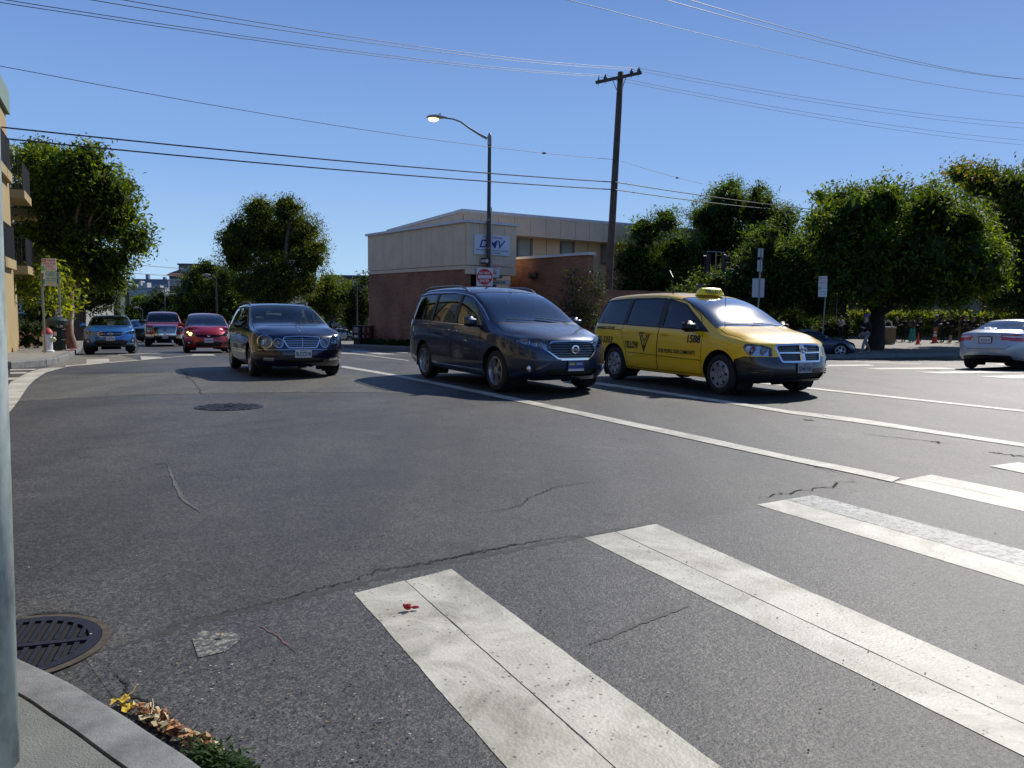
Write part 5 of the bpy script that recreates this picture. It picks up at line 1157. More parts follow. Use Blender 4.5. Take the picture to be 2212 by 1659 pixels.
o = mb.build('tread', IRON, r); o['kind'] = 'stuff'
p = gp(34, 1402); r = empty('storm_grate', (p.x, p.y, 0.003), R(18), 'round iron storm drain grate at the foot of the near kerb', 'drain grate')
mb = MB(); mb.lathe([(.345, .002), (.345, .006), (.315, .008), (.315, -.03)], None, 48); mb.build('collar', mat('grate_collar', (.065, .052, .036), .9, noise=.5, nscale=14), r)
mb = MB(); mb.lathe([(.312, -.02), (.312, .010), (.265, .010), (.265, -.06)], None, 48); mb.build('frame', IRON, r)
mb = MB(); mb.lathe([(.27, -.0), (.001, -.0)], None, 30); mb.build('pit', DARK, r)
for k in range(11):
    x = -.23 + k * .046; h_ = math.sqrt(max(.001, .268 ** 2 - x * x))
    for sg in (1, -1):
        mb = MB(); mb.box((x, sg * (h_ / 2 + .012), .005), (.018, h_ - .03, .012)); mb.build('bar', IRON, r)
mb = MB(); mb.box((0, 0, .006), (.53, .035, .013)); mb.build('cross_bar', IRON, r)

def leaf_litter(name, label, px, py, m, s, rot, cat='leaf', n=5, z=.02, group=None, curl=.5):
    p = gp(px, py); r = empty(name, (p.x, p.y, z), R(rot), label, cat, group); rs = random.Random(int(px * 7 + py)); mb = MB(); vs = []; fs = []
    N = 13; prof = []
    for i in range(N):
        a = 2 * math.pi * i / N; rr = s * (.55 + .45 * abs(math.cos(a * n / 2))) * rs.uniform(.85, 1.1); prof.append((rr * math.cos(a), rr * math.sin(a) * .7))
    vs = [(0, 0, rs.uniform(0, .01))] + [(x * .55, y * .55, s * curl * rs.uniform(-.05, .25)) for x, y in prof] + [(x, y, s * curl * rs.uniform(-.1, .7)) for x, y in prof]
    fs = [(0, 1 + i, 1 + (i + 1) % N) for i in range(N)] + [(1 + i, 1 + N + i, 1 + N + (i + 1) % N, 1 + (i + 1) % N) for i in range(N)]
    mb.add(vs, fs); mb.build('blade', m, r); mb = MB(); mb.tube([(0, 0, .004), (s * .7, s * .6, .015), (s * .9, s * 1.0, .03)], .002, 4); mb.build('stalk', m, r); return r
L1 = mat('leaf_gold', (.46, .32, .02), .6, noise=.3, nscale=30); L2 = mat('leaf_tan', (.42, .22, .08), .7, noise=.4, nscale=30); L3 = mat('leaf_brown', (.20, .075, .03), .7, noise=.4, nscale=30); L4 = mat('leaf_cream', (.48, .40, .22), .6, noise=.2, nscale=30)
leaf_litter('fallen_leaf', 'bright golden leaf lying against the near kerb', 264, 1525, L1, .048, 20); leaf_litter('fallen_leaf', 'darker golden leaf tucked under the bright golden leaf', 276, 1535, L1, .045, 120, z=.012)
leaf_litter('fallen_leaf', 'cream leaf standing up in the kerbside pile', 325, 1560, L4, .048, 60); leaf_litter('fallen_leaf', 'pale yellow leaf lying on the flaking square of paint', 478, 1380, L4, .018, 10, curl=.3)
rs = random.Random(9); V = MB()
for k in range(210):
    t = rs.random(); px = 290 + 165 * t + rs.gauss(0, 9); py = 1545 + 95 * t + rs.gauss(0, 6); p = gp(px, py); s = rs.uniform(.010, .026); c = Vector((p.x + .01, p.y + .012, .006 + rs.random() * .03))
    ax = Vector((rs.gauss(0, 1), rs.gauss(0, 1), rs.gauss(0, .5))).normalized(); sd = ax.cross(Vector((rs.gauss(0, .5), rs.gauss(0, .5), 1))).normalized(); up = sd.cross(ax)
    V.add([c - ax * s, c - ax * s * .2 + sd * s * .6, c + ax * s, c - ax * s * .2 - sd * s * .6, c + up * s * .4], [(0, 1, 4), (1, 2, 4), (2, 3, 4), (3, 0, 4)], rs.choice((0, 0, 1, 1, 2)))
o = V.build('leaf_litter', [L3, L2, L4], None); tag(o, 'heap of dry brown leaves along the near kerb', 'leaves', kind='stuff')
GM = [leafmat('weed_green', (.05, .10, .02)), leafmat('weed_dark', (.025, .06, .015))]; V = MB(); rs = random.Random(4)
for k in range(900):
    t = rs.random(); px = 430 + 110 * t + rs.gauss(0, 18 * (1 - t * .3)); py = 1632 + 60 * t + rs.gauss(0, 14); p = gp(px, py); s = rs.uniform(.007, .016); c = Vector((p.x, p.y, rs.random() ** 1.5 * .045)); a = rs.uniform(0, 6.28)
    ax = Vector((math.cos(a), math.sin(a), rs.uniform(-.2, .8))).normalized(); sd = ax.cross(Vector((0, 0, 1))).normalized(); V.add([c, c + ax * s + sd * s * .45, c + ax * s * 2, c + ax * s - sd * s * .45], [(0, 1, 2, 3)], rs.randint(0, 1))
o = V.build('weeds', GM, None); tag(o, 'tuft of green weeds growing at the foot of the near kerb', 'weeds', kind='stuff')
p = gp(888, 1321); r = empty('crumpled_wrapper', (p.x, p.y, .01), R(10), 'crumpled red wrapper lying on the nearest white crossing bar', 'litter'); rs = random.Random(2)
RW = mat('wrapper_red', (.45, .015, .02), .35); mb = MB()
for (x, y, z, sx, sy, sz) in ((-.015, 0, .012, .018, .012, .012), (.02, .004, .008, .018, .007, .006), (-.03, .004, .02, .010, .01, .008), (-.012, -.006, .022, .012, .008, .008)):
    n0 = len(mb.v); mb.ball((x, y, z), (sx, sy, sz), 7)
    for i in range(n0, len(mb.v)): v_ = mb.v[i]; mb.v[i] = (v_[0] + rs.uniform(-.002, .002), v_[1] + rs.uniform(-.002, .002), v_[2] + rs.uniform(-.002, .002))
mb.build('foil', RW, r)
# grit and scraps
G_ = MB(); rs = random.Random(12)
for k in range(320):
    px = rs.uniform(60, 2200); py = rs.uniform(1150, 1655) if k > 160 else rs.uniform(1400, 1655)
    if k <= 160: px = rs.uniform(230, 900)
    p = gp(px, py); s = rs.uniform(.0012, .0035); G_.box((p.x, p.y, .012 if k % 3 else .008), (s * 2, s * rs.uniform(1, 3), s), rs.uniform(0, 3), m=rs.choice((0, 0, 1, 2)))
o = G_.build('road_grit', [mat('grit_pale', (.4, .39, .36), .9), mat('grit_tan', (.3, .2, .1), .9), mat('grit_dark', (.02, .02, .02), .9)], None); tag(o, 'scattered grit and scraps on the near asphalt', 'grit', kind='stuff')
for px, py, m_, lb in ((705, 0, 0, 0),):
    pass
mb = MB(); p = gp(368, 1366); r = empty('cigarette_end', gp(366, 1372) + Vector((0, 0, .008)), R(30), 'orange cigarette end beside the round drain grate', 'litter') if False else None
# ------------------------------------------------------------------ cars
BLACKP = mat('black_plastic', (.012, .012, .013), .45)
RUBBER = mat('tyre_rubber', (.016, .016, .016), .75, noise=.3, nscale=20)
CHROME = mat('chrome', (.75, .76, .78), .12, metal=1)
ALLOY = mat('alloy', (.42, .43, .45), .32, metal=.85)
ALLOY_D = mat('dark_alloy', (.18, .185, .19), .35, metal=.8)
INTER = mat('interior_dark', (.018, .018, .019), .8)
INTER_G = mat('interior_grey', (.12, .12, .115), .8)
LAMPG = glassmat('lamp_glass', (.93, .94, .95), .02, 1.2)
LAMPC = mat('lamp_reflector', (.62, .63, .65), .25, metal=.9, noise=.35, nscale=30)
LAMPD = mat('lamp_housing', (.10, .10, .11), .3, metal=.5)
AMBER = mat('amber_lens', (.75, .16, .01), .25, coat=.5)
REDL = mat('red_lens', (.48, .012, .014), .2, coat=.8)
GLASS = glassmat('window_glass', (.46, .51, .49), .01, 1.15)
GLASS_T = glassmat('tinted_glass', (.05, .055, .06), .01, 1.15)
PLATEW = mat('plate_white', (.62, .63, .64), .45)
PLATEI = mat('plate_ink', (.012, .02, .07), .5)
WHITE = mat('white_paint', (.72, .72, .70), .45)
UNDER = mat('underbody', (.006, .006, .006), .9)
SHOE = mat('dark_trim', (.02, .02, .022), .55)
def carpaint(name, col, metal=.35, flake=.3, dust=.06, rough=.34):
    m = bpy.data.materials.new(name); t, b = nodes(m)
    b.inputs['Metallic'].default_value = metal; b.inputs['Roughness'].default_value = rough
    b.inputs['Coat Weight'].default_value = 1.0; b.inputs['Coat Roughness'].default_value = .035
    tc = t.nodes.new('ShaderNodeTexCoord'); n = t.nodes.new('ShaderNodeTexNoise'); n.inputs['Scale'].default_value = 3.5; n.inputs['Detail'].default_value = 10; n.inputs['Roughness'].default_value = .75
    t.links.new(tc.outputs['Object'], n.inputs['Vector'])
    r = t.nodes.new('ShaderNodeValToRGB'); r.color_ramp.elements[0].position = .35; r.color_ramp.elements[1].position = .8
    r.color_ramp.elements[0].color = (*col, 1); r.color_ramp.elements[1].color = tuple(c * (1 - dust) + .28 * dust for c in col) + (1,)
    t.links.new(n.outputs['Fac'], r.inputs[0]); t.links.new(r.outputs[0], b.inputs['Base Color'])
    MATS[name] = m; return m

def rc(pts, r=.03, n=4):
    """polygon with rounded corners"""
    P = [Vector(p) for p in pts]; out = []
    for i, p in enumerate(P):
        a = P[i - 1] - p; b = P[(i + 1) % len(P)] - p; la = a.length; lb = b.length
        k = min(r, la * .45, lb * .45); a = a.normalized() * k; b = b.normalized() * k
        for j in range(n + 1):
            t = j / n; q = (p + a) * (1 - t) ** 2 + p * 2 * t * (1 - t) + (p + b) * t ** 2; out.append((q.x, q.y))
    return out
def ell(cx, cy, rx, ry, n=20, a0=0): return [(cx + rx * math.cos(a0 + 2 * math.pi * k / n), cy + ry * math.sin(a0 + 2 * math.pi * k / n)) for k in range(n)]
def grow(poly, d):
    n = len(poly); P = [Vector(p) for p in poly]
    A = sum(P[i].x * P[(i + 1) % n].y - P[(i + 1) % n].x * P[i].y for i in range(n)); sg = 1 if A > 0 else -1
    out = []
    for i in range(n):
        e1 = (P[i] - P[i - 1]); e2 = (P[(i + 1) % n] - P[i])
        if e1.length < 1e-7 or e2.length < 1e-7: continue
        e1.normalize(); e2.normalize()
        n1 = Vector((e1.y, -e1.x)) * sg; n2 = Vector((e2.y, -e2.x)) * sg; m = n1 + n2
        if m.length < 1e-4: m = n1
        m.normalize(); q = P[i] + m * d / max(.4, m.dot(n1)); out.append((q.x, q.y))
    return out
def inpoly(x, y, P):
    c = False; n = len(P); j = n - 1
    for i in range(n):
        if (P[i][1] > y) != (P[j][1] > y) and x < (P[j][0] - P[i][0]) * (y - P[i][1]) / (P[j][1] - P[i][1]) + P[i][0]: c = not c
        j = i
    return c

class Shell:
    """half a car body as a smooth skin, cut along the outlines of its parts"""
    def __init__(s, sp):
        s.sp = sp; T = lambda k, x: float(np.interp(-x, [-p[0] for p in sp[k]], [p[1] for p in sp[k]])); s.T = T
        st = sp['st']; ns = len(st); NC = (1, .68, .35, 0)
        def rows(x):
            w = T('w', x); be = T('belt', x); ra = T('rail', x); top = T('top', x); wr = T('wr', x); si = T('sill', x)
            r = [(w - .09, si), (w - .02, si + .09), (w, si + (be - si) * .52), (w - .012, be - .10), (w - sp.get('shoulder', .05), be), (wr + .03, ra - .02), (wr - .05, ra + (top - ra) * .55)]
            return r, top
        V = {}; vs = []
        def vert(key, p):
            if key in V: return V[key]
            V[key] = len(vs); vs.append(p); return V[key]
        fs = []
        fc = sp.get('fcurve', .22); rcv = sp.get('rcurve', .18)
        R0, t0 = rows(st[0]); R1, t1 = rows(st[-1])
        fz = sp.get('fz', [r[1] for r in R0[:6]] + [R0[6][1]]); rz = sp.get('rz', [r[1] for r in R1])
        for sd in (1, -1):
            def rv(c, r):     # ring vertex; c: 0..2 front columns from the centre, 3.. side stations, then rear columns back to the centre
                if c < 3:
                    k = (0, .35, .68)[c]; y = R0[r][0] * k
                    if c == 0: key = ('f', 0, r)
                    else: key = ('f', c, r, sd)
                    return vert(key, (sp['fx'][r] - fc * k ** 2.4, sd * y, fz[r]))
                if c < 3 + ns:
                    i = c - 3; Rr, tp = rows(st[i]); x = st[i]
                    if i == 0: x = min(x, sp['fx'][r] - fc * 1.25)
                    if i == ns - 1: x = max(x, sp['rx'][r] + rcv * 1.25)
                    return vert(('s', i, r, sd), (x, sd * Rr[r][0], Rr[r][1]))
                k = (.68, .35, 0)[c - 3 - ns]; y = R1[r][0] * k
                key = ('b', 0, r) if k == 0 else ('b', c, r, sd)
                return vert(key, (sp['rx'][r] + rcv * k ** 2.4, sd * y, rz[r]))
            nc = 6 + ns
            def quad(a, b, c, d):
                q = []
                for v in (a, b, c, d):
                    if v not in q: q.append(v)
                if len(q) > 2: fs.append(tuple(q) if sd == 1 else tuple(reversed(q)))
            for c in range(nc - 1):
                for r in range(6): quad(rv(c, r), rv(c, r + 1), rv(c + 1, r + 1), rv(c + 1, r))
            def tv(row, col):  # top sheet: row 0 = front boundary
                if row == 0: return rv(3 - col, 6)
                if row == ns - 1: return rv(3 + ns - 1 + col, 6)
                if col == 0: return rv(3 + row, 6)
                Rr, tp = rows(st[row]); k = NC[col]; y = Rr[6][0] * k; z = tp - (tp - Rr[6][1]) * k * k
                bow = sp.get('bow', {}).get(row, 0)
                return vert(('t', row, 0) if col == 3 else ('t', row, col, sd), (st[row] + bow * (1 - k * k), sd * y, z))
            for row in range(ns - 1):
                for col in range(3): quad(tv(row, col), tv(row, col + 1), tv(row + 1, col + 1), tv(row + 1, col))
        me = bpy.data.meshes.new('cage'); me.from_pydata(vs, [], fs)
        o = bpy.data.objects.new('cage', me); COL.objects.link(o); sb = o.modifiers.new('s', 'SUBSURF'); sb.levels = sb.render_levels = sp.get('lev', 3)
        dg = bpy.context.evaluated_depsgraph_get(); m2 = bpy.data.meshes.new_from_object(o.evaluated_get(dg))
        bpy.data.objects.remove(o); bpy.data.meshes.remove(me)
        bm = bmesh.new(); bm.from_mesh(m2); bpy.data.meshes.remove(m2)
        bmesh.ops.recalc_face_normals(bm, faces=bm.faces[:])
        if sum(f.normal.z * f.calc_area() * f.calc_center_median().z for f in bm.faces) < 0: bmesh.ops.reverse_faces(bm, faces=bm.faces[:])
        bmesh.ops.bisect_plane(bm, geom=bm.verts[:] + bm.edges[:] + bm.faces[:], plane_co=(0, 0, 0), plane_no=(0, 1, 0), clear_inner=True)
        for v in bm.verts:
            if abs(v.co.y) < 1e-4: v.co.y = 0
        bm.normal_update(); s.bm = bm; s.lab = bm.faces.layers.int.new('lab'); s.names = {0: ('body', 'paint', 'join')}
        s.bvh = BVHTree.FromBMesh(bm)
        s.ext = (max(v.co.x for v in bm.verts), min(v.co.x for v in bm.verts))
    AX = {'side': (0, 2), 'front': (1, 2), 'rear': (1, 2), 'top': (0, 1)}
    def ok(s, pr, f):
        n = f.normal
        if pr == 'side': return n.y > .25
        if pr == 'front': return n.x > .22 and f.calc_center_median().x > s.sp['fx'][2] - .75
        if pr == 'rear': return n.x < -.22 and f.calc_center_median().x < s.sp['rx'][2] + 1.1
        return n.z > .12
    def cut(s, poly, pr, name, m, mode='pair'):
        if name is not None:
            L = next((k for k, t in s.names.items() if mode == 'join' and k and t[0] == name and t[1] == m), len(s.names)); s.names[L] = (name, m, mode)
        else: L = -1
        a, b = s.AX[pr]; bm = s.bm
        x0 = min(p[0] for p in poly) - .01; x1 = max(p[0] for p in poly) + .01; y0 = min(p[1] for p in poly) - .01; y1 = max(p[1] for p in poly) + .01
        def cand():
            out = []
            for f in bm.faces:
                c = f.calc_center_median()
                if c[a] < x0 - .25 or c[a] > x1 + .25 or c[b] < y0 - .25 or c[b] > y1 + .25 or not s.ok(pr, f): continue
                A = [v.co[a] for v in f.verts]; B = [v.co[b] for v in f.verts]
                if max(A) > x0 and min(A) < x1 and max(B) > y0 and min(B) < y1: out.append(f)
            return out
        fs = set(cand())
        n = len(poly)
        for i in range(n):
            p = poly[i]; q = poly[(i + 1) % n]; dx, dy = q[0] - p[0], q[1] - p[1]; l = math.hypot(dx, dy)
            if l < 1e-5: continue
            no = [0, 0, 0]; no[a] = dy / l; no[b] = -dx / l; co = [0, 0, 0]; co[a] = p[0]; co[b] = p[1]
            # only faces the edge itself passes near
            px0, px1 = min(p[0], q[0]) - .002, max(p[0], q[0]) + .002; py0, py1 = min(p[1], q[1]) - .002, max(p[1], q[1]) + .002
            sub = []
            for f in fs:
                if not f.is_valid: continue
                A = [v.co[a] for v in f.verts]; B = [v.co[b] for v in f.verts]
                if max(A) > px0 and min(A) < px1 and max(B) > py0 and min(B) < py1: sub.append(f)
            if not sub: continue
            g = set(sub)
            for f in sub: g.update(f.edges); g.update(f.verts)
            r = bmesh.ops.bisect_plane(bm, geom=list(g), plane_co=co, plane_no=no, dist=1e-6)
            for e in r['geom']:
                if isinstance(e, bmesh.types.BMFace): fs.add(e)
            fs = set(f for f in fs if f.is_valid)
        bm.normal_update()
        hit = 0
        for f in cand():
            c = f.calc_center_median()
            if inpoly(c[a], c[b], poly): f[s.lab] = L; hit += 1
        return L
    def surf(s, pr, u, v):
        if pr == 'side': o = (u, 3, v); d = (0, -1, 0)
        elif pr == 'front': o = (6, max(u, 1e-3), v); d = (-1, 0, 0)
        elif pr == 'rear': o = (-6, max(u, 1e-3), v); d = (1, 0, 0)
        else: o = (u, max(v, 1e-3), 4); d = (0, 0, -1)
        r = s.bvh.ray_cast(Vector(o), Vector(d))
        return (r[0], r[1]) if r[0] is not None else (None, None)
    def strip(s, mb, pts, pr, w, h, m=0, both=True, lift=0.0, n=6):
        """raised moulding following the skin"""
        P = [Vector((*p, 0)) for p in pts]; Q = []
        for p, q in zip(P, P[1:]):
            for k in range(n): Q.append(p.lerp(q, k / n))
        Q.append(P[-1]); C = []
        for q in Q:
            sg = 1
            u, v = q.x, q.y
            if pr in ('front', 'rear') and u < 0: sg = -1; u = -u
            if pr == 'top' and v < 0: sg = -1; v = -v
            c, nn = s.surf(pr, u, v)
            if c is not None: C.append((Vector((c.x, c.y * sg, c.z)), Vector((nn.x, nn.y * sg, nn.z))))
        if len(C) < 2: return
        vs = []
        for i, (c, nn) in enumerate(C):
            t = (C[min(i + 1, len(C) - 1)][0] - C[max(i - 1, 0)][0]).normalized(); sd = nn.cross(t).normalized()
            for a, b in ((-.5, -.004), (-.35, h), (.35, h), (.5, -.004)): vs.append(c + sd * a * w + nn * (b + lift))
        fs = [(k * 4 + j, k * 4 + j + 1, k * 4 + j + 5, k * 4 + j + 4) for k in range(len(C) - 1) for j in range(3)]
        fs += [(3, 2, 1, 0), tuple(len(vs) - 4 + i for i in range(4))]
        mb.add(vs, fs, m)
        if both: mb.add([(v[0], -v[1], v[2]) for v in vs], [tuple(reversed(f)) for f in fs], m)
    def decal(s, mb, verts, faces, pr, M2, side=1, m=0, off=.004):
        """flat print pressed on the skin. M2 maps (x, y) of the print to (u, v) of the view; side -1 = the car's right"""
        out = []
        for x, y in verts:
            u, v = M2(x, y); c, nn = s.surf(pr, u, v)
            if c is None: c = Vector((0, 0, 0)); nn = Vector((0, 0, 1))
            q = c + nn * off; out.append((q.x, q.y * side, q.z))
        mb.add(out, faces, m)
    def build(s, root, paint, extra=None):
        """turn the labels into part meshes"""
        bm = s.bm; bm.normal_update(); objs = {}
        N = {v.index: None for v in []}
        bm.verts.index_update(); bm.faces.index_update()
        norm = [v.normal.copy() for v in bm.verts]
        groups = {}
        for f in bm.faces: groups.setdefault(f[s.lab], []).append(f)
        for L, fl in sorted(groups.items()):
            if L < 0: continue
            name, m, mode = s.names[L]; m = paint if m == 'paint' else m
            inset = {'window': -.010, 'windshield': -.004, 'rear_window': -.006, 'gap': -.004, 'grille': -.03, 'intake': -.03}.get(name, 0)
            idx = {}; vs = []; ns = []; fs = []
            for f in fl:
                q = []
                for v in f.verts:
                    if v.index not in idx: idx[v.index] = len(vs); vs.append(v.co + norm[v.index] * inset if not (inset and abs(v.co.y) < 1e-5 and False) else v.co.copy()); ns.append(norm[v.index])
                    q.append(idx[v.index])
                fs.append(tuple(q))
            def mk(V, Fc, Nn, nm):
                me = bpy.data.meshes.new(nm); me.from_pydata([tuple(v) for v in V], [], Fc)
                me.polygons.foreach_set('use_smooth', [True] * len(Fc)); me.normals_split_custom_set_from_vertices([tuple(n) for n in Nn])
                return link(nm, me, m, root)
            mv = [Vector((v.x, -v.y, v.z)) for v in vs]; mn = [Vector((n.x, -n.y, n.z)) for n in ns]; mf = [tuple(reversed(f)) for f in fs]
            if mode == 'join':
                k = len(vs); o = mk(vs + mv, fs + [tuple(i + k for i in f) for f in mf], ns + mn, 'shut_line' if name == 'gap' else name); o.update_tag()
                if name == 'gap': o['kind'] = 'stuff'
                objs.setdefault(name, []).append(o)
            else:
                o = mk(vs, fs, ns, name); o2 = mk(mv, mf, mn, name); objs.setdefault(name, []).extend([o, o2])
        return objs

_wheels = {}
def make_wheel(root, x, y, r, w, rr, style, n, side, steer=0, rimmat=None):
    """tyre with a rim as its own piece"""
    key = (round(r, 3), w, rr, style, n, rimmat.name if rimmat else '')
    rimmat = rimmat or ALLOY
    if key not in _wheels:
        mb = MB(); h = w / 2
        mb.lathe([(rr, -h * .9), (rr + .02, -h), (r - .035, -h * .98), (r - .012, -h * .88), (r, -h * .62), (r, h * .62), (r - .012, h * .88), (r - .035, h * .98), (rr + .02, h), (rr, h * .9), (rr, -h * .9)], None, 40)
        t = mb.build('wheel', RUBBER, None, 'all')
        mb = MB(); d = h * .55
        mb.lathe([(rr + .004, h * .96), (rr - .012, h * .98), (rr - .022, h * .80), (rr - .04, h * .3), (rr - .05, -h * .9)], None, 40, 0)
        mb.lathe([(rr - .045, -h * .2), (rr * .5, -h * .25), (.001, -h * .25)], None, 24, 1)
        zf = h * .78
        if style == 'cover':
            mb.lathe([(rr - .02, h * .8), (rr - .05, h * 1.02), (rr * .62, h * .98), (rr * .30, h * .86), (rr * .22, h * 1.02), (.002, h * 1.06)], None, 40, 0)
            for k in range(n):
                a = 2 * math.pi * (k + .5) / n; ca, sa = math.cos(a), math.sin(a)
                p = [(rr * .84, -.16), (rr * .88, 0), (rr * .84, .16), (rr * .60, .10), (rr * .55, 0), (rr * .60, -.10)]
                mb.add([(q * math.cos(a + b), q * math.sin(a + b), h * 1.035) for q, b in p], [tuple(range(6))], 1)
                mb.ball((rr * .24 * ca, rr * .24 * sa, h * .98), .012, 6, 1)
        else:
            tw = style == 'twin'
            for k in range(n):
                a = 2 * math.pi * k / n
                for da, wd in (((-.16, .55), (.16, .55)) if tw else ((0, 1),)):
                    u = Vector((math.cos(a + da), math.sin(a + da), 0)); v = Vector((-u.y, u.x, 0)); sw = .30 * rr * wd * (5 / max(n, 5)) ** .8
                    vs = []
                    for q, wk, zz in ((.04, .9, zf + .012), (rr * .45, .62, zf + .004), (rr - .03, 1.0, zf)):
                        for sg, ez in ((-1, -.03), (-.7, 0), (.7, 0), (1, -.03)): vs.append(u * q + v * sg * sw * wk * .5 + Vector((0, 0, zz + ez)))
                    mb.add(vs, [(i * 4 + j, i * 4 + j + 4, i * 4 + j + 5, i * 4 + j + 1) for i in range(2) for j in range(3)], 0)
            mb.lathe([(.075, zf - .02), (.07, zf + .014), (.03, zf + .02), (.001, zf + .02)], None, 20, 0)
        g = mb.build('rim', [rimmat, BLACKP], t, True)
        _wheels[key] = t; t['tpl'] = 1
        w0 = t; first = True
    else: first = False
    t = _wheels[key]
    if first: o = t; o.parent = root
    else: o = copy_tree(t, root)
    o.location = (x, y, r)
    o.rotation_euler = Euler((R(-90) if side > 0 else R(90), 0, 0)).to_matrix().to_4x4().to_euler()
    M = Matrix.Rotation(steer, 4, 'Z') @ Matrix.Rotation(R(-90) if side > 0 else R(90), 4, 'X') @ Matrix.Rotation(random.uniform(0, 6.28), 4, 'Z')
    o.rotation_euler = M.to_euler()
    if 'tpl' in o: del o['tpl']
    return o

def plate(root, sh, pr, z, txt, w=.30, h=.15, bg=None, ink=None, lines=None, y0=0.0, tilt=0):
    c, n = sh.surf(pr, abs(y0) + 1e-3, z); sgn = 1 if pr == 'front' else -1
    c2, n2 = sh.surf(pr, abs(y0) + w / 2, z)
    x = (c.x if abs(y0) < .01 else c.x) + sgn * .018
    M = Matrix(((0, 0, sgn, x), (sgn, 0, 0, y0), (0, 1, 0, z), (0, 0, 0, 1)))
    mb = MB(); mb.box((0, 0, 0), (w, h, .012), M=M, m=0)
    if lines: plane_text(mb, M, lines, 1, .009)
    else: plane_text(mb, M, [(txt, 0, -.012, w * .9, h * .5, .03), ('California', 0, h * .34, w * .36, h * .13, .01)], 1, .009)
    return mb.build('number_plate', [bg or PLATEW, ink or PLATEI], root)

def seat_geo(mb, x, y, top, m=0, head=True):
    mb.box((x + .1, y, top - .62), (.5, .50, .16), m=m, bev=.05)
    M = Matrix.Translation((x - .18, y, top - .30)) @ Matrix.Rotation(R(-14), 4, 'Y')
    mb.box((0, 0, 0), (.13, .48, .62), M=M, m=m, bev=.05)
    if head: mb.box((-.10, 0, .40), (.09, .26, .17), M=M, m=m, bev=.04)

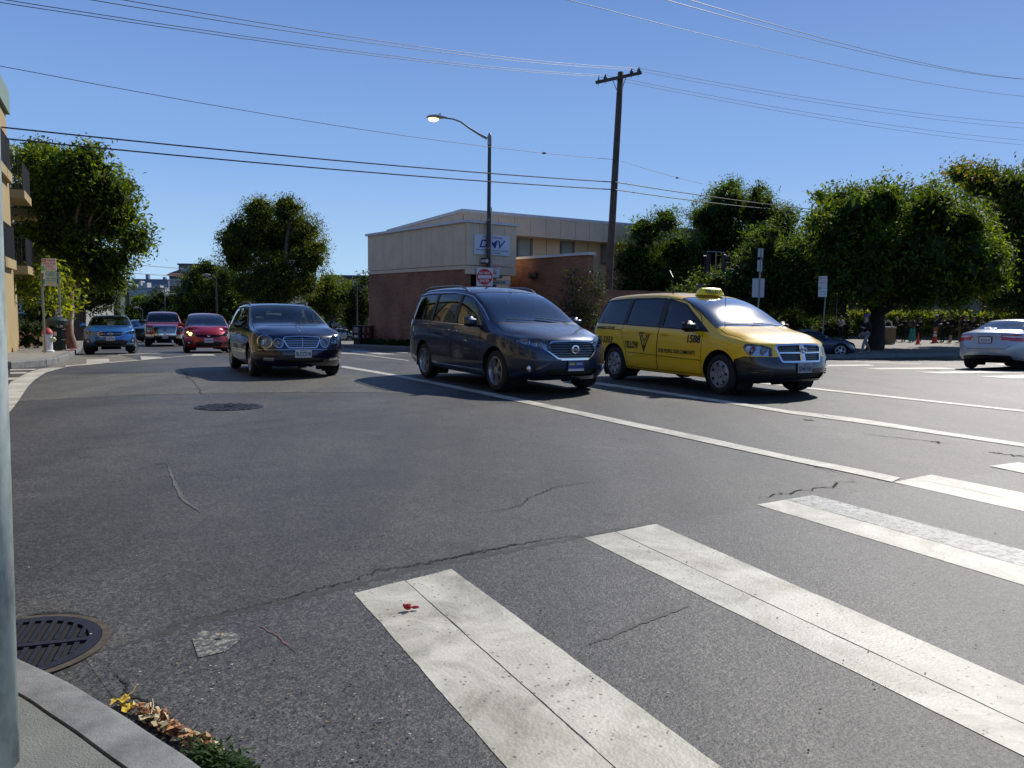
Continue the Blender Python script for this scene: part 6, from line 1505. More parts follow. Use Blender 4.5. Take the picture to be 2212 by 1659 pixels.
def make_car(name, label, cat, sp, Pf, heading, paint, group=None):
    """sp: measured outline of the car. Pf: where its middle stands, heading: direction its nose points"""
    h = Vector((heading[0], heading[1])).normalized(); rz = math.atan2(h.y, h.x)
    root = empty(name, (Pf[0], Pf[1], G(Pf[0], Pf[1])), 0, label, cat, group)
    wb = sp['wb'] / 2; a = G(Pf[0] + h.x * wb, Pf[1] + h.y * wb); b = G(Pf[0] - h.x * wb, Pf[1] - h.y * wb)
    sx = Vector((-h.y, h.x)) * .8; c = G(Pf[0] + sx.x, Pf[1] + sx.y); d = G(Pf[0] - sx.x, Pf[1] - sx.y)
    X = Vector((h.x * 2 * wb, h.y * 2 * wb, a - b)).normalized(); Y = Vector((-h.y * 1.6, h.x * 1.6, c - d)).normalized(); Z = X.cross(Y).normalized(); Y = Z.cross(X)
    root.location.z = (a + b) / 2 + .004
    root.rotation_euler = Matrix(((X.x, Y.x, Z.x), (X.y, Y.y, Z.y), (X.z, Y.z, Z.z))).to_euler()
    sh = Shell(sp); T = sh.T; nt_ = sp.get('near', 1)
    # panel gaps: doors
    for dpoly in sp.get('doors', []):
        P = rc(dpoly, .06, 3); sh.cut(grow(P, .012), 'side', 'gap', BLACKP, 'join'); L = sh.cut(P, 'side', 'door', 'paint')
    for pr, pts, m in sp.get('gaps', []):
        for p, q in zip(pts, pts[1:]):
            dx, dy = q[0] - p[0], q[1] - p[1]; l = math.hypot(dx, dy); nx, ny = -dy / l * .006, dx / l * .006
            sh.cut([(p[0] + nx, p[1] + ny), (p[0] - nx, p[1] - ny), (q[0] - nx, q[1] - ny), (q[0] + nx, q[1] + ny)], pr, 'gap', BLACKP, 'join')
    for pr, poly, nm, m, mode in sp.get('panels', []): sh.cut(poly, pr, nm, m, mode)
    # side glass
    gm = sp.get('glass', GLASS)
    def dlo(x0b, x0t, x1t, x1b, lo=.035, hi=.05, grown=0.0):
        n = 6; bot = [(x1b + (x0b - x1b) * k / n, 0) for k in range(n + 1)]; bot = [(x, T('belt', x) + lo) for x, _ in bot]
        tp = [(x0t + (x1t - x0t) * k / n, 0) for k in range(n + 1)]; tp = [(x, max(T('rail', x) - hi, T('belt', x) + lo + .012)) for x, _ in tp]
        P = bot + tp; Q = [P[0]]
        for p in P[1:]:
            if (Vector(p) - Vector(Q[-1])).length > .004: Q.append(p)
        return Q
    if 'dlo' in sp:
        P = dlo(*sp['dlo'], lo=.018, hi=.03); sh.cut(grow(P, .004), 'side', 'window_trim', sp.get('trimm', BLACKP))
    for wdw in sp['windows']:
        P = dlo(*wdw[:4]); P = rc(P, .035, 3) if sp.get('lev', 3) > 2 else P
        sh.cut(P, 'side', 'window', wdw[4] if len(wdw) > 4 else gm)
    # windshield
    xc, xh = sp['ws']; yb, yt = sp['wsy']; bw = sp.get('wsbow', .10)
    def wsp(d):
        P = []
        for k in range(7): y = yb * k / 6; P.append((xc + bw * (1 - (y / yb) ** 2) + d, y if k == 0 else y + (d if k == 6 else 0)))
        P.append((xh - d, yt + d))
        for k in range(5, -1, -1): y = yt * k / 6; P.append((xh - d + .05 * (1 - (y / yt) ** 2), y))
        P[0] = (P[0][0], -.01); P[-1] = (P[-1][0], -.01)
        return P
    sh.cut(wsp(.03), 'top', 'windshield_seal', BLACKP, 'join'); sh.cut(wsp(0), 'top', 'windshield', sp.get('wglass', GLASS), 'join')
    if 'rw' in sp:
        pr, poly = sp['rw']; sh.cut(poly, pr, 'rear_window', sp.get('rglass', gm), 'join')
    for pr, poly, nm, m, mode in sp.get('late', []): sh.cut(poly, pr, nm, m, mode)
    # wheel arches
    r = sp['r']; ar = sp.get('arch', r + .055)
    for xw in (wb, -wb):
        zc = r + .01
        if 'clad' in sp: sh.cut([(xw + (ar + .05) * math.cos(t), zc + (ar + .05) * math.sin(t)) for t in np.linspace(R(-60), R(240), 26)], 'side', 'cladding', sp['clad'])
        sh.cut([(xw + ar * math.cos(t), zc + ar * math.sin(t)) for t in np.linspace(R(-70), R(250), 30)], 'side', None, None)
    O = sh.build(root, paint)
    # wheel wells, floor
    mb = MB()
    for xw in (wb, -wb):
        zc = r + .01; W = T('w', xw)
        for sg in (1, -1):
            vs = []; k = 22
            for t in np.linspace(R(-40), R(220), k):
                x, z = xw + (ar + .002) * math.cos(t), zc + (ar + .002) * math.sin(t); c0, _ = sh.surf('side', x, max(z, .26)); yy = (c0.y if c0 is not None else W - .03) - .004
                vs += [(x, sg * yy, z), (x, sg * (yy - .34), z)]
            mb.add(vs, [(2 * i, 2 * i + 1, 2 * i + 3, 2 * i + 2) for i in range(k - 1)]); mb.add([(xw, sg * (W - .36), zc)] + [vs[2 * i + 1] for i in range(k)], [(0, i, i + 1) for i in range(1, k)])
    xs = np.linspace(sh.ext[0] - .25, sh.ext[1] + .2, 9); vs = []
    for x in xs: ww = max(.3, T('w', x) - .16); vs += [(x, ww, T('sill', x) + .05), (x, -ww, T('sill', x) + .05)]
    mb.add(vs, [(2 * i, 2 * i + 1, 2 * i + 3, 2 * i + 2) for i in range(8)])
    mb.box((0, 0, .24), (sh.ext[0] - sh.ext[1] - 1.6, .7, .12)); mb.box((wb, 0, r), (.12, T('w', wb) * 1.5, .1)); mb.box((-wb, 0, r), (.12, T('w', wb) * 1.5, .1))
    mb.build('underbody', UNDER, root)
    for i, (xw, sg) in enumerate(((wb, 1), (wb, -1), (-wb, 1), (-wb, -1))):
        make_wheel(root, xw, sg * (T('w', xw) - sp.get('tw', .21) / 2 - .035), r, sp.get('tw', .21), sp['rr'], sp['rim'][0], sp['rim'][1], sg, sp.get('steer', 0) if i < 2 else 0, sp.get('rimm'))
    # interior
    mb = MB(); bel = T('belt', 0)
    cx0, cx1 = sp['cabin']
    mb.box(((cx0 + cx1) / 2, 0, bel - .35), (cx0 - cx1, T('w', 0) * 2 - .22, .5), m=0)
    mb.box((cx0 + .05, 0, bel - .02), (.42, T('w', cx0) * 2 - .45, .16), m=1, bev=.05)
    M = Matrix.Translation((cx0 - .32, .37, bel + .02)) @ Matrix.Rotation(R(65), 4, 'Y')
    tor = [(.18 * math.cos(a), .18 * math.sin(a), 0) for a in np.linspace(0, 2 * math.pi, 17)]
    mb.tube([M @ Vector(p) for p in tor], .015, 6, False, 0)
    for sx_ in sp.get('seats', []):
        for y in (.37, -.37): seat_geo(mb, sx_, y, bel + sp.get('seat_h', .22), 1)
    mb.build('interior', [INTER, sp.get('im', INTER_G)], root)
    # mirrors
    mx, mz, my = sp['mirror']; mm = sp.get('mirm', paint); ms = sp.get('mirs', 1)
    for sg in (1, -1):
        mb = MB(); c0, _ = sh.surf('side', mx, mz - .05); y0 = (c0.y if c0 is not None else T('w', mx)) - .03
        mb.box((mx, sg * (y0 + .05), mz - .05), (.05, .14, .04), m=1, bev=.01)
        M = Matrix.Translation((mx, sg * (y0 + .06 + .10 * ms), mz + .02)) @ Matrix.Rotation(sg * R(-8), 4, 'Z')
        mb.box((0, 0, 0), (.11 * ms, .20 * ms, .145 * ms), M=M, m=0, bev=.045 * ms)
        mb.box((-.056 * ms, 0, 0), (.006, .16 * ms, .11 * ms), M=M, m=2)
        mb.build('mirror', [mm, BLACKP, CHROME], root, True)
    return root, sh, O

def lamp_behind(root, sh, polys, pr, depth=.05, mats=None, bulbs=(), back=None):
    """reflector dish and bulbs behind a clear lens"""
    for sg in (1, -1):
        mb = MB()
        for poly in polys:
            C = []; c0 = [sum(p[0] for p in poly) / len(poly), sum(p[1] for p in poly) / len(poly)]
            for p in poly:
                c, n = sh.surf(pr, *p)
                if c is None: return
                C.append(c - n * .004)
            k = len(C); cc, n0 = sh.surf(pr, *c0); inn = [cc.lerp(c, .8) - n0 * depth for c in C]
            vs = C + inn + [cc - n0 * depth]
            mb.add([(v.x, v.y * sg, v.z) for v in vs], [(i, (i + 1) % k, (i + 1) % k + k, i + k) for i in range(k)] + [(i + k, (i + 1) % k + k, 2 * k) for i in range(k)], 0)
        for u, v, rad, mi in bulbs:
            c, n = sh.surf(pr, u, v)
            if c is None: continue
            c = c - n * (depth * .9); q = Vector((c.x, c.y * sg, c.z)); nn = Vector((n.x, n.y * sg, n.z))
            M = Matrix.Translation(q) @ nn.to_track_quat('Z', 'Y').to_matrix().to_4x4()
            mb.lathe([(rad, .045), (rad * .9, .015), (rad * .6, -.002), (rad * .3, -.006)], M, 18, 1)
            mb.ball((0, 0, .012), rad * .42, 8, mi, M)
        mb.build('headlight_reflector', mats or [LAMPD, LAMPC, AMBER, WHITE], root, True)
def from_wheels(front, rear, wb, track, side=-1):
    """middle and heading of a car from where its front and rear tyre on one side touch the road"""
    a = gp(*front); b = gp(*rear); h = Vector((a.x - b.x, a.y - b.y)).normalized(); n = Vector((-h.y, h.x))
    mid = Vector((a.x, a.y)) - h * wb / 2 - n * side * track / 2
    return (mid.x, mid.y), (h.x, h.y)

# ---- slate blue minivan
QP = carpaint('slate_blue_paint', (.024, .038, .078), .75, dust=.035, rough=.44)
q_sp = dict(wb=3.0, r=.345, rr=.235, tw=.225, rim=('twin', 5), near=1, lev=3,
    st=[2.10, 1.80, 1.50, 1.18, .75, .28, -.3, -.9, -1.5, -2.0, -2.42],
    w=[(2.4, .80), (2.10, .90), (1.8, .955), (1.2, .985), (-1.8, .985), (-2.3, .955), (-2.6, .93)],
    belt=[(2.5, .80), (2.1, .90), (1.8, .955), (1.2, 1.03), (.5, 1.06), (-1, 1.10), (-2.6, 1.14)],
    rail=[(2.5, .84), (2.1, .93), (1.8, .99), (1.3, 1.075), (.75, 1.42), (.28, 1.62), (-.3, 1.70), (-1.6, 1.70), (-2.3, 1.66), (-2.6, 1.60)],
    top=[(2.5, .90), (2.1, 1.00), (1.8, 1.06), (1.3, 1.14), (.75, 1.50), (.28, 1.71), (-.3, 1.80), (-1.0, 1.82), (-1.8, 1.80), (-2.42, 1.74), (-2.6, 1.7)],
    wr=[(2.5, .60), (2.1, .74), (1.8, .80), (1.3, .84), (.75, .78), (.28, .735), (-.3, .74), (-2.0, .74), (-2.6, .70)],
    sill=[(2.5, .25), (2.1, .23), (1.5, .22), (-1.5, .24), (-2.6, .30)],
    fx=[2.40, 2.49, 2.52, 2.50, 2.44, 2.40, 2.30], fz=[.24, .34, .52, .70, .84, .90, .95], rx=[-2.56, -2.62, -2.64, -2.63, -2.60, -2.50, -2.42], fcurve=.34, rcurve=.14,
    ws=(1.28, .22), wsy=(.80, .68), wsbow=.13, rw=('rear', [(-.01, 1.18), (.72, 1.18), (.64, 1.56), (-.01, 1.58)]),
    doors=[[(1.02, .30), (1.00, 1.02), (.80, 1.36), (.36, 1.60), (-.13, 1.65), (-.14, .30)], [(-.16, .30), (-.155, 1.65), (-1.18, 1.665), (-1.22, .90), (-1.10, .62), (-1.06, .30)]],
    gaps=[('side', [(-1.22, 1.0), (-1.7, 1.02), (-2.1, 1.03)], 0), ('top', [(1.42, 0), (1.38, .45), (1.28, .80), (1.6, .86), (2.0, .80)], 0), ('front', [(0, .865), (.45, .86), (.62, .82)], 0), ('side', [(2.1, .66), (1.93, .60)], 0)],
    dlo=(1.20, .42, -2.28, -2.36), trimm=BLACKP, glass=GLASS_T,
    wglass=glassmat('dusty_windscreen', (.50, .54, .54), .06, 2.4),
    windows=[(.98, .36, -.06, -.06, GLASS), (-.16, -.16, -1.12, -1.14), (-1.24, -1.22, -2.20, -2.28)],
    panels=[('side', [(-.9, .235), (1.05, .235), (1.05, .30), (-.9, .30)], 'side_skirt', 'paint', 'pair')],
    late=[],
    cabin=(1.0, -2.2), seats=[.15, -.85, -1.6], mirror=(.86, 1.13, .95), mirs=1.25)
Q_HL = rc([(.42, .70), (.66, .79), (.84, .83), (.90, .93), (.80, .93), (.55, .905), (.40, .86)], .02, 2)
Q_GR = rc([(-.01, .60), (.30, .60), (.50, .755), (.36, .845), (-.01, .855)], .015, 2)
q_sp['late'] += [('front', grow(Q_GR, .022), 'grille_surround', CHROME, 'join'), ('front', Q_GR, 'grille', BLACKP, 'join'), ('front', Q_HL, 'headlight', LAMPG, 'pair'),
    ('side', rc([(1.50, .90), (1.82, .80), (2.02, .755), (2.12, .80), (2.05, .87), (1.80, .925)], .02, 2), 'headlight', LAMPG, 'pair') if False else ('front', rc([(-.01, .30), (.42, .30), (.50, .42), (-.01, .42)], .03, 2), 'intake', BLACKP, 'join'),
    ('front', ell(.70, .425, .075, .06), 'fog_lamp_bezel', BLACKP, 'pair'), ('rear', rc([(.70, .80), (.88, .80), (.88, 1.20), (.76, 1.20)], .03), 'tail_light', REDL, 'pair'),
    ('side', rc([(-2.36, .85), (-2.62, .80), (-2.62, 1.22), (-2.47, 1.20)], .02), 'tail_light', REDL, 'pair')]
qp, qh = from_wheels((1077, 846), (908, 812), 3.0, 1.72)
quest, qs, _ = make_car('minivan', 'slate blue minivan with roof rails crossing in front of the yellow taxi', 'minivan', q_sp, qp, qh, QP)
lamp_behind(quest, qs, [Q_HL], 'front', .07, [LAMPC, CHROME, AMBER, WHITE], [(.56, .82, .05, 3), (.70, .86, .042, 3), (.83, .89, .03, 2)])
mb = MB()
for z in (.635, .675, .715, .755, .795, .83): qs.strip(mb, [(-.005, z), (min(.46, .30 + (z - .6) * 1.2 if z < .76 else .46 - (z - .76) * 1.2), z)], 'front', .018, .004, 0, True, -.016)
mb.build('grille_slats', ALLOY_D, quest)
mb = MB(); c, n = qs.surf('front', 0, .735); M = Matrix(((0, 0, 1, c.x + .014), (1, 0, 0, 0), (0, 1, 0, .735), (0, 0, 0, 1)))
mb.lathe([(.068, 0), (.07, .012), (.05, .014), (.048, 0)], M, 26); mb.box((0, 0, .012), (.16, .03, .012), M=M); plane_text(mb, M, [('NISSAN', 0, 0, .12, .014, .02)], 1, .020)
mb.build('emblem', [CHROME, BLACKP], quest)
mb = MB(); qs.strip(mb, [(-.005, .575), (.26, .575)], 'front', .035, .012, 0); mb.build('plate_bar', CHROME, quest)
plate(quest, qs, 'front', .475, '', .31, .17, mat('plate_blue', (.03, .05, .20), .4), PLATEW, [('CAR', -.075, .03, .115, .042, .05, 2), ('MAX', .068, .032, .12, .034, .03), ('THE AUTO SUPERSTORE', 0, -.066, .26, .014, .02, 3)])
pl = [o for o in quest.children if o.name.startswith('number_plate')][0]; pl.data.materials.append(mat('plate_yellow', (.80, .65, .03), .4)); pl.data.materials.append(mat('blue_ink', (.02, .03, .15), .4))
mb = MB(); M = Matrix(((0, 0, 1, qs.surf('front', 0, .475)[0].x + .0265), (1, 0, 0, 0), (0, 1, 0, .409), (0, 0, 0, 1))); mb.box((0, 0, 0), (.30, .034, .002), M=M); mb.build('plate_strip', PLATEW, quest)
mb = MB()
for sg in (1, -1):
    c, n = qs.surf('front', .70, .425); mb.lathe([(.055, .0), (.05, .02), (.02, .028), (.001, .03)], Matrix.Translation((c.x - .02, sg * c.y, c.z)) @ Matrix.Rotation(R(90), 4, 'Y'), 16)
mb.build('fog_lamp', LAMPC, quest, True)
# roof rails, handles, chrome lines, antenna
def roof_rails(root, sh, x0, x1, y, m, hgt=.07):
    for sg in (1, -1):
        mb = MB(); P = []
        for k in range(13):
            t = k / 12; x = x0 + (x1 - x0) * t; c, n = sh.surf('top', x, y); e = min(1, min(t, 1 - t) * 7); P.append((x, sg * c.y, c.z + hgt * math.sin(e * math.pi / 2) - .01))
        mb.tube(P, .018, 8); mb.build('roof_rail', m, root, True)
roof_rails(quest, qs, .05, -2.15, .70, ALLOY_D)
def handles(root, sh, pts, m, w=.18):
    for x, z in pts:
        for sg in (1, -1):
            mb = MB(); c, n = sh.surf('side', x, z)
            mb.box((x, sg * (c.y + .024), z), (w, .016, .032), bev=.008); mb.box((x + w * .42, sg * (c.y + .008), z), (.02, .03, .02)); mb.box((x - w * .42, sg * (c.y + .008), z), (.02, .03, .02))
            mb.build('door_handle', m, root, True)
handles(quest, qs, [(.02, .97), (-.32, .98)], CHROME)
mb = MB()
T = qs.T
qs.strip(mb, [(x, T('belt', x) + .018) for x in np.linspace(1.15, -2.34, 12)], 'side', .016, .006, 0, n=2)
qs.strip(mb, [(x, T('rail', x) - .026) for x in [1.1, .9, .7, .5, .3, 0, -.5, -1.0, -1.6, -2.25]], 'side', .014, .006, 0, n=2)
qs.strip(mb, [(1.06, .335), (-.95, .335)], 'side', .014, .006, 0)
mb.build('chrome_line', CHROME, quest)
def wipers(root, sh, xb, ys, m=BLACKP):
    mb = MB()
    for y0, y1, dx in ys:
        P = []
        for k in range(6):
            t = k / 5; yy = y0 + (y1 - y0) * t; xx = xb - dx * t; sg = 1 if yy >= 0 else -1; c, n = sh.surf('top', xx, abs(yy)); P.append((c.x + n.x * .015, yy, c.z + n.z * .02))
        mb.tube(P, .009, 5)
    mb.build('wiper', m, root)
wipers(quest, qs, 1.36, [(.60, -.02, .12), (-.1, -.62, .10)])

# ---- yellow taxi
YP = carpaint('taxi_yellow', (1.0, .60, .001), .0, dust=.0, rough=.4)
TBM = carpaint('bumper_black', (.006, .007, .012), .0, dust=.01)
t_sp = dict(wb=3.08, r=.335, rr=.222, tw=.22, rim=('cover', 7), rimm=mat('wheel_cover', (.40, .41, .43), .38, metal=.6), lev=3, arch=.40,
    st=[2.12, 1.86, 1.54, 1.22, .80, .30, -.3, -.9, -1.6, -2.1, -2.40],
    w=[(2.5, .80), (2.12, .91), (1.86, .955), (1.2, .975), (-1.8, .975), (-2.3, .95), (-2.6, .92)],
    belt=[(2.5, .80), (2.12, .88), (1.86, .935), (1.22, 1.01), (.5, 1.04), (-1, 1.08), (-2.6, 1.12)],
    rail=[(2.5, .84), (2.12, .92), (1.86, .975), (1.3, 1.06), (.8, 1.38), (.30, 1.59), (-.3, 1.66), (-1.6, 1.65), (-2.3, 1.60), (-2.6, 1.5)],
    top=[(2.5, .88), (2.12, .99), (1.86, 1.05), (1.3, 1.13), (.8, 1.48), (.30, 1.67), (-.3, 1.745), (-1.0, 1.755), (-1.8, 1.73), (-2.40, 1.65), (-2.6, 1.6)],
    wr=[(2.5, .62), (2.12, .75), (1.86, .80), (1.3, .84), (.8, .77), (.30, .72), (-.3, .72), (-2.0, .715), (-2.6, .66)],
    sill=[(2.5, .27), (2.12, .25), (1.5, .24), (-1.5, .26), (-2.6, .32)],
    fx=[2.42, 2.48, 2.50, 2.44, 2.42, 2.40, 2.30], fz=[.26, .34, .50, .655, .80, .87, .925], rx=[-2.58, -2.64, -2.66, -2.64, -2.58, -2.42, -2.32], fcurve=.26, rcurve=.14,
    ws=(1.30, .24), wsy=(.80, .665), wsbow=.12, rw=('rear', [(-.01, 1.16), (.70, 1.16), (.60, 1.52), (-.01, 1.54)]),
    doors=[[(1.10, .30), (1.10, 1.00), (.88, 1.30), (.40, 1.56), (-.10, 1.61), (-.12, .30)], [(-.14, .30), (-.13, 1.61), (-1.20, 1.62), (-1.28, .95), (-1.12, .66), (-1.08, .30)]],
    gaps=[('side', [(-1.28, 1.0), (-1.8, 1.02), (-2.2, 1.03)], 0), ('top', [(1.46, 0), (1.42, .45), (1.32, .80), (1.62, .85), (2.0, .81)], 0), ('side', [(-.14, .56), (1.10, .54)], 0), ('side', [(-.14, .565), (-1.05, .58)], 0)],
    dlo=(1.22, .44, -2.22, -2.36), glass=GLASS_T,
    wglass=glassmat('hazy_windscreen', (.45, .5, .52), .085, 3.2),
    windows=[(1.0, .42, -.04, -.04, GLASS), (-.20, -.20, -1.16, -1.20), (-1.30, -1.28, -2.16, -2.28)],
    panels=[('front', [(-.01, .20), (1.0, .20), (1.0, .60), (.62, .655), (-.01, .655)], 'front_bumper', TBM, 'join'), ('side', [(2.7, .20), (1.90, .20), (1.88, .60), (2.05, .66), (2.7, .66)], 'front_bumper', TBM, 'pair')],
    cabin=(1.0, -2.2), seats=[.15, -.85, -1.6], mirror=(.92, 1.10, .95), mirs=1.35, mirm=BLACKP)
T_HL = rc([(.56, .665), (.86, .675), (.895, .80), (.86, .865), (.66, .845), (.54, .80)], .02, 2)
T_GR = rc([(-.01, .60), (.40, .60), (.47, .81), (.44, .835), (-.01, .85)], .02, 2)
t_sp['late'] = [('front', grow(T_GR, .03), 'grille_surround', CHROME, 'join'), ('front', T_GR, 'grille', BLACKP, 'join'), ('front', T_HL, 'headlight', LAMPG, 'pair'),
    ('front', rc([(-.01, .30), (.50, .30), (.56, .40), (-.01, .40)], .03, 2), 'intake', mat('intake_black', (.006, .006, .006), .8), 'join'), ('rear', rc([(.72, .80), (.9, .80), (.88, 1.20), (.76, 1.20)], .03), 'tail_light', REDL, 'pair'),
    ('side', rc([(-2.40, .95), (-2.62, .90), (-2.60, 1.28), (-2.46, 1.26)], .02), 'tail_light', REDL, 'pair')]
tp_, th = from_wheels((1560, 852), (1296, 814.5), 3.08, 1.70)
taxi, ts, _ = make_car('taxi', 'yellow taxi minivan with a lit-style YELLOW roof sign and black front bumper', 'taxi', t_sp, tp_, th, YP)
taxi['label'] = 'yellow taxi minivan with a YELLOW roof sign and black front bumper'
lamp_behind(taxi, ts, [T_HL], 'front', .07, [LAMPC, CHROME, AMBER, WHITE], [(.66, .77, .055, 3), (.80, .78, .045, 2), (.83, .74, .035, 2)])
mb = MB()
for z in (.63, .66, .69, .76, .79, .82): ts.strip(mb, [(-.005, z), (.40 + (z - .6) * .25, z)], 'front', .012, .004, 0, True, -.018)
mb.build('grille_slats', ALLOY_D, taxi)
mb = MB(); ts.strip(mb, [(-.005, .725), (.45, .725)], 'front', .036, .014, 0); ts.strip(mb, [(.0, .60), (.0, .85)], 'front', .075, .020, 0, False); ts.strip(mb, [(.02, .60), (.012, .85)], 'front', .06, .018, 0)
mb.build('grille_cross', CHROME, taxi)
mb = MB(); c, n = ts.surf('front', 0, .77); M = Matrix(((0, 0, 1, c.x + .02), (1, 0, 0, 0), (0, 1, 0, .755), (0, 0, 0, 1)))
mb.ball((0, -.01, 0), (.022, .045, .03), 8, 0, M)
for sg in (1, -1): mb.tube([M @ Vector((sg * a, b, .012)) for a, b in ((.01, .03), (.045, .045), (.068, .015), (.055, -.02), (.035, -.01))], [.014, .013, .011, .008, .004], 7)
mb.build('emblem', CHROME, taxi, True)
plate(taxi, ts, 'front', .485, '53451B1', .31, .16, mat('plate_dim', (.33, .34, .34), .5))
handles(taxi, ts, [(.10, .955), (-.42, .965)], YP)
mb = MB()
for z in (.38, .42, .46): ts.strip(mb, [(.62, z), (.86, z + .01)], 'front', .022, .014)
mb.build('bumper_fins', BLACKP, taxi)
wipers(taxi, ts, 1.40, [(.62, 0, .10), (-.08, -.64, .08)])
INK = mat('lettering_black', (.012, .012, .012), .5)
def side_text(root, sh, items, m, side=-1):
    """items: (text, x centre, z centre, width, height[, bold, shear]); reads left to right seen from that side"""
    for it in items:
        vs, fs = fit_text(it[0], it[3], it[4], it[5] if len(it) > 5 else .02, it[6] if len(it) > 6 else 0)
        mb = MB(); sgn = 1 if side < 0 else -1
        sh.decal(mb, vs, fs, 'side', lambda x, y: (it[1] + x * sgn, it[2] + y), side, 0, .005)
        mb.build('lettering', m, root)
side_text(taxi, ts, [('1588', .90, .90, .34, .14, .035), ('OUR PEOPLE. OUR COMMUNITY.', .45, .66, 1.05, .075, .03), ('YELLOW', -.92, .73, .44, .14, .035), ('SAN FRANCISCO TAXICABS', -1.90, 1.035, .70, .062, .03, .1), ('333-3333', -1.92, .80, .70, .13, .03, .25)], INK)
mb = MB()
tri = [(-.155, .16), (.155, .16), (0, -.16)]; tro = grow(tri, .018); trn = grow(tri, -.012)
def tpt(x, y): return (-.52 + x, .80 + y)
P2 = [Vector(p) for p in tro]; P3 = [Vector(p) for p in trn]
for i in range(3):
    oo = [tuple(P2[i].lerp(P2[(i + 1) % 3], t / 8)) for t in range(9)]; ii = [tuple(P3[i].lerp(P3[(i + 1) % 3], t / 8)) for t in range(9)]
    ts.decal(mb, oo + ii, [(k, k + 1, k + 10, k + 9) for k in range(8)], 'side', tpt, -1, 0, .006)
for a, b in (((0, -.09), (0, .01)), ((0, .01), (-.065, .10)), ((0, .01), (.065, .10))):
    d = (Vector(b) - Vector(a)).normalized(); nn = Vector((-d.y, d.x)); a = Vector(a); b = Vector(b); w_ = .013
    ts.decal(mb, [tuple(a - nn * w_), tuple(b - nn * w_), tuple(b + nn * w_), tuple(a + nn * w_)], [(0, 1, 2, 3)], 'side', tpt, -1)
    e = b if a.y != -.09 or True else a
    if b.y > .05: ts.decal(mb, [tuple(b - nn * .03), tuple(b + nn * .03), tuple(b + d * .045)], [(0, 1, 2)], 'side', tpt, -1)
ts.decal(mb, [(-.03, -.085), (.03, -.085), (0, -.13)], [(0, 1, 2)], 'side', tpt, -1)
mb.build('logo', INK, taxi)
mb = MB(); ts.decal(mb, [(-.06, -.085), (.06, -.085), (.06, .085), (-.06, .085)], [(0, 1, 2, 3)], 'side', lambda x, y: (-2.33 + x, .93 + y), -1, 0, .004)
wh = [[(-.012, .05), (.008, .05), (.008, .07), (-.012, .07)], [(-.01, .045), (.004, .045), (.004, -.005), (-.01, -.005)], [(-.01, .0), (.03, .0), (.03, -.012), (-.01, -.012)], [(.022, -.005), (.034, -.005), (.045, -.05), (.033, -.05)], [(0, .03), (.03, .03), (.03, .018), (0, .018)]]
for q in wh: ts.decal(mb, q, [(0, 1, 2, 3)], 'side', lambda x, y: (-2.33 + x, .93 + y), -1, 1, .007)
arc = [(-.002 + .038 * math.cos(a), -.025 + .034 * math.sin(a)) for a in np.linspace(R(110), R(370), 14)]; arc2 = [(-.002 + .029 * math.cos(a), -.025 + .025 * math.sin(a)) for a in np.linspace(R(110), R(370), 14)]
ts.decal(mb, arc + arc2, [(i, i + 1, i + 15, i + 14) for i in range(13)], 'side', lambda x, y: (-2.33 + x, .93 + y), -1, 1, .007)
mb.build('wheelchair_sticker', [mat('sticker_blue', (.02, .12, .42), .4), WHITE], taxi)
# roof sign and antennas
rs = MB(); c, n = ts.surf('top', .12, .01); zb = c.z - .01
P = []
def sec(x, hgt, dep): return [(x + dep, 0), (x + dep * .7, hgt * .75), (x + dep * .25, hgt), (x - dep * .25, hgt), (x - dep * .7, hgt * .75), (x - dep, 0)]
ys = [-.29, -.275, -.22, -.08, .08, .22, .275, .29]; hs = [.02, .06, .125, .135, .135, .125, .06, .02]; ds = [.05, .08, .10, .11, .11, .10, .08, .05]
vs = []
for y, hh, dd in zip(ys, hs, ds):
    for x, z in sec(.16, hh, dd): vs.append((x, y, zb + .015 + z))
rs.add(vs, [(i * 6 + j, i * 6 + j + 1, i * 6 + j + 7, i * 6 + j + 6) for i in range(7) for j in range(5)] + [tuple(range(6)), tuple(range(47, 41, -1))])
rs.build('roof_sign', mat('sign_yellow', (.95, .80, .01), .35, coat=.4), taxi, True)
mb = MB()
for sg, xx in ((1, .16 + .105), (-1, .16 - .105)):
    ny = Vector((.075 * 1.0, 0, .03)).normalized()
    M = Matrix.Translation((.16 + sg * .112, 0, zb + .072)) @ (Matrix(((0, -.38 * sg, .92 * sg, 0), (sg, 0, 0, 0), (0, .92, .38, 0), (0, 0, 0, 1))))
    plane_text(mb, M, [('YELLOW', 0, 0, .43, .082, .03)], 0, .006)
mb.build('roof_lettering', INK, taxi)
mb = MB(); c, n = ts.surf('top', -.35, .45); mb.tube([(c.x, -c.y, c.z - .01), (c.x, -c.y, c.z + .10)], .018, 8); mb.tube([(c.x, -c.y, c.z + .10), (c.x, -c.y, c.z + .22), (c.x - .04, -c.y + .02, c.z + .30), (c.x - .27, -c.y + .12, c.z + .44)], .006, 5)
c, n = ts.surf('top', 1.38, .70); mb.tube([(c.x, -c.y, c.z - .01), (c.x - .02, -c.y, c.z + .95)], .005, 5); mb.build('antenna', BLACKP, taxi)

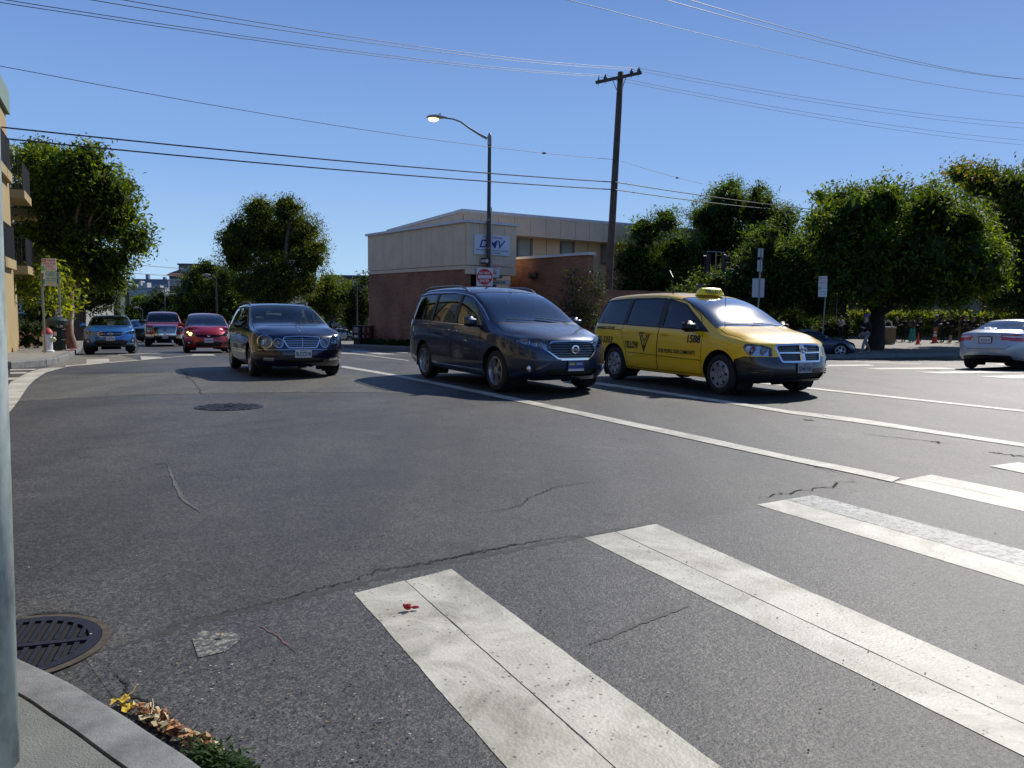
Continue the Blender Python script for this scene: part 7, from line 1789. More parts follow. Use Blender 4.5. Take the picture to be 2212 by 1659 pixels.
# ---- dark blue estate with four round lamps
BP = carpaint('navy_paint', (.0025, .004, .020), .2, dust=.01, rough=.25)
b_sp = dict(wb=2.83, r=.315, rr=.205, tw=.215, rim=('twin', 7), lev=3, arch=.355,
    st=[1.98, 1.72, 1.42, 1.05, .62, .12, -.4, -1.0, -1.6, -2.1, -2.32],
    w=[(2.3, .78), (1.98, .85), (1.72, .885), (1.0, .90), (-1.6, .90), (-2.1, .87), (-2.4, .84)],
    belt=[(2.3, .76), (1.98, .845), (1.72, .885), (1.1, .94), (0, .95), (-1, .95), (-2.4, .97)],
    rail=[(2.3, .79), (1.98, .88), (1.72, .92), (1.12, .985), (.62, 1.20), (.12, 1.37), (-.4, 1.42), (-1.6, 1.41), (-2.1, 1.37), (-2.4, 1.2)],
    top=[(2.3, .845), (1.98, .93), (1.72, .97), (1.12, 1.035), (.62, 1.27), (.12, 1.44), (-.4, 1.485), (-1.0, 1.49), (-1.7, 1.47), (-2.2, 1.40), (-2.4, 1.3)],
    wr=[(2.3, .62), (1.98, .70), (1.72, .74), (1.12, .77), (.62, .71), (.12, .655), (-.4, .655), (-1.8, .645), (-2.4, .6)],
    sill=[(2.4, .23), (1.9, .20), (1.4, .20), (-1.4, .22), (-2.4, .28)],
    fx=[2.24, 2.32, 2.33, 2.27, 2.24, 2.19, 2.10], fz=[.23, .34, .50, .635, .765, .82, .865], rx=[-2.36, -2.42, -2.44, -2.42, -2.38, -2.25, -2.12], fcurve=.27, rcurve=.14,
    wglass=glassmat('clear_windscreen', (.50, .56, .56), .01, .75), ws=(1.08, .08), wsy=(.72, .60), wsbow=.10, rw=('rear', [(-.01, 1.02), (.62, 1.02), (.54, 1.32), (-.01, 1.34)]), rglass=GLASS,
    doors=[[(.98, .28), (.98, .90), (.70, 1.16), (.22, 1.34), (-.14, 1.375), (-.15, .28)], [(-.17, .28), (-.165, 1.375), (-.98, 1.375), (-1.12, .85), (-.98, .60), (-.92, .28)]],
    gaps=[('top', [(1.24, 0), (1.20, .45), (1.10, .74), (1.5, .78), (1.9, .70), (2.14, .60)], 0), ('side', [(2.2, .50), (1.82, .50)], 0)],
    dlo=(.98, .24, -2.0, -2.16), windows=[(.84, .24, -.09, -.09), (-.20, -.20, -.96, -1.0), (-1.08, -1.06, -1.92, -2.04)],
    late=[('front', rc([(-.01, .30), (.40, .30), (.40, .36), (-.01, .36)], .02, 2), 'intake', BLACKP, 'join')],
    cabin=(.85, -2.0), seats=[.05, -.85], mirror=(.74, 1.00, .9), mirs=1.0)
B_L1 = ell(.665, .695, .115, .118, 24); B_L2 = ell(.435, .67, .078, .082, 20); B_GR = rc([(-.01, .595), (.26, .595), (.335, .74), (.32, .775), (-.01, .79)], .015, 2)
b_sp['late'] += [('front', grow(B_L1, .012), 'lamp_ring', CHROME, 'pair'), ('front', B_L1, 'headlight', LAMPG, 'pair'), ('front', grow(B_L2, .01), 'lamp_ring', CHROME, 'pair'), ('front', B_L2, 'headlight', LAMPG, 'pair'),
    ('front', grow(B_GR, .022), 'grille_surround', CHROME, 'join'), ('front', B_GR, 'grille', BLACKP, 'join'), ('front', rc([(.52, .325), (.70, .335), (.70, .39), (.52, .385)], .02, 2), 'fog_lamp', LAMPC, 'pair'), ('rear', rc([(.62, .68), (.84, .68), (.84, .95), (.66, .95)], .03), 'tail_light', REDL, 'pair')]
a = gp(544.5, 796); b = gp(720, 805); mid = (a + b) / 2; hb = Vector((.50, -1, 0)).normalized()
nb = Vector((-hb.y, hb.x, 0)); fl = gp(725, 809)
bc = fl - hb * 2.83 / 2 - nb * .84
benz, bs, _ = make_car('estate_car', 'dark navy blue estate car with four round headlights', 'estate car', b_sp, (bc.x, bc.y), (hb.x, hb.y), BP)
lamp_behind(benz, bs, [B_L1, B_L2], 'front', .05, [LAMPC, CHROME, AMBER, WHITE], [(.665, .695, .08, 3), (.435, .67, .055, 3)])
mb = MB()
for z in (.625, .657, .689, .721, .753): bs.strip(mb, [(-.003, z), (.265 + (z - .595) * .42, z)], 'front', .011, .004, 0, True, -.012)
bs.strip(mb, [(0, .595), (0, .79)], 'front', .012, .006, 0, False, -.004); mb.build('grille_slats', CHROME, benz)
mb = MB(); c, n = bs.surf('top', 2.03, .002); M = Matrix(((0, 0, 1, c.x), (1, 0, 0, 0), (0, 1, 0, c.z + .055), (0, 0, 0, 1)))
mb.tube([M @ Vector((.037 * math.cos(t), .037 * math.sin(t), 0)) for t in np.linspace(0, 2 * math.pi, 21)], .004, 5, False)
for t in (90, 210, 330): mb.tube([M @ Vector((0, 0, 0)), M @ Vector((.036 * math.cos(R(t)), .036 * math.sin(R(t)), 0))], [.007, .002], 5)
mb.cyl((c.x, 0, c.z - .01), .012, .03, 8); mb.build('emblem', CHROME, benz)
mb = MB(); bs.strip(mb, [(-.0, .545), (.18, .545)], 'front', .012, .006, 0); bs.strip(mb, [(.18, .545), (.78, .54)], 'front', .012, .006, 0)
bs.strip(mb, [(1.95, .50), (1.80, .50)], 'side', .012, .006, 0); bs.strip(mb, [(.98, .46), (-.15, .46)], 'side', .020, .008, 0); bs.strip(mb, [(-.17, .46), (-.93, .46)], 'side', .020, .008, 0)
bs.strip(mb, [(x, bs.T('belt', x) + .012) for x in np.linspace(.95, -2.05, 8)], 'side', .012, .005, 0, n=2); mb.build('chrome_line', CHROME, benz)
plate(benz, bs, 'front', .475, '5LCC218', .31, .155)
handles(benz, bs, [(-.03, .82), (-.85, .84)], BP, .17); roof_rails(benz, bs, -.15, -1.95, .60, BLACKP, .06)
wipers(benz, bs, 1.10, [(.10, .62, .06)])
mb = MB(); c, n = bs.surf('top', .78, .55); M = Matrix.Translation((c.x, -c.y, c.z - .03)); mb.box((0, 0, 0), (.05, .15, .05), M=M); mb.build('paper_slip', mat('paper', (.6, .62, .55), .7), benz)

# ---- red hatchback
RP = carpaint('red_paint', (.36, .006, .022), .3, dust=.04)
f_sp = dict(wb=2.5, r=.295, rr=.205, tw=.185, rim=('spoke', 8), lev=3, arch=.335,
    st=[1.72, 1.50, 1.25, 1.02, .62, .10, -.4, -.9, -1.3, -1.75, -1.86],
    w=[(1.95, .74), (1.72, .81), (1.5, .835), (1.0, .845), (-1.3, .845), (-1.7, .82), (-2.0, .79)],
    belt=[(2.0, .74), (1.72, .83), (1.5, .88), (1.0, .94), (0, .97), (-1, 1.01), (-2, 1.04)],
    rail=[(2.0, .77), (1.72, .86), (1.5, .91), (1.1, .975), (.62, 1.20), (.10, 1.39), (-.4, 1.43), (-1.3, 1.40), (-1.7, 1.33), (-2, 1.2)],
    top=[(2.0, .82), (1.72, .92), (1.5, .97), (1.1, 1.04), (.62, 1.28), (.10, 1.46), (-.4, 1.515), (-.9, 1.52), (-1.5, 1.48), (-1.8, 1.38), (-2, 1.3)],
    wr=[(2.0, .55), (1.72, .66), (1.5, .70), (1.1, .73), (.62, .68), (.10, .62), (-.4, .61), (-1.3, .60), (-2, .55)],
    sill=[(2.0, .22), (1.7, .20), (1.2, .20), (-1.2, .22), (-2.0, .28)],
    fx=[1.95, 2.01, 2.02, 1.97, 1.88, 1.80, 1.70], fz=[.21, .31, .47, .62, .76, .82, .88], rx=[-1.92, -1.98, -2.0, -1.98, -1.92, -1.80, -1.74], fcurve=.34, rcurve=.14,
    ws=(1.20, .06), wsy=(.71, .565), wsbow=.12, rw=('rear', [(-.01, 1.06), (.58, 1.06), (.50, 1.34), (-.01, 1.36)]),
    doors=[[(.86, .28), (.86, .94), (.60, 1.18), (.16, 1.36), (-.22, 1.39), (-.23, .28)], [(-.25, .28), (-.245, 1.39), (-.98, 1.38), (-1.06, .9), (-.9, .56), (-.86, .28)]],
    gaps=[('top', [(1.30, 0), (1.26, .45), (1.16, .70), (1.5, .72), (1.75, .62)], 0)],
    dlo=(1.02, .22, -1.66, -1.74), windows=[(.66, .22, -.17, -.17), (-.28, -.28, -.92, -.96), (-1.04, -1.02, -1.50, -1.60)],
    cabin=(.8, -1.6), seats=[.0, -.8], mirror=(.72, 1.02, .85))
F_HL = rc([(.42, .62), (.62, .60), (.74, .66), (.79, .80), (.72, .865), (.60, .79)], .03, 2); F_GR = rc([(-.01, .555), (.38, .58), (.46, .65), (.30, .665), (-.01, .66)], .015, 2)
f_sp['late'] = [('front', F_GR, 'grille', BLACKP, 'join'), ('front', F_HL, 'headlight', LAMPG, 'pair'), ('front', rc([(-.01, .24), (.40, .24), (.46, .35), (.36, .42), (-.01, .42)], .03, 2), 'intake', BLACKP, 'join'), ('front', rc([(.52, .30), (.76, .32), (.76, .41), (.54, .41)], .03, 2), 'fog_lamp_bezel', BLACKP, 'pair')]
pf_ = gp(403, 762); hf = Vector((.44, -1, 0)).normalized(); nf = Vector((-hf.y, hf.x, 0)); fc_ = pf_ - hf * 1.25 + nf * .74
fit, fs_, _ = make_car('hatchback', 'red hatchback with one headlight glowing beside the red pickup', 'hatchback', f_sp, (fc_.x, fc_.y), (hf.x, hf.y), RP)
LIT = mat('lit_lamp', (1, .8, .4), .3, emit=(1.0, .68, .22), estr=5); MATS['lit_lamp'] = LIT
lamp_behind(fit, fs_, [F_HL], 'front', .06, [LAMPD, CHROME, AMBER, WHITE], [(.60, .70, .05, 2), (.70, .76, .035, 2)])
mb = MB(); c, n = fs_.surf('front', .61, .685); mb.ball((c.x - .03, -c.y, c.z), .055, 8); c, n = fs_.surf('front', .69, .75); mb.ball((c.x - .04, -c.y, c.z), .035, 8); mb.build('lit_bulb', LIT, fit, True)
mb = MB()
for z in (.59, .61, .63): fs_.strip(mb, [(-.003, z), (.37, z + .004)], 'front', .008, .004, 0, True, -.012)
mb.build('grille_slats', BLACKP, fit)
mb = MB(); c, n = fs_.surf('front', 0, .61); M = Matrix(((0, 0, 1, c.x + .012), (1, 0, 0, 0), (0, 1, 0, .61), (0, 0, 0, 1)))
for a_, b_ in (((-.05, -.04), (-.035, .04)), ((.05, -.04), (.035, .04)), ((-.035, 0), (.035, 0))): mb.tube([M @ Vector((*a_, 0)), M @ Vector((*b_, 0))], .011, 6)
mb.build('emblem', CHROME, fit)
plate(fit, fs_, 'front', .455, '6TDW710', .30, .15, y0=0); handles(fit, fs_, [(-.10, .87), (-.85, .90)], RP, .16); wipers(fit, fs_, 1.24, [(.58, -.1, .06)])
mb = MB()
for sg in (1, -1): c, n = fs_.surf('front', .64, .36); mb.ball((c.x - .01, sg * c.y, c.z), (.02, .06, .035), 8)
mb.build('fog_lamp', LAMPC, fit, True)
mb = MB(); c, n = fs_.surf('top', -.1, .02); mb.tube([(c.x, 0, c.z), (c.x - .12, 0, c.z + .16)], .004, 5); mb.build('antenna', BLACKP, fit)

# ---- blue crossover parked at the left kerb
CP = carpaint('bright_blue_paint', (.015, .135, .40), .35, dust=.04)
CLAD = mat('cladding_grey', (.03, .03, .032), .7)
x_sp = dict(wb=2.635, r=.34, rr=.222, tw=.22, rim=('spoke', 5), lev=3, arch=.385, clad=CLAD,
    st=[1.86, 1.62, 1.32, 1.0, .58, .05, -.45, -.95, -1.45, -1.85, -2.05],
    w=[(2.1, .78), (1.86, .855), (1.6, .88), (1.0, .89), (-1.4, .89), (-1.9, .865), (-2.2, .83)],
    belt=[(2.2, .86), (1.86, .95), (1.6, .985), (1.0, 1.03), (0, 1.06), (-1, 1.09), (-2.2, 1.13)],
    rail=[(2.2, .89), (1.86, .98), (1.6, 1.015), (1.08, 1.065), (.58, 1.30), (.05, 1.47), (-.45, 1.50), (-1.4, 1.47), (-1.8, 1.41), (-2.2, 1.3)],
    top=[(2.2, .93), (1.86, 1.02), (1.6, 1.06), (1.08, 1.12), (.58, 1.37), (.05, 1.54), (-.45, 1.575), (-1.0, 1.57), (-1.6, 1.52), (-1.95, 1.42), (-2.2, 1.3)],
    wr=[(2.2, .62), (1.86, .70), (1.6, .75), (1.08, .77), (.58, .72), (.05, .66), (-.45, .65), (-1.4, .64), (-2.2, .6)],
    sill=[(2.2, .32), (1.8, .29), (1.3, .28), (-1.3, .29), (-2.2, .36)],
    fx=[2.10, 2.18, 2.20, 2.16, 2.10, 2.04, 1.95], fz=[.30, .40, .58, .74, .87, .925, .97], rx=[-2.1, -2.18, -2.2, -2.18, -2.12, -1.98, -1.9], fcurve=.28, rcurve=.14,
    ws=(1.06, .01), wsy=(.745, .61), wsbow=.11, rw=('rear', [(-.01, 1.16), (.62, 1.16), (.54, 1.42), (-.01, 1.44)]),
    doors=[[(.90, .36), (.90, 1.02), (.60, 1.27), (.14, 1.43), (-.22, 1.45), (-.23, .36)], [(-.25, .36), (-.245, 1.45), (-1.0, 1.44), (-1.12, .98), (-.95, .64), (-.90, .36)]],
    gaps=[('top', [(1.20, 0), (1.16, .45), (1.08, .72), (1.5, .76), (1.85, .68)], 0)],
    dlo=(.95, .18, -1.7, -1.86), windows=[(.78, .18, -.17, -.17), (-.28, -.28, -.98, -1.02), (-1.10, -1.08, -1.55, -1.68)],
    cabin=(.8, -1.8), seats=[.0, -.8], mirror=(.74, 1.13, .88), mirs=1.1, steer=R(-24))
X_HL = rc([(.50, .76), (.72, .75), (.84, .80), (.86, .90), (.78, .915), (.56, .845)], .02, 2); X_GR = rc([(-.01, .68), (.34, .68), (.43, .78), (.38, .85), (-.01, .86)], .02, 2)
x_sp['late'] = [('front', grow(X_GR, .016), 'grille_surround', CHROME, 'join'), ('front', X_GR, 'grille', BLACKP, 'join'), ('front', X_HL, 'headlight', LAMPG, 'pair'), ('front', rc([(-.01, .36), (.52, .36), (.60, .48), (.40, .55), (-.01, .55)], .04, 3), 'intake', BLACKP, 'join'),
    ('front', rc([(.66, .42), (.84, .44), (.83, .64), (.70, .56)], .02, 2), 'fog_lamp_bezel', BLACKP, 'pair'), ('front', [(-.01, .24), (.95, .24), (.95, .375), (-.01, .355)], 'skid_plate', CLAD, 'join')]
a = gp(185, 766); hx = Vector((.50, -1, 0)).normalized(); nx_ = Vector((-hx.y, hx.x, 0)); xc_ = a - hx * 2.635 / 2 + nx_ * .78
xtrek, xs_, _ = make_car('crossover', 'bright blue crossover parked by the litter bin with its front wheels turned', 'crossover', x_sp, (xc_.x, xc_.y), (hx.x, hx.y), CP); xtrek.scale = (.88,) * 3
lamp_behind(xtrek, xs_, [X_HL], 'front', .06, [LAMPC, CHROME, AMBER, WHITE], [(.64, .81, .045, 3), (.77, .86, .035, 3)])
mb = MB(); xs_.strip(mb, [(-.003, .775), (.40, .775)], 'front', .022, .008, 0); c, n = xs_.surf('front', 0, .775); M = Matrix(((0, 0, 1, c.x + .014), (1, 0, 0, 0), (0, 1, 0, .775), (0, 0, 0, 1)))
mb.lathe([(.07, 0), (.07, .012), (.058, .014), (.056, .0)], M @ Matrix.Diagonal((1.2, .72, 1, 1)), 24)
for u, v, r_ in ((-.035, .012, .009), (.0, .016, .006), (.02, -.004, .006), (.035, .012, .006), (.045, -.01, .006), (.005, -.018, .006)): mb.ball((u, v, .008), r_, 6, 0, M)
mb.build('emblem', CHROME, xtrek)
mb = MB()
for z in (.71, .74, .81, .835): xs_.strip(mb, [(-.003, z), (.36, z)], 'front', .010, .004, 0, True, -.014)
mb.build('grille_slats', ALLOY_D, xtrek)
plate(xtrek, xs_, 'front', .60, '7UE1244', .30, .15); handles(xtrek, xs_, [(-.10, .97), (-.88, .99)], CP, .16); roof_rails(xtrek, xs_, -.02, -1.55, .60, BLACKP, .075); wipers(xtrek, xs_, 1.10, [(.6, 0, .06), (-.1, -.6, .06)])
mb = MB()
for sg in (1, -1): c, n = xs_.surf('front', .755, .50); mb.lathe([(.045, 0), (.035, .02), (.001, .025)], Matrix.Translation((c.x - .01, sg * c.y, c.z)) @ Matrix.Rotation(R(90), 4, 'Y'), 14)
mb.build('fog_lamp', LAMPC, xtrek, True)

# ---- red pickup
PP = carpaint('dark_red_paint', (.26, .006, .014), .3, dust=.04)
p_sp = dict(wb=3.68, r=.40, rr=.235, tw=.26, rim=('spoke', 6), rimm=CHROME, lev=2, arch=.47, shoulder=.03,
    st=[2.45, 2.15, 1.80, 1.50, 1.12, .72, .2, -.4, -.95, -1.06, -2.2, -2.75],
    w=[(2.8, .90), (2.45, .97), (2.1, .995), (1.0, 1.0), (-2.5, 1.0), (-3.2, .98)],
    belt=[(2.8, 1.02), (2.45, 1.12), (2.1, 1.16), (1.4, 1.20), (0, 1.24), (-.95, 1.26), (-1.06, 1.28), (-3.2, 1.30)],
    rail=[(2.8, 1.05), (2.45, 1.15), (2.1, 1.20), (1.5, 1.25), (1.12, 1.56), (.72, 1.78), (.2, 1.84), (-.4, 1.84), (-.95, 1.78), (-1.06, 1.31), (-3.2, 1.33)],
    top=[(2.8, 1.08), (2.45, 1.19), (2.1, 1.24), (1.5, 1.30), (1.12, 1.64), (.72, 1.86), (.2, 1.93), (-.4, 1.93), (-.95, 1.86), (-1.06, 1.31), (-3.2, 1.33)],
    wr=[(2.8, .72), (2.45, .82), (2.1, .86), (1.5, .87), (1.12, .82), (.72, .76), (.2, .75), (-.95, .74), (-1.06, .9), (-3.2, .88)],
    sill=[(2.8, .42), (2.4, .40), (1.8, .38), (-1.8, .42), (-3.2, .5)],
    fx=[2.72, 2.76, 2.76, 2.74, 2.72, 2.68, 2.60], fz=[.42, .52, .68, .86, 1.02, 1.09, 1.14], rx=[-3.0, -3.05, -3.05, -3.05, -3.05, -3.0, -2.95], fcurve=.12, rcurve=.05,
    ws=(1.46, .66), wsy=(.82, .70), wsbow=.08,
    doors=[[(1.30, .42), (1.30, 1.20), (1.10, 1.46), (.66, 1.76), (.16, 1.79), (.14, .42)], [(.12, .42), (.12, 1.79), (-.80, 1.76), (-.90, 1.2), (-.90, .42)]],
    gaps=[('top', [(1.62, 0), (1.60, .5), (1.5, .84), (2.2, .88), (2.6, .80)], 0)],
    dlo=(1.36, .76, -.82, -.92), windows=[(1.18, .74, .18, .18), (.08, .08, -.76, -.82)],
    cabin=(1.3, -.8), seats=[.4, -.5], mirror=(1.16, 1.36, 1.0), mirs=1.5, mirm=BLACKP)
P_GR = [(-.01, .70), (.50, .70), (.56, 1.02), (.54, 1.08), (-.01, 1.10)]; P_HL = [(.62, .80), (.93, .80), (.95, 1.02), (.62, 1.04)]
p_sp['late'] = [('front', [(-.01, .44), (1.0, .44), (1.0, .66), (-.01, .66)], 'front_bumper', CHROME, 'join'), ('front', grow(P_GR, .04), 'grille_surround', CHROME, 'join'), ('front', P_GR, 'grille', BLACKP, 'join'), ('front', P_HL, 'headlight', LAMPG, 'pair'),
    ('front', [(-.01, .30), (.66, .30), (.66, .56), (-.01, .56)], 'intake', BLACKP, 'join'), ('side', [(2.8, .44), (2.45, .44), (2.45, .64), (2.8, .64)], 'front_bumper', CHROME, 'pair')]
a = gp(320, 748); hp = Vector((.48, -1, 0)).normalized(); npk = Vector((-hp.y, hp.x, 0)); pc_ = a - hp * 1.84 + npk * .84
pick, ps_, _ = make_car('pickup_truck', 'dark red pickup truck with a big chrome grille and bumper', 'pickup truck', p_sp, (pc_.x, pc_.y), (hp.x, hp.y), PP)
lamp_behind(pick, ps_, [P_HL], 'front', .06, [LAMPC, CHROME, AMBER, WHITE], [(.80, .92, .07, 3)])
mb = MB()
for k in range(8): z = .74 + k * .045; ps_.strip(mb, [(-.003, z), (.49 + k * .008, z)], 'front', .018, .006, 0, True, -.012)
mb.build('grille_slats', CHROME, pick)
mb = MB(); c, n = ps_.surf('front', 0, .92); M = Matrix(((0, 0, 1, c.x + .02), (1, 0, 0, 0), (0, 1, 0, .92), (0, 0, 0, 1))); mb.lathe([(.12, -.02), (.12, .01), (.001, .014)], M @ Matrix.Diagonal((1, .42, 1, 1)), 24); plane_text(mb, M, [('FORD', 0, 0, .14, .04, .02)], 1, .02)
mb.build('emblem', [mat('emblem_blue', (.01, .03, .2), .3), CHROME], pick); plate(pick, ps_, 'front', .50, '8B41207', .30, .15); handles(pick, ps_, [(.28, 1.12), (-.75, 1.14)], CHROME)

# ---- silver saloon seen from behind at the right edge
SP = carpaint('pale_silver_paint', (.34, .38, .44), .45, dust=.05, rough=.36)
s_sp = dict(wb=2.7, r=.315, rr=.205, tw=.205, rim=('spoke', 8), lev=3, arch=.355,
    st=[1.95, 1.70, 1.35, 1.0, .58, .10, -.4, -.85, -1.3, -1.72, -2.05],
    w=[(2.3, .78), (1.95, .85), (1.6, .88), (1.0, .888), (-1.3, .888), (-1.8, .87), (-2.1, .84), (-2.4, .78)],
    belt=[(2.3, .74), (1.95, .82), (1.6, .87), (1.0, .92), (0, .95), (-1, 1.0), (-1.7, 1.02), (-2.4, 1.02)],
    rail=[(2.3, .77), (1.95, .85), (1.6, .90), (1.1, .955), (.58, 1.18), (.10, 1.34), (-.4, 1.37), (-.85, 1.33), (-1.3, 1.18), (-1.72, 1.045), (-2.4, 1.05)],
    top=[(2.3, .82), (1.95, .90), (1.6, .95), (1.1, 1.01), (.58, 1.25), (.10, 1.42), (-.4, 1.455), (-.85, 1.42), (-1.3, 1.25), (-1.72, 1.10), (-2.1, 1.10), (-2.4, 1.08)],
    wr=[(2.3, .6), (1.95, .70), (1.6, .74), (1.1, .77), (.58, .71), (.10, .64), (-.4, .62), (-.85, .61), (-1.3, .64), (-1.72, .72), (-2.4, .66)],
    sill=[(2.3, .22), (1.9, .20), (1.35, .20), (-1.35, .22), (-1.9, .27), (-2.4, .30)],
    fx=[2.2, 2.26, 2.28, 2.24, 2.18, 2.12, 2.0], rx=[-2.26, -2.34, -2.37, -2.32, -2.30, -2.29, -2.24], rz=[.30, .40, .56, .76, .98, 1.03, 1.065], fcurve=.3, rcurve=.22,
    ws=(1.04, .06), wsy=(.74, .60), rw=('top', [(-.88, -.01), (-.90, .56), (-1.60, .68), (-1.66, .40), (-1.68, -.01)]), rglass=glassmat('rear_glass', (.16, .18, .19), .02, 1.6),
    doors=[[(.88, .28), (.88, .92), (.60, 1.16), (.16, 1.32), (-.22, 1.33), (-.23, .28)], [(-.25, .28), (-.245, 1.33), (-.86, 1.28), (-1.10, 1.0), (-.96, .60), (-.90, .28)]],
    gaps=[('rear', [(0, .585), (.50, .59), (.62, .70)], 0), ('top', [(-1.72, .0), (-1.72, .55), (-1.66, .72)], 0)],
    dlo=(.95, .2, -1.02, -1.30), windows=[(.76, .2, -.17, -.17), (-.28, -.28, -.84, -1.02)],
    cabin=(.85, -1.2), seats=[.0, -.62], seat_h=.12, mirror=(.72, 1.0, .88))
s_sp['late'] = [('rear', rc([(.34, .90), (.60, .80), (.86, .78), (.88, .93), (.60, .97), (.40, .965)], .02, 2), 'tail_light', REDL, 'pair'), ('side', rc([(-1.86, .93), (-2.40, .78), (-2.40, .96), (-2.1, .985)], .02, 2), 'tail_light', REDL, 'pair'),
    ('rear', [(.40, .925), (.62, .895), (.84, .895), (.84, .93), (.60, .95), (.42, .95)], 'tail_light_strip', mat('clear_lens', (.62, .55, .53), .2, coat=1), 'pair'),
    ('rear', rc([(-.01, .25), (.66, .25), (.60, .40), (-.01, .42)], .03, 2), 'bumper_insert', BLACKP, 'join')]
a = gp(2116, 796); b = gp(2232, 800)
hs_ = Vector((.80, .60, 0)).normalized()
ns_ = Vector((-hs_.y, hs_.x, 0)); a = gp(2224, 800)
sc_ = a + hs_ * 1.35 + ns_ * .78
silver, ss_, _ = make_car('saloon_car', 'pale silver saloon seen from behind at the right edge of the road', 'saloon car', s_sp, (sc_.x, sc_.y), (hs_.x, hs_.y), SP)
plate(silver, ss_, 'rear', .83, '', .30, .15, lines=[('7KZD513', 0, -.01, .24, .07, .02)]); mb = MB(); c, n = ss_.surf('rear', 0, .83)
M = Matrix(((0, 0, -1, c.x - .014), (-1, 0, 0, 0), (0, 1, 0, .83), (0, 0, 0, 1)))
for q, d in (((0, .083, 0), (.34, .02, .02)), ((0, -.083, 0), (.34, .02, .02)), ((.16, 0, 0), (.02, .15, .02)), ((-.16, 0, 0), (.02, .15, .02))): mb.box(q, d, M=M)
mb.build('plate_frame', BLACKP, silver); mb = MB(); ss_.strip(mb, [(-.003, .945), (.28, .94)], 'rear', .03, .012, 0); mb.build('boot_trim', SP, silver)
mb = MB()
for u, v in ((.28, -1.50), (.10, -1.58)):
    c, n = ss_.surf('top', v, u); M = Matrix.Translation(c + n * .004) @ n.to_track_quat('Z', 'Y').to_matrix().to_4x4(); mb.lathe([(.095, 0), (.05, .001)], M @ Matrix.Diagonal((1, .8, 1, 1)), 20)
    mb.v = [(x, -y, z) for x, y, z in mb.v] if False else mb.v
mb.build('sticker', mat('sticker_white', (.8, .8, .8), .4), silver); handles(silver, ss_, [(-.1, .86), (-.8, .88)], SP, .16)

# ---- dark roadster at the right
MP = carpaint('dark_blue_paint', (.008, .014, .050), .25, dust=.02)
m_sp = dict(wb=2.265, r=.295, rr=.205, tw=.2, rim=('spoke', 5), rimm=mat('bright_alloy', (.5, .5, .52), .35, metal=.5), lev=3, arch=.33,
    st=[1.70, 1.45, 1.13, .80, .50, .20, -.2, -.6, -.95, -1.35, -1.72],
    w=[(2, .74), (1.7, .81), (1.4, .835), (.8, .82), (-.6, .825), (-1.2, .84), (-1.7, .80), (-2, .74)],
    belt=[(2, .60), (1.7, .68), (1.4, .74), (1.1, .77), (.6, .77), (-.4, .76), (-1.1, .81), (-1.7, .79), (-2, .76)],
    rail=[(2, .62), (1.7, .70), (1.4, .76), (.75, .79), (.50, .98), (.20, 1.12), (-.2, 1.15), (-.6, 1.08), (-.95, .90), (-1.1, .84), (-2, .78)],
    top=[(2, .66), (1.7, .74), (1.4, .80), (.75, .85), (.50, 1.05), (.20, 1.20), (-.2, 1.235), (-.6, 1.17), (-.95, .98), (-1.2, .88), (-2, .80)],
    wr=[(2, .55), (1.7, .64), (1.4, .68), (.75, .68), (.50, .62), (.20, .56), (-.2, .55), (-.6, .56), (-.95, .62), (-2, .6)],
    sill=[(2, .2), (1.1, .17), (-1.1, .18), (-2, .24)],
    fx=[1.90, 1.94, 1.95, 1.92, 1.88, 1.84, 1.76], fz=[.2, .28, .40, .50, .60, .63, .67], rx=[-1.92, -1.98, -2.0, -1.98, -1.94, -1.9, -1.84], fcurve=.34, rcurve=.3,
    ws=(.74, .22), wsy=(.64, .54), wsbow=.08,
    doors=[[(.60, .24), (.60, .78), (.50, .80), (-.50, .80), (-.52, .24)]],
    panels=[('top', [(.28, -.01), (.24, .56), (.05, .66), (-.5, .68), (-1.02, .72), (-1.05, -.01)], 'hardtop', mat('hardtop_grey', (.10, .10, .095), .5), 'join')],
    windows=[(.62, .26, -.40, -.50)], dlo=(.70, .30, -.45, -.60), cabin=(.5, -.7), seats=[-.12], seat_h=.04, mirror=(.52, .86, .8), glass=GLASS)
m_sp['late'] = [('front', rc([(.50, .50), (.72, .50), (.72, .60), (.54, .61)], .03, 2), 'headlight', LAMPG, 'pair'), ('front', rc([(-.01, .28), (.34, .28), (.34, .38), (-.01, .38)], .04, 3), 'intake', BLACKP, 'join')]
a = gp(1814, 773); hm = Vector((.97, -.12, 0)).normalized(); nm_ = Vector((-hm.y, hm.x, 0)); mc_ = a - hm * 1.13 + nm_ * .73
miata, mi_, _ = make_car('roadster', 'dark blue roadster with a grey hardtop waiting beyond the taxi', 'roadster', m_sp, (mc_.x, mc_.y), (hm.x, hm.y), MP)
lamp_behind(miata, mi_, [m_sp['late'][0][1]], 'front', .05, [LAMPC, CHROME, AMBER, WHITE], [(.60, .56, .04, 3)])

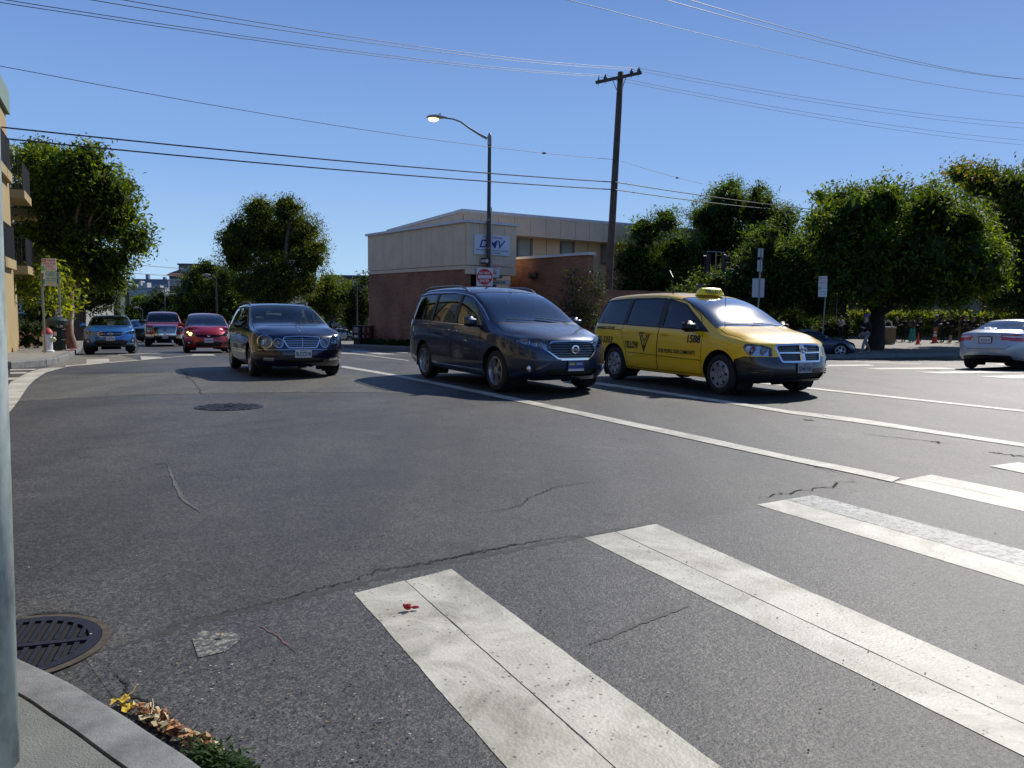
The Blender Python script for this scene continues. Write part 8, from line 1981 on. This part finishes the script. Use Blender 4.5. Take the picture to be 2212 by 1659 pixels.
# ---- cars further off
def generic(kind):
    if kind == 'suv': k = (1.70, 1.10, 2.7, 4.6, .93)
    else: k = (1.46, .95, 2.65, 4.5, .88)
    H, be, wb, L, W = k; f = L / 2; s = H / 1.46
    sp = dict(wb=wb, r=.34 if kind == 'suv' else .31, rr=.21, tw=.2, rim=('spoke', 5), lev=2,
        st=[f - .40, f - .65, wb / 2, .95, .55, .05, -.45, -.95, -1.4, -(f - .5), -(f - .26)],
        w=[(f, W - .12), (f - .4, W - .03), (0, W), (-(f - .4), W - .02), (-f, W - .1)],
        belt=[(f, be - .2), (f - .4, be - .10), (.95, be - .02), (0, be), (-f, be + .06)],
        sill=[(f, .26), (0, .22), (-f, .3)], fcurve=.28, rcurve=.16, ws=(1.0, .02), wsy=(W - .14, W - .27), cabin=(.8, -1.4), seats=[0, -.8], mirror=(.72, be + .08, .9))
    if kind == 'suv':
        sp.update(rail=[(f, be - .17), (f - .4, be - .07), (1.05, be + .03), (.05, H - .12), (-.5, H - .08), (-1.6, H - .10), (-f + .3, H - .16), (-f, H - .3)], top=[(f, be - .12), (f - .4, be - .02), (1.05, be + .09), (.05, H - .04), (-.5, H), (-1.4, H - .01), (-f + .3, H - .07), (-f, H - .3)],
            wr=[(f, .6), (f - .4, W - .18), (1.05, W - .12), (.05, W - .22), (-f, W - .26)], fx=[f - .08, f, f, f - .04, f - .1, f - .15, f - .22], rx=[-f + .06, -f, -f, -f + .02, -f + .05, -f + .12, -f + .22],
            dlo=(.9, .15, -1.9, -2.0), windows=[(.72, .15, -.2, -.2), (-.3, -.3, -1.0, -1.05), (-1.15, -1.15, -1.75, -1.9)], glass=GLASS_T)
    else:
        sp.update(rail=[(f, be - .17), (f - .4, be - .07), (1.05, be + .03), (.05, H - .12), (-.4, H - .09), (-.9, H - .13), (-1.4, be + .16), (-1.75, be + .09), (-f, be + .07)], top=[(f, be - .12), (f - .4, be - .02), (1.05, be + .09), (.05, H - .04), (-.4, H), (-.9, H - .04), (-1.4, be + .26), (-1.75, be + .15), (-f, be + .12)],
            wr=[(f, .6), (f - .4, W - .18), (1.05, W - .12), (.05, W - .24), (-.9, W - .27), (-1.75, W - .16), (-f, W - .2)], fx=[f - .08, f, f, f - .04, f - .1, f - .15, f - .22], rx=[-f + .1, -f, -f, -f + .02, -f + .03, -f + .05, -f + .1],
            dlo=(.9, .15, -1.1, -1.35), windows=[(.72, .15, -.2, -.2), (-.3, -.3, -.9, -1.05)])
    hl = [(.48, be - .30), (.78, be - .30), (.80, be - .17), (.52, be - .19)]; gr = [(-.01, be - .33), (.38, be - .33), (.42, be - .20), (-.01, be - .19)]
    sp['late'] = [('front', hl, 'headlight', LAMPC, 'pair'), ('front', gr, 'grille', BLACKP, 'join'), ('front', [(-.01, .30), (.5, .30), (.5, .42), (-.01, .42)], 'intake', BLACKP, 'join'), ('rear', [(.55, be - .18), (.80, be - .2), (.80, be), (.55, be - .02)], 'tail_light', REDL, 'pair')]
    return sp
WPT = carpaint('white_car_paint', (.62, .63, .64), .0, dust=.02); DKP = carpaint('black_car_paint', (.008, .008, .010), .2, dust=.02); SLP = carpaint('silver_blue_paint', (.33, .40, .46), .3)
def place_far(name, label, cat, kind, px, py, hd, paint, group=None, dx=0, D=None):
    a = gp(px, py) if D is None else at(px, 661, D); h = Vector((*hd, 0)).normalized(); sp = generic(kind); p = a + h * dx
    return make_car(name, label, cat, sp, (p.x, p.y), hd, paint, group)[0]
place_far('sport_utility_car', 'white sport utility car parked behind the navy estate', 'car', 'suv', 722, 733, (-1, -.28), WPT, D=90)
place_far('saloon_car', 'pale silver blue saloon parked in front of the white utility car', 'car', 'saloon', 724, 738.5, (-1, -.30), SLP, D=80)
place_far('saloon_car', 'black car parked beyond the newspaper boxes', 'car', 'suv', 778, 734.5, (-1, -.25), DKP, D=86)
place_far('saloon_car', 'dark car half hidden behind the red pickup', 'car', 'suv', 303, 735, (.5, -1), DKP, D=58)
place_far('saloon_car', 'white car showing between the blue crossover and the red pickup', 'car', 'suv', 283, 730.5, (.5, -1), WPT, D=66)
place_far('saloon_car', 'small dark red car far down the street', 'car', 'saloon', 272, 708, (.5, -1), PP)
# ------------------------------------------------------------------ people
SKINS = [mat('skin_light', (.50, .30, .21), .6), mat('skin_mid', (.30, .17, .11), .6), mat('skin_dark', (.12, .065, .045), .6)]
def skinmesh(name, verts, edges, rad, m, parent, root_i=0, lev=1):
    me = bpy.data.meshes.new(name); me.from_pydata([tuple(v) for v in verts], edges, [])
    o = bpy.data.objects.new(name, me); COL.objects.link(o); o.modifiers.new('skin', 'SKIN')
    for i, r in enumerate(rad):
        d = me.skin_vertices[0].data[i]; d.radius = r if isinstance(r, tuple) else (r, r); d.use_root = (i == root_i)
    sb = o.modifiers.new('sub', 'SUBSURF'); sb.levels = sb.render_levels = lev
    dg = bpy.context.evaluated_depsgraph_get(); m2 = bpy.data.meshes.new_from_object(o.evaluated_get(dg)); bpy.data.objects.remove(o); bpy.data.meshes.remove(me)
    return link(name, m2, m, parent, 'all')
def person(label, loc, yaw, h=1.7, skin=0, top=(.02, .02, .03), legs=(.03, .03, .04), hair=(.02, .015, .012), stride=0.0, arms='phone', skirt=False, shorts=False, group=None, seated=False, hat=None, bulk=1.0, steer=False, lean=0.0):
    """figure built round its joints, facing local -y"""
    root = empty('person', loc, yaw, label, 'person', group); s = h / 1.75; b = bulk
    hip = .93; 
    J = {'pel': (0, 0, hip), 'wa': (0, .0, 1.08), 'ch': (0, -.01, 1.28), 'sh': (0, 0, 1.42), 'nk': (0, -.01, 1.50), 'hd0': (0, -.025, 1.575), 'hd1': (0, -.015, 1.67), 'hd2': (0, .0, 1.74), 'ns': (0, -.115, 1.625)}
    if seated: hip = .0
    for sg, n in ((1, 'r'), (-1, 'l')):
        J['hp' + n] = (sg * .09, 0, .90)
        f = stride * sg
        if seated: J['kn' + n] = (sg * .12, -.42, .95); J['an' + n] = (sg * .12, -.62, .62); J['to' + n] = (sg * .12, -.78, .58)
        else: J['kn' + n] = (sg * .10, -f * .5 - .02, .50 + abs(f) * .02); J['an' + n] = (sg * .10, -f * .95 + (.06 if f < 0 else 0), .09 + (.05 if f < 0 and stride else 0)); J['to' + n] = (sg * .12, -f * .95 - .15, .035 + (0 if f >= 0 else .0))
        J['sd' + n] = (sg * .175, 0, 1.42)
        if arms == 'phone' or (arms == 'mix' and sg > 0): J['el' + n] = (sg * .24, .02, 1.14); J['wr' + n] = (sg * .12, -.24, 1.20); J['ha' + n] = (sg * .05, -.30, 1.23)
        elif steer: J['el' + n] = (sg * .25, -.16, 1.14); J['wr' + n] = (sg * .16, -.38, 1.22); J['ha' + n] = (sg * .15, -.46, 1.25)
        elif arms == 'front': J['el' + n] = (sg * .25, -.02, 1.14); J['wr' + n] = (sg * .15, -.26, 1.10); J['ha' + n] = (sg * .07, -.31, 1.10)
        else: J['el' + n] = (sg * .23, .03 + f * .15, 1.13); J['wr' + n] = (sg * .23, -.03 + f * .3, .89); J['ha' + n] = (sg * .225, -.05 + f * .34, .80)
    for k in J:
        x, y, z = J[k]
        if lean and z > .95: y -= lean * (z - .95)
        J[k] = Vector((x * (b if z < 1.5 else 1), y, z)) * s
    def rad(k):
        return {'pel': (.125 * b, .10 * b), 'wa': (.115 * b, .09 * b), 'ch': (.135 * b, .10 * b), 'sh': (.10, .075), 'nk': .052, 'hd0': (.066, .075), 'hd1': (.075, .092), 'hd2': (.055, .068), 'ns': .014}.get(k) or {'hp': .085 * b, 'kn': .056, 'an': .038, 'to': .034, 'sd': .06, 'el': .042, 'wr': .028, 'ha': .036}[k[:2]]
    def chain(keys, links, grow_=0.0, scale=1.0):
        idx = {k: i for i, k in enumerate(keys)}; V = [J[k] for k in keys]; E = [(idx[a], idx[c]) for a, c in links]; Rr = []
        for k in keys: r = rad(k); Rr.append(tuple((q + grow_) * s * scale for q in r) if isinstance(r, tuple) else (r + grow_) * s * scale)
        return V, E, Rr
    body = ['pel', 'wa', 'ch', 'sh', 'nk', 'hd0', 'hd1', 'hd2', 'ns'] + [a + n for n in 'rl' for a in ('hp', 'kn', 'an', 'to', 'sd', 'el', 'wr', 'ha')]
    LK = [('pel', 'wa'), ('wa', 'ch'), ('ch', 'sh'), ('sh', 'nk'), ('nk', 'hd0'), ('hd0', 'hd1'), ('hd1', 'hd2'), ('hd0', 'ns')] + [(a + n, c + n) for n in 'rl' for a, c in (('hp', 'kn'), ('kn', 'an'), ('an', 'to'), ('sd', 'el'), ('el', 'wr'), ('wr', 'ha'))] + [('pel', 'hpr'), ('pel', 'hpl'), ('sh', 'sdr'), ('sh', 'sdl')]
    V, E, Rr = chain(body, LK); 
    # fingers: four and a thumb on each hand
    for n, sg in (('r', 1), ('l', -1)):
        i = body.index('ha' + n); d = (J['ha' + n] - J['wr' + n]).normalized(); sdv = d.cross(Vector((0, 0, 1)));
        sdv = sdv.normalized() if sdv.length > .1 else Vector((1, 0, 0))
        for k, (o_, l_) in enumerate(((-.028, .055), (-.01, .065), (.01, .062), (.028, .05))):
            V.append(J['ha' + n] + (sdv * o_ + d * l_) * s); Rr.append(.010 * s); E.append((i, len(V) - 1))
        V.append(J['wr' + n] + (d * .05 + sdv * -sg * .05) * s); Rr.append(.011 * s); E.append((body.index('wr' + n), len(V) - 1))
    skinmesh('body', V, E, Rr, SKINS[skin], root)
    tk = ['pel', 'wa', 'ch', 'sh', 'sdr', 'sdl', 'elr', 'ell', 'wrr', 'wrl']; V, E, Rr = chain(tk, [('pel', 'wa'), ('wa', 'ch'), ('ch', 'sh'), ('sh', 'sdr'), ('sh', 'sdl'), ('sdr', 'elr'), ('sdl', 'ell'), ('elr', 'wrr'), ('ell', 'wrl')], .018)
    V[8] = V[6].lerp(V[8], .86); V[9] = V[7].lerp(V[9], .86)
    cm = lambda c: mat('cloth_%02d_%02d_%02d' % tuple(int(q * 99) for q in c), c, .9, noise=.25, nscale=8)
    skinmesh('jacket' if not skirt else 'blouse', V, E, Rr, cm(top), root)
    if skirt:
        mb = MB(); P = [(.15, .95), (.19, .85), (.21, .6), (.24, .3), (.27, .08), (.25, .07)]; vs = []
        n_ = 20
        for r_, z_ in P:
            for k in range(n_): a = 2 * math.pi * k / n_; q = r_ * (1 + .07 * math.cos(5 * a) * (1 - z_)); vs.append((q * math.cos(a) * s, q * .8 * math.sin(a) * s, z_ * s))
        mb.add(vs, [(i * n_ + (k + 1) % n_, i * n_ + k, (i + 1) * n_ + k, (i + 1) * n_ + (k + 1) % n_) for i in range(len(P) - 1) for k in range(n_)]); mb.build('skirt', skirt if not isinstance(skirt, bool) else cm(legs), root, 'all')
    else:
        lk = ['pel', 'hpr', 'hpl', 'knr', 'knl', 'anr', 'anl']; V, E, Rr = chain(lk, [('pel', 'hpr'), ('pel', 'hpl'), ('hpr', 'knr'), ('hpl', 'knl')] + ([('knr', 'anr'), ('knl', 'anl')]), .014)
        if shorts: V[5] = V[3].lerp(V[5], .12); V[6] = V[4].lerp(V[6], .12); Rr[5] = Rr[6] = .07 * s
        else: Rr[5] = Rr[6] = .058 * s; V[5] = V[3].lerp(V[5], .95); V[6] = V[4].lerp(V[6], .95)
        skinmesh('trousers' if not shorts else 'shorts', V, E, Rr, cm(legs), root)
    for n in 'rl':
        a, t = J['an' + n], J['to' + n]; hl = a + Vector((0, .03, -.03)) * s; hl.z = min(hl.z, a.z - .03 * s)
        skinmesh('shoe', [hl, a.lerp(t, .6) + Vector((0, 0, -.01)), t], [(0, 1), (1, 2)], [(.042 * s, .045 * s), (.044 * s, .036 * s), (.034 * s, .024 * s)], mat('shoe_dark', (.03, .028, .026), .6), root)
    mb = MB(); hc = J['hd1'] + Vector((0, .022, .02)) * s; mb.ball(hc, (.093 * s, .108 * s, .112 * s), 10); mb.v = [v for v in mb.v]
    k_ = [f for f in mb.f if not (sum(mb.v[i][1] for i in f) / len(f) < hc.y - .045 * s and sum(mb.v[i][2] for i in f) / len(f) < hc.z + .045 * s) and sum(mb.v[i][2] for i in f) / len(f) > hc.z - .085 * s]
    mb.f = k_; mb.m = [0] * len(k_); mb.build('hair', mat('hair_%02d_%02d_%02d' % tuple(int(q * 99) for q in hair), hair, .6), root, 'all')
    if hat: mb = MB(); mb.lathe([(.115, .0), (.11, .05), (.08, .10), (.001, .115)], Matrix.Translation(J['hd1'] + Vector((0, .01, .05)) * s), 16); mb.build('hat', hat, root, 'all')
    for sg in (1, -1):
        mb = MB(); mb.ball(J['hd0'] + Vector((sg * .03, -.083, .075)) * s, .010 * s, 6); mb.build('eye', mat('eye_dark', (.02, .02, .02), .3), root)
        mb = MB(); mb.ball(J['hd0'] + Vector((sg * .078, .01, .06)) * s, (.010 * s, .02 * s, .03 * s), 6); mb.build('ear', SKINS[skin], root)
    mb = MB(); mb.ball(J['hd0'] + Vector((0, -.088, .005)) * s, (.022 * s, .008 * s, .006 * s), 6); mb.build('mouth', mat('lip', (.25, .09, .08), .5), root)
    return root
pw = gp(1866, 767, .05)
pw = gp(1868, 765, .15) if pw.y > 33 else pw
walker = person('person in a black top and grey trousers striding left past the ficus trunk', pw, R(-72), 1.68, 0, (.012, .012, .014), (.23, .21, .21), (.10, .05, .12), stride=.30, arms='mix', hat=mat('beanie_purple', (.12, .08, .22), .9))
SKT = mat('skirt_green', (.05, .30, .24), .85, noise=.75, nscale=16)
QG = 'people queueing along the hedge'
Q = [(1934, 738, 1.62, R(60), dict(top=(.02, .02, .025), legs=(.02, .02, .02), hair=(.45, .28, .10)), 'person with fair hair in dark clothes, leftmost of the queue right of the ficus trunk'),
     (1952, 738.5, 1.66, R(-70), dict(top=(.012, .012, .012), legs=(.015, .015, .018), skin=2), 'person all in black behind the fair haired one in the queue'),
     (1970, 738.5, 1.68, R(-60), dict(top=(.10, .05, .04), skirt=SKT, skin=2, hair=(.05, .02, .015)), 'person in a long green patterned skirt in the queue'),
     (1987, 737.5, 1.60, R(-90), dict(top=(.012, .012, .014), legs=(.012, .012, .014), skin=1), 'person in black just right of the green skirt'),
     (2020, 740, 1.78, R(80), dict(top=(.012, .016, .05), legs=(.22, .15, .07), skin=1, hat=mat('cap_white', (.6, .6, .65), .6)), 'person in a navy jacket, khaki trousers and white cap by the banded cone'),
     (2036, 739.5, 1.72, R(-80), dict(top=(.008, .008, .008), legs=(.008, .008, .008), skin=1), 'person all in black right of the one in the navy jacket'),
     (2053, 740, 1.88, R(-100), dict(top=(.01, .01, .012), legs=(.02, .02, .025), shorts=True, hair=(.16, .09, .05)), 'tall person in black shorts looking down in the queue'),
     (2071, 739, 1.72, R(70), dict(top=(.10, .05, .035), legs=(.14, .09, .06), skin=1), 'person in a brown jacket and tan trousers in the queue'),
     (2085, 739.5, 1.78, R(-40), dict(top=(.035, .02, .018), legs=(.02, .02, .025), hair=(.30, .26, .2)), 'grey haired person in a dark brown jacket in the queue'),
     (2101, 738, 1.70, R(75), dict(top=(.012, .012, .012), legs=(.03, .045, .10), hair=(.22, .17, .12)), 'person in a black jacket and blue jeans in the queue'),
     (2120, 737, 1.62, R(-70), dict(top=(.05, .07, .11), legs=(.02, .02, .03), skin=1), 'person in a dusty blue top near the silver car roof'),
     (2137, 737, 1.66, R(60), dict(top=(.20, .27, .36), legs=(.03, .03, .04), skin=1), 'person in a pale blue shirt just left of the silver car'),
     (1893, 737, 1.70, R(20), dict(top=(.05, .05, .055), legs=(.02, .02, .02), skin=1), 'person half hidden behind the left side of the ficus trunk'),
     (1815, 733, 1.62, R(-50), dict(top=(.55, .54, .50), legs=(.02, .02, .025), skin=1), 'person in a white top with a dark backpack behind the roadster'),
     (1775, 733, 1.55, R(10), dict(top=(.32, .035, .012), legs=(.02, .02, .02), skin=1), 'person in a red top behind the roadster roof'),
     (1828, 732, 1.66, R(70), dict(top=(.012, .012, .014), legs=(.015, .015, .02), skin=2), 'person in black with an arm raised behind the roadster bonnet'),
     (1745, 733, 1.66, R(-20), dict(top=(.03, .03, .035), legs=(.02, .02, .02), skin=2), 'person in dark grey behind the taxi bonnet')]
for px, py, h, yw, kw, lb in Q:
    p = gp(px, py, .15); person(lb, p, yw, h, group=QG, arms='phone', lean=.04, **kw)
# drivers
def driver(car, x, y, label, **kw):
    o = person(label, (0, 0, 0), 0, 1.70, seated=True, steer=True, arms='steer', **kw)
    bpy.context.view_layer.update(); m = Matrix.Translation((x, y, -.42)) @ Matrix.Rotation(R(90), 4, 'Z')
    M = car.matrix_world @ m; o.location = M.translation; o.rotation_euler = M.to_euler(); return o
bpy.context.view_layer.update()
driver(benz, .02, .37, 'person driving the navy estate car', top=(.02, .02, .03), skin=0)
driver(quest, .12, .37, 'person driving the slate blue minivan', top=(.10, .10, .10), skin=1)
driver(taxi, .12, .37, 'person driving the yellow taxi', top=(.05, .05, .06), skin=1)
driver(fit, -.05, .37, 'person driving the red hatchback', top=(.02, .02, .02), skin=1)
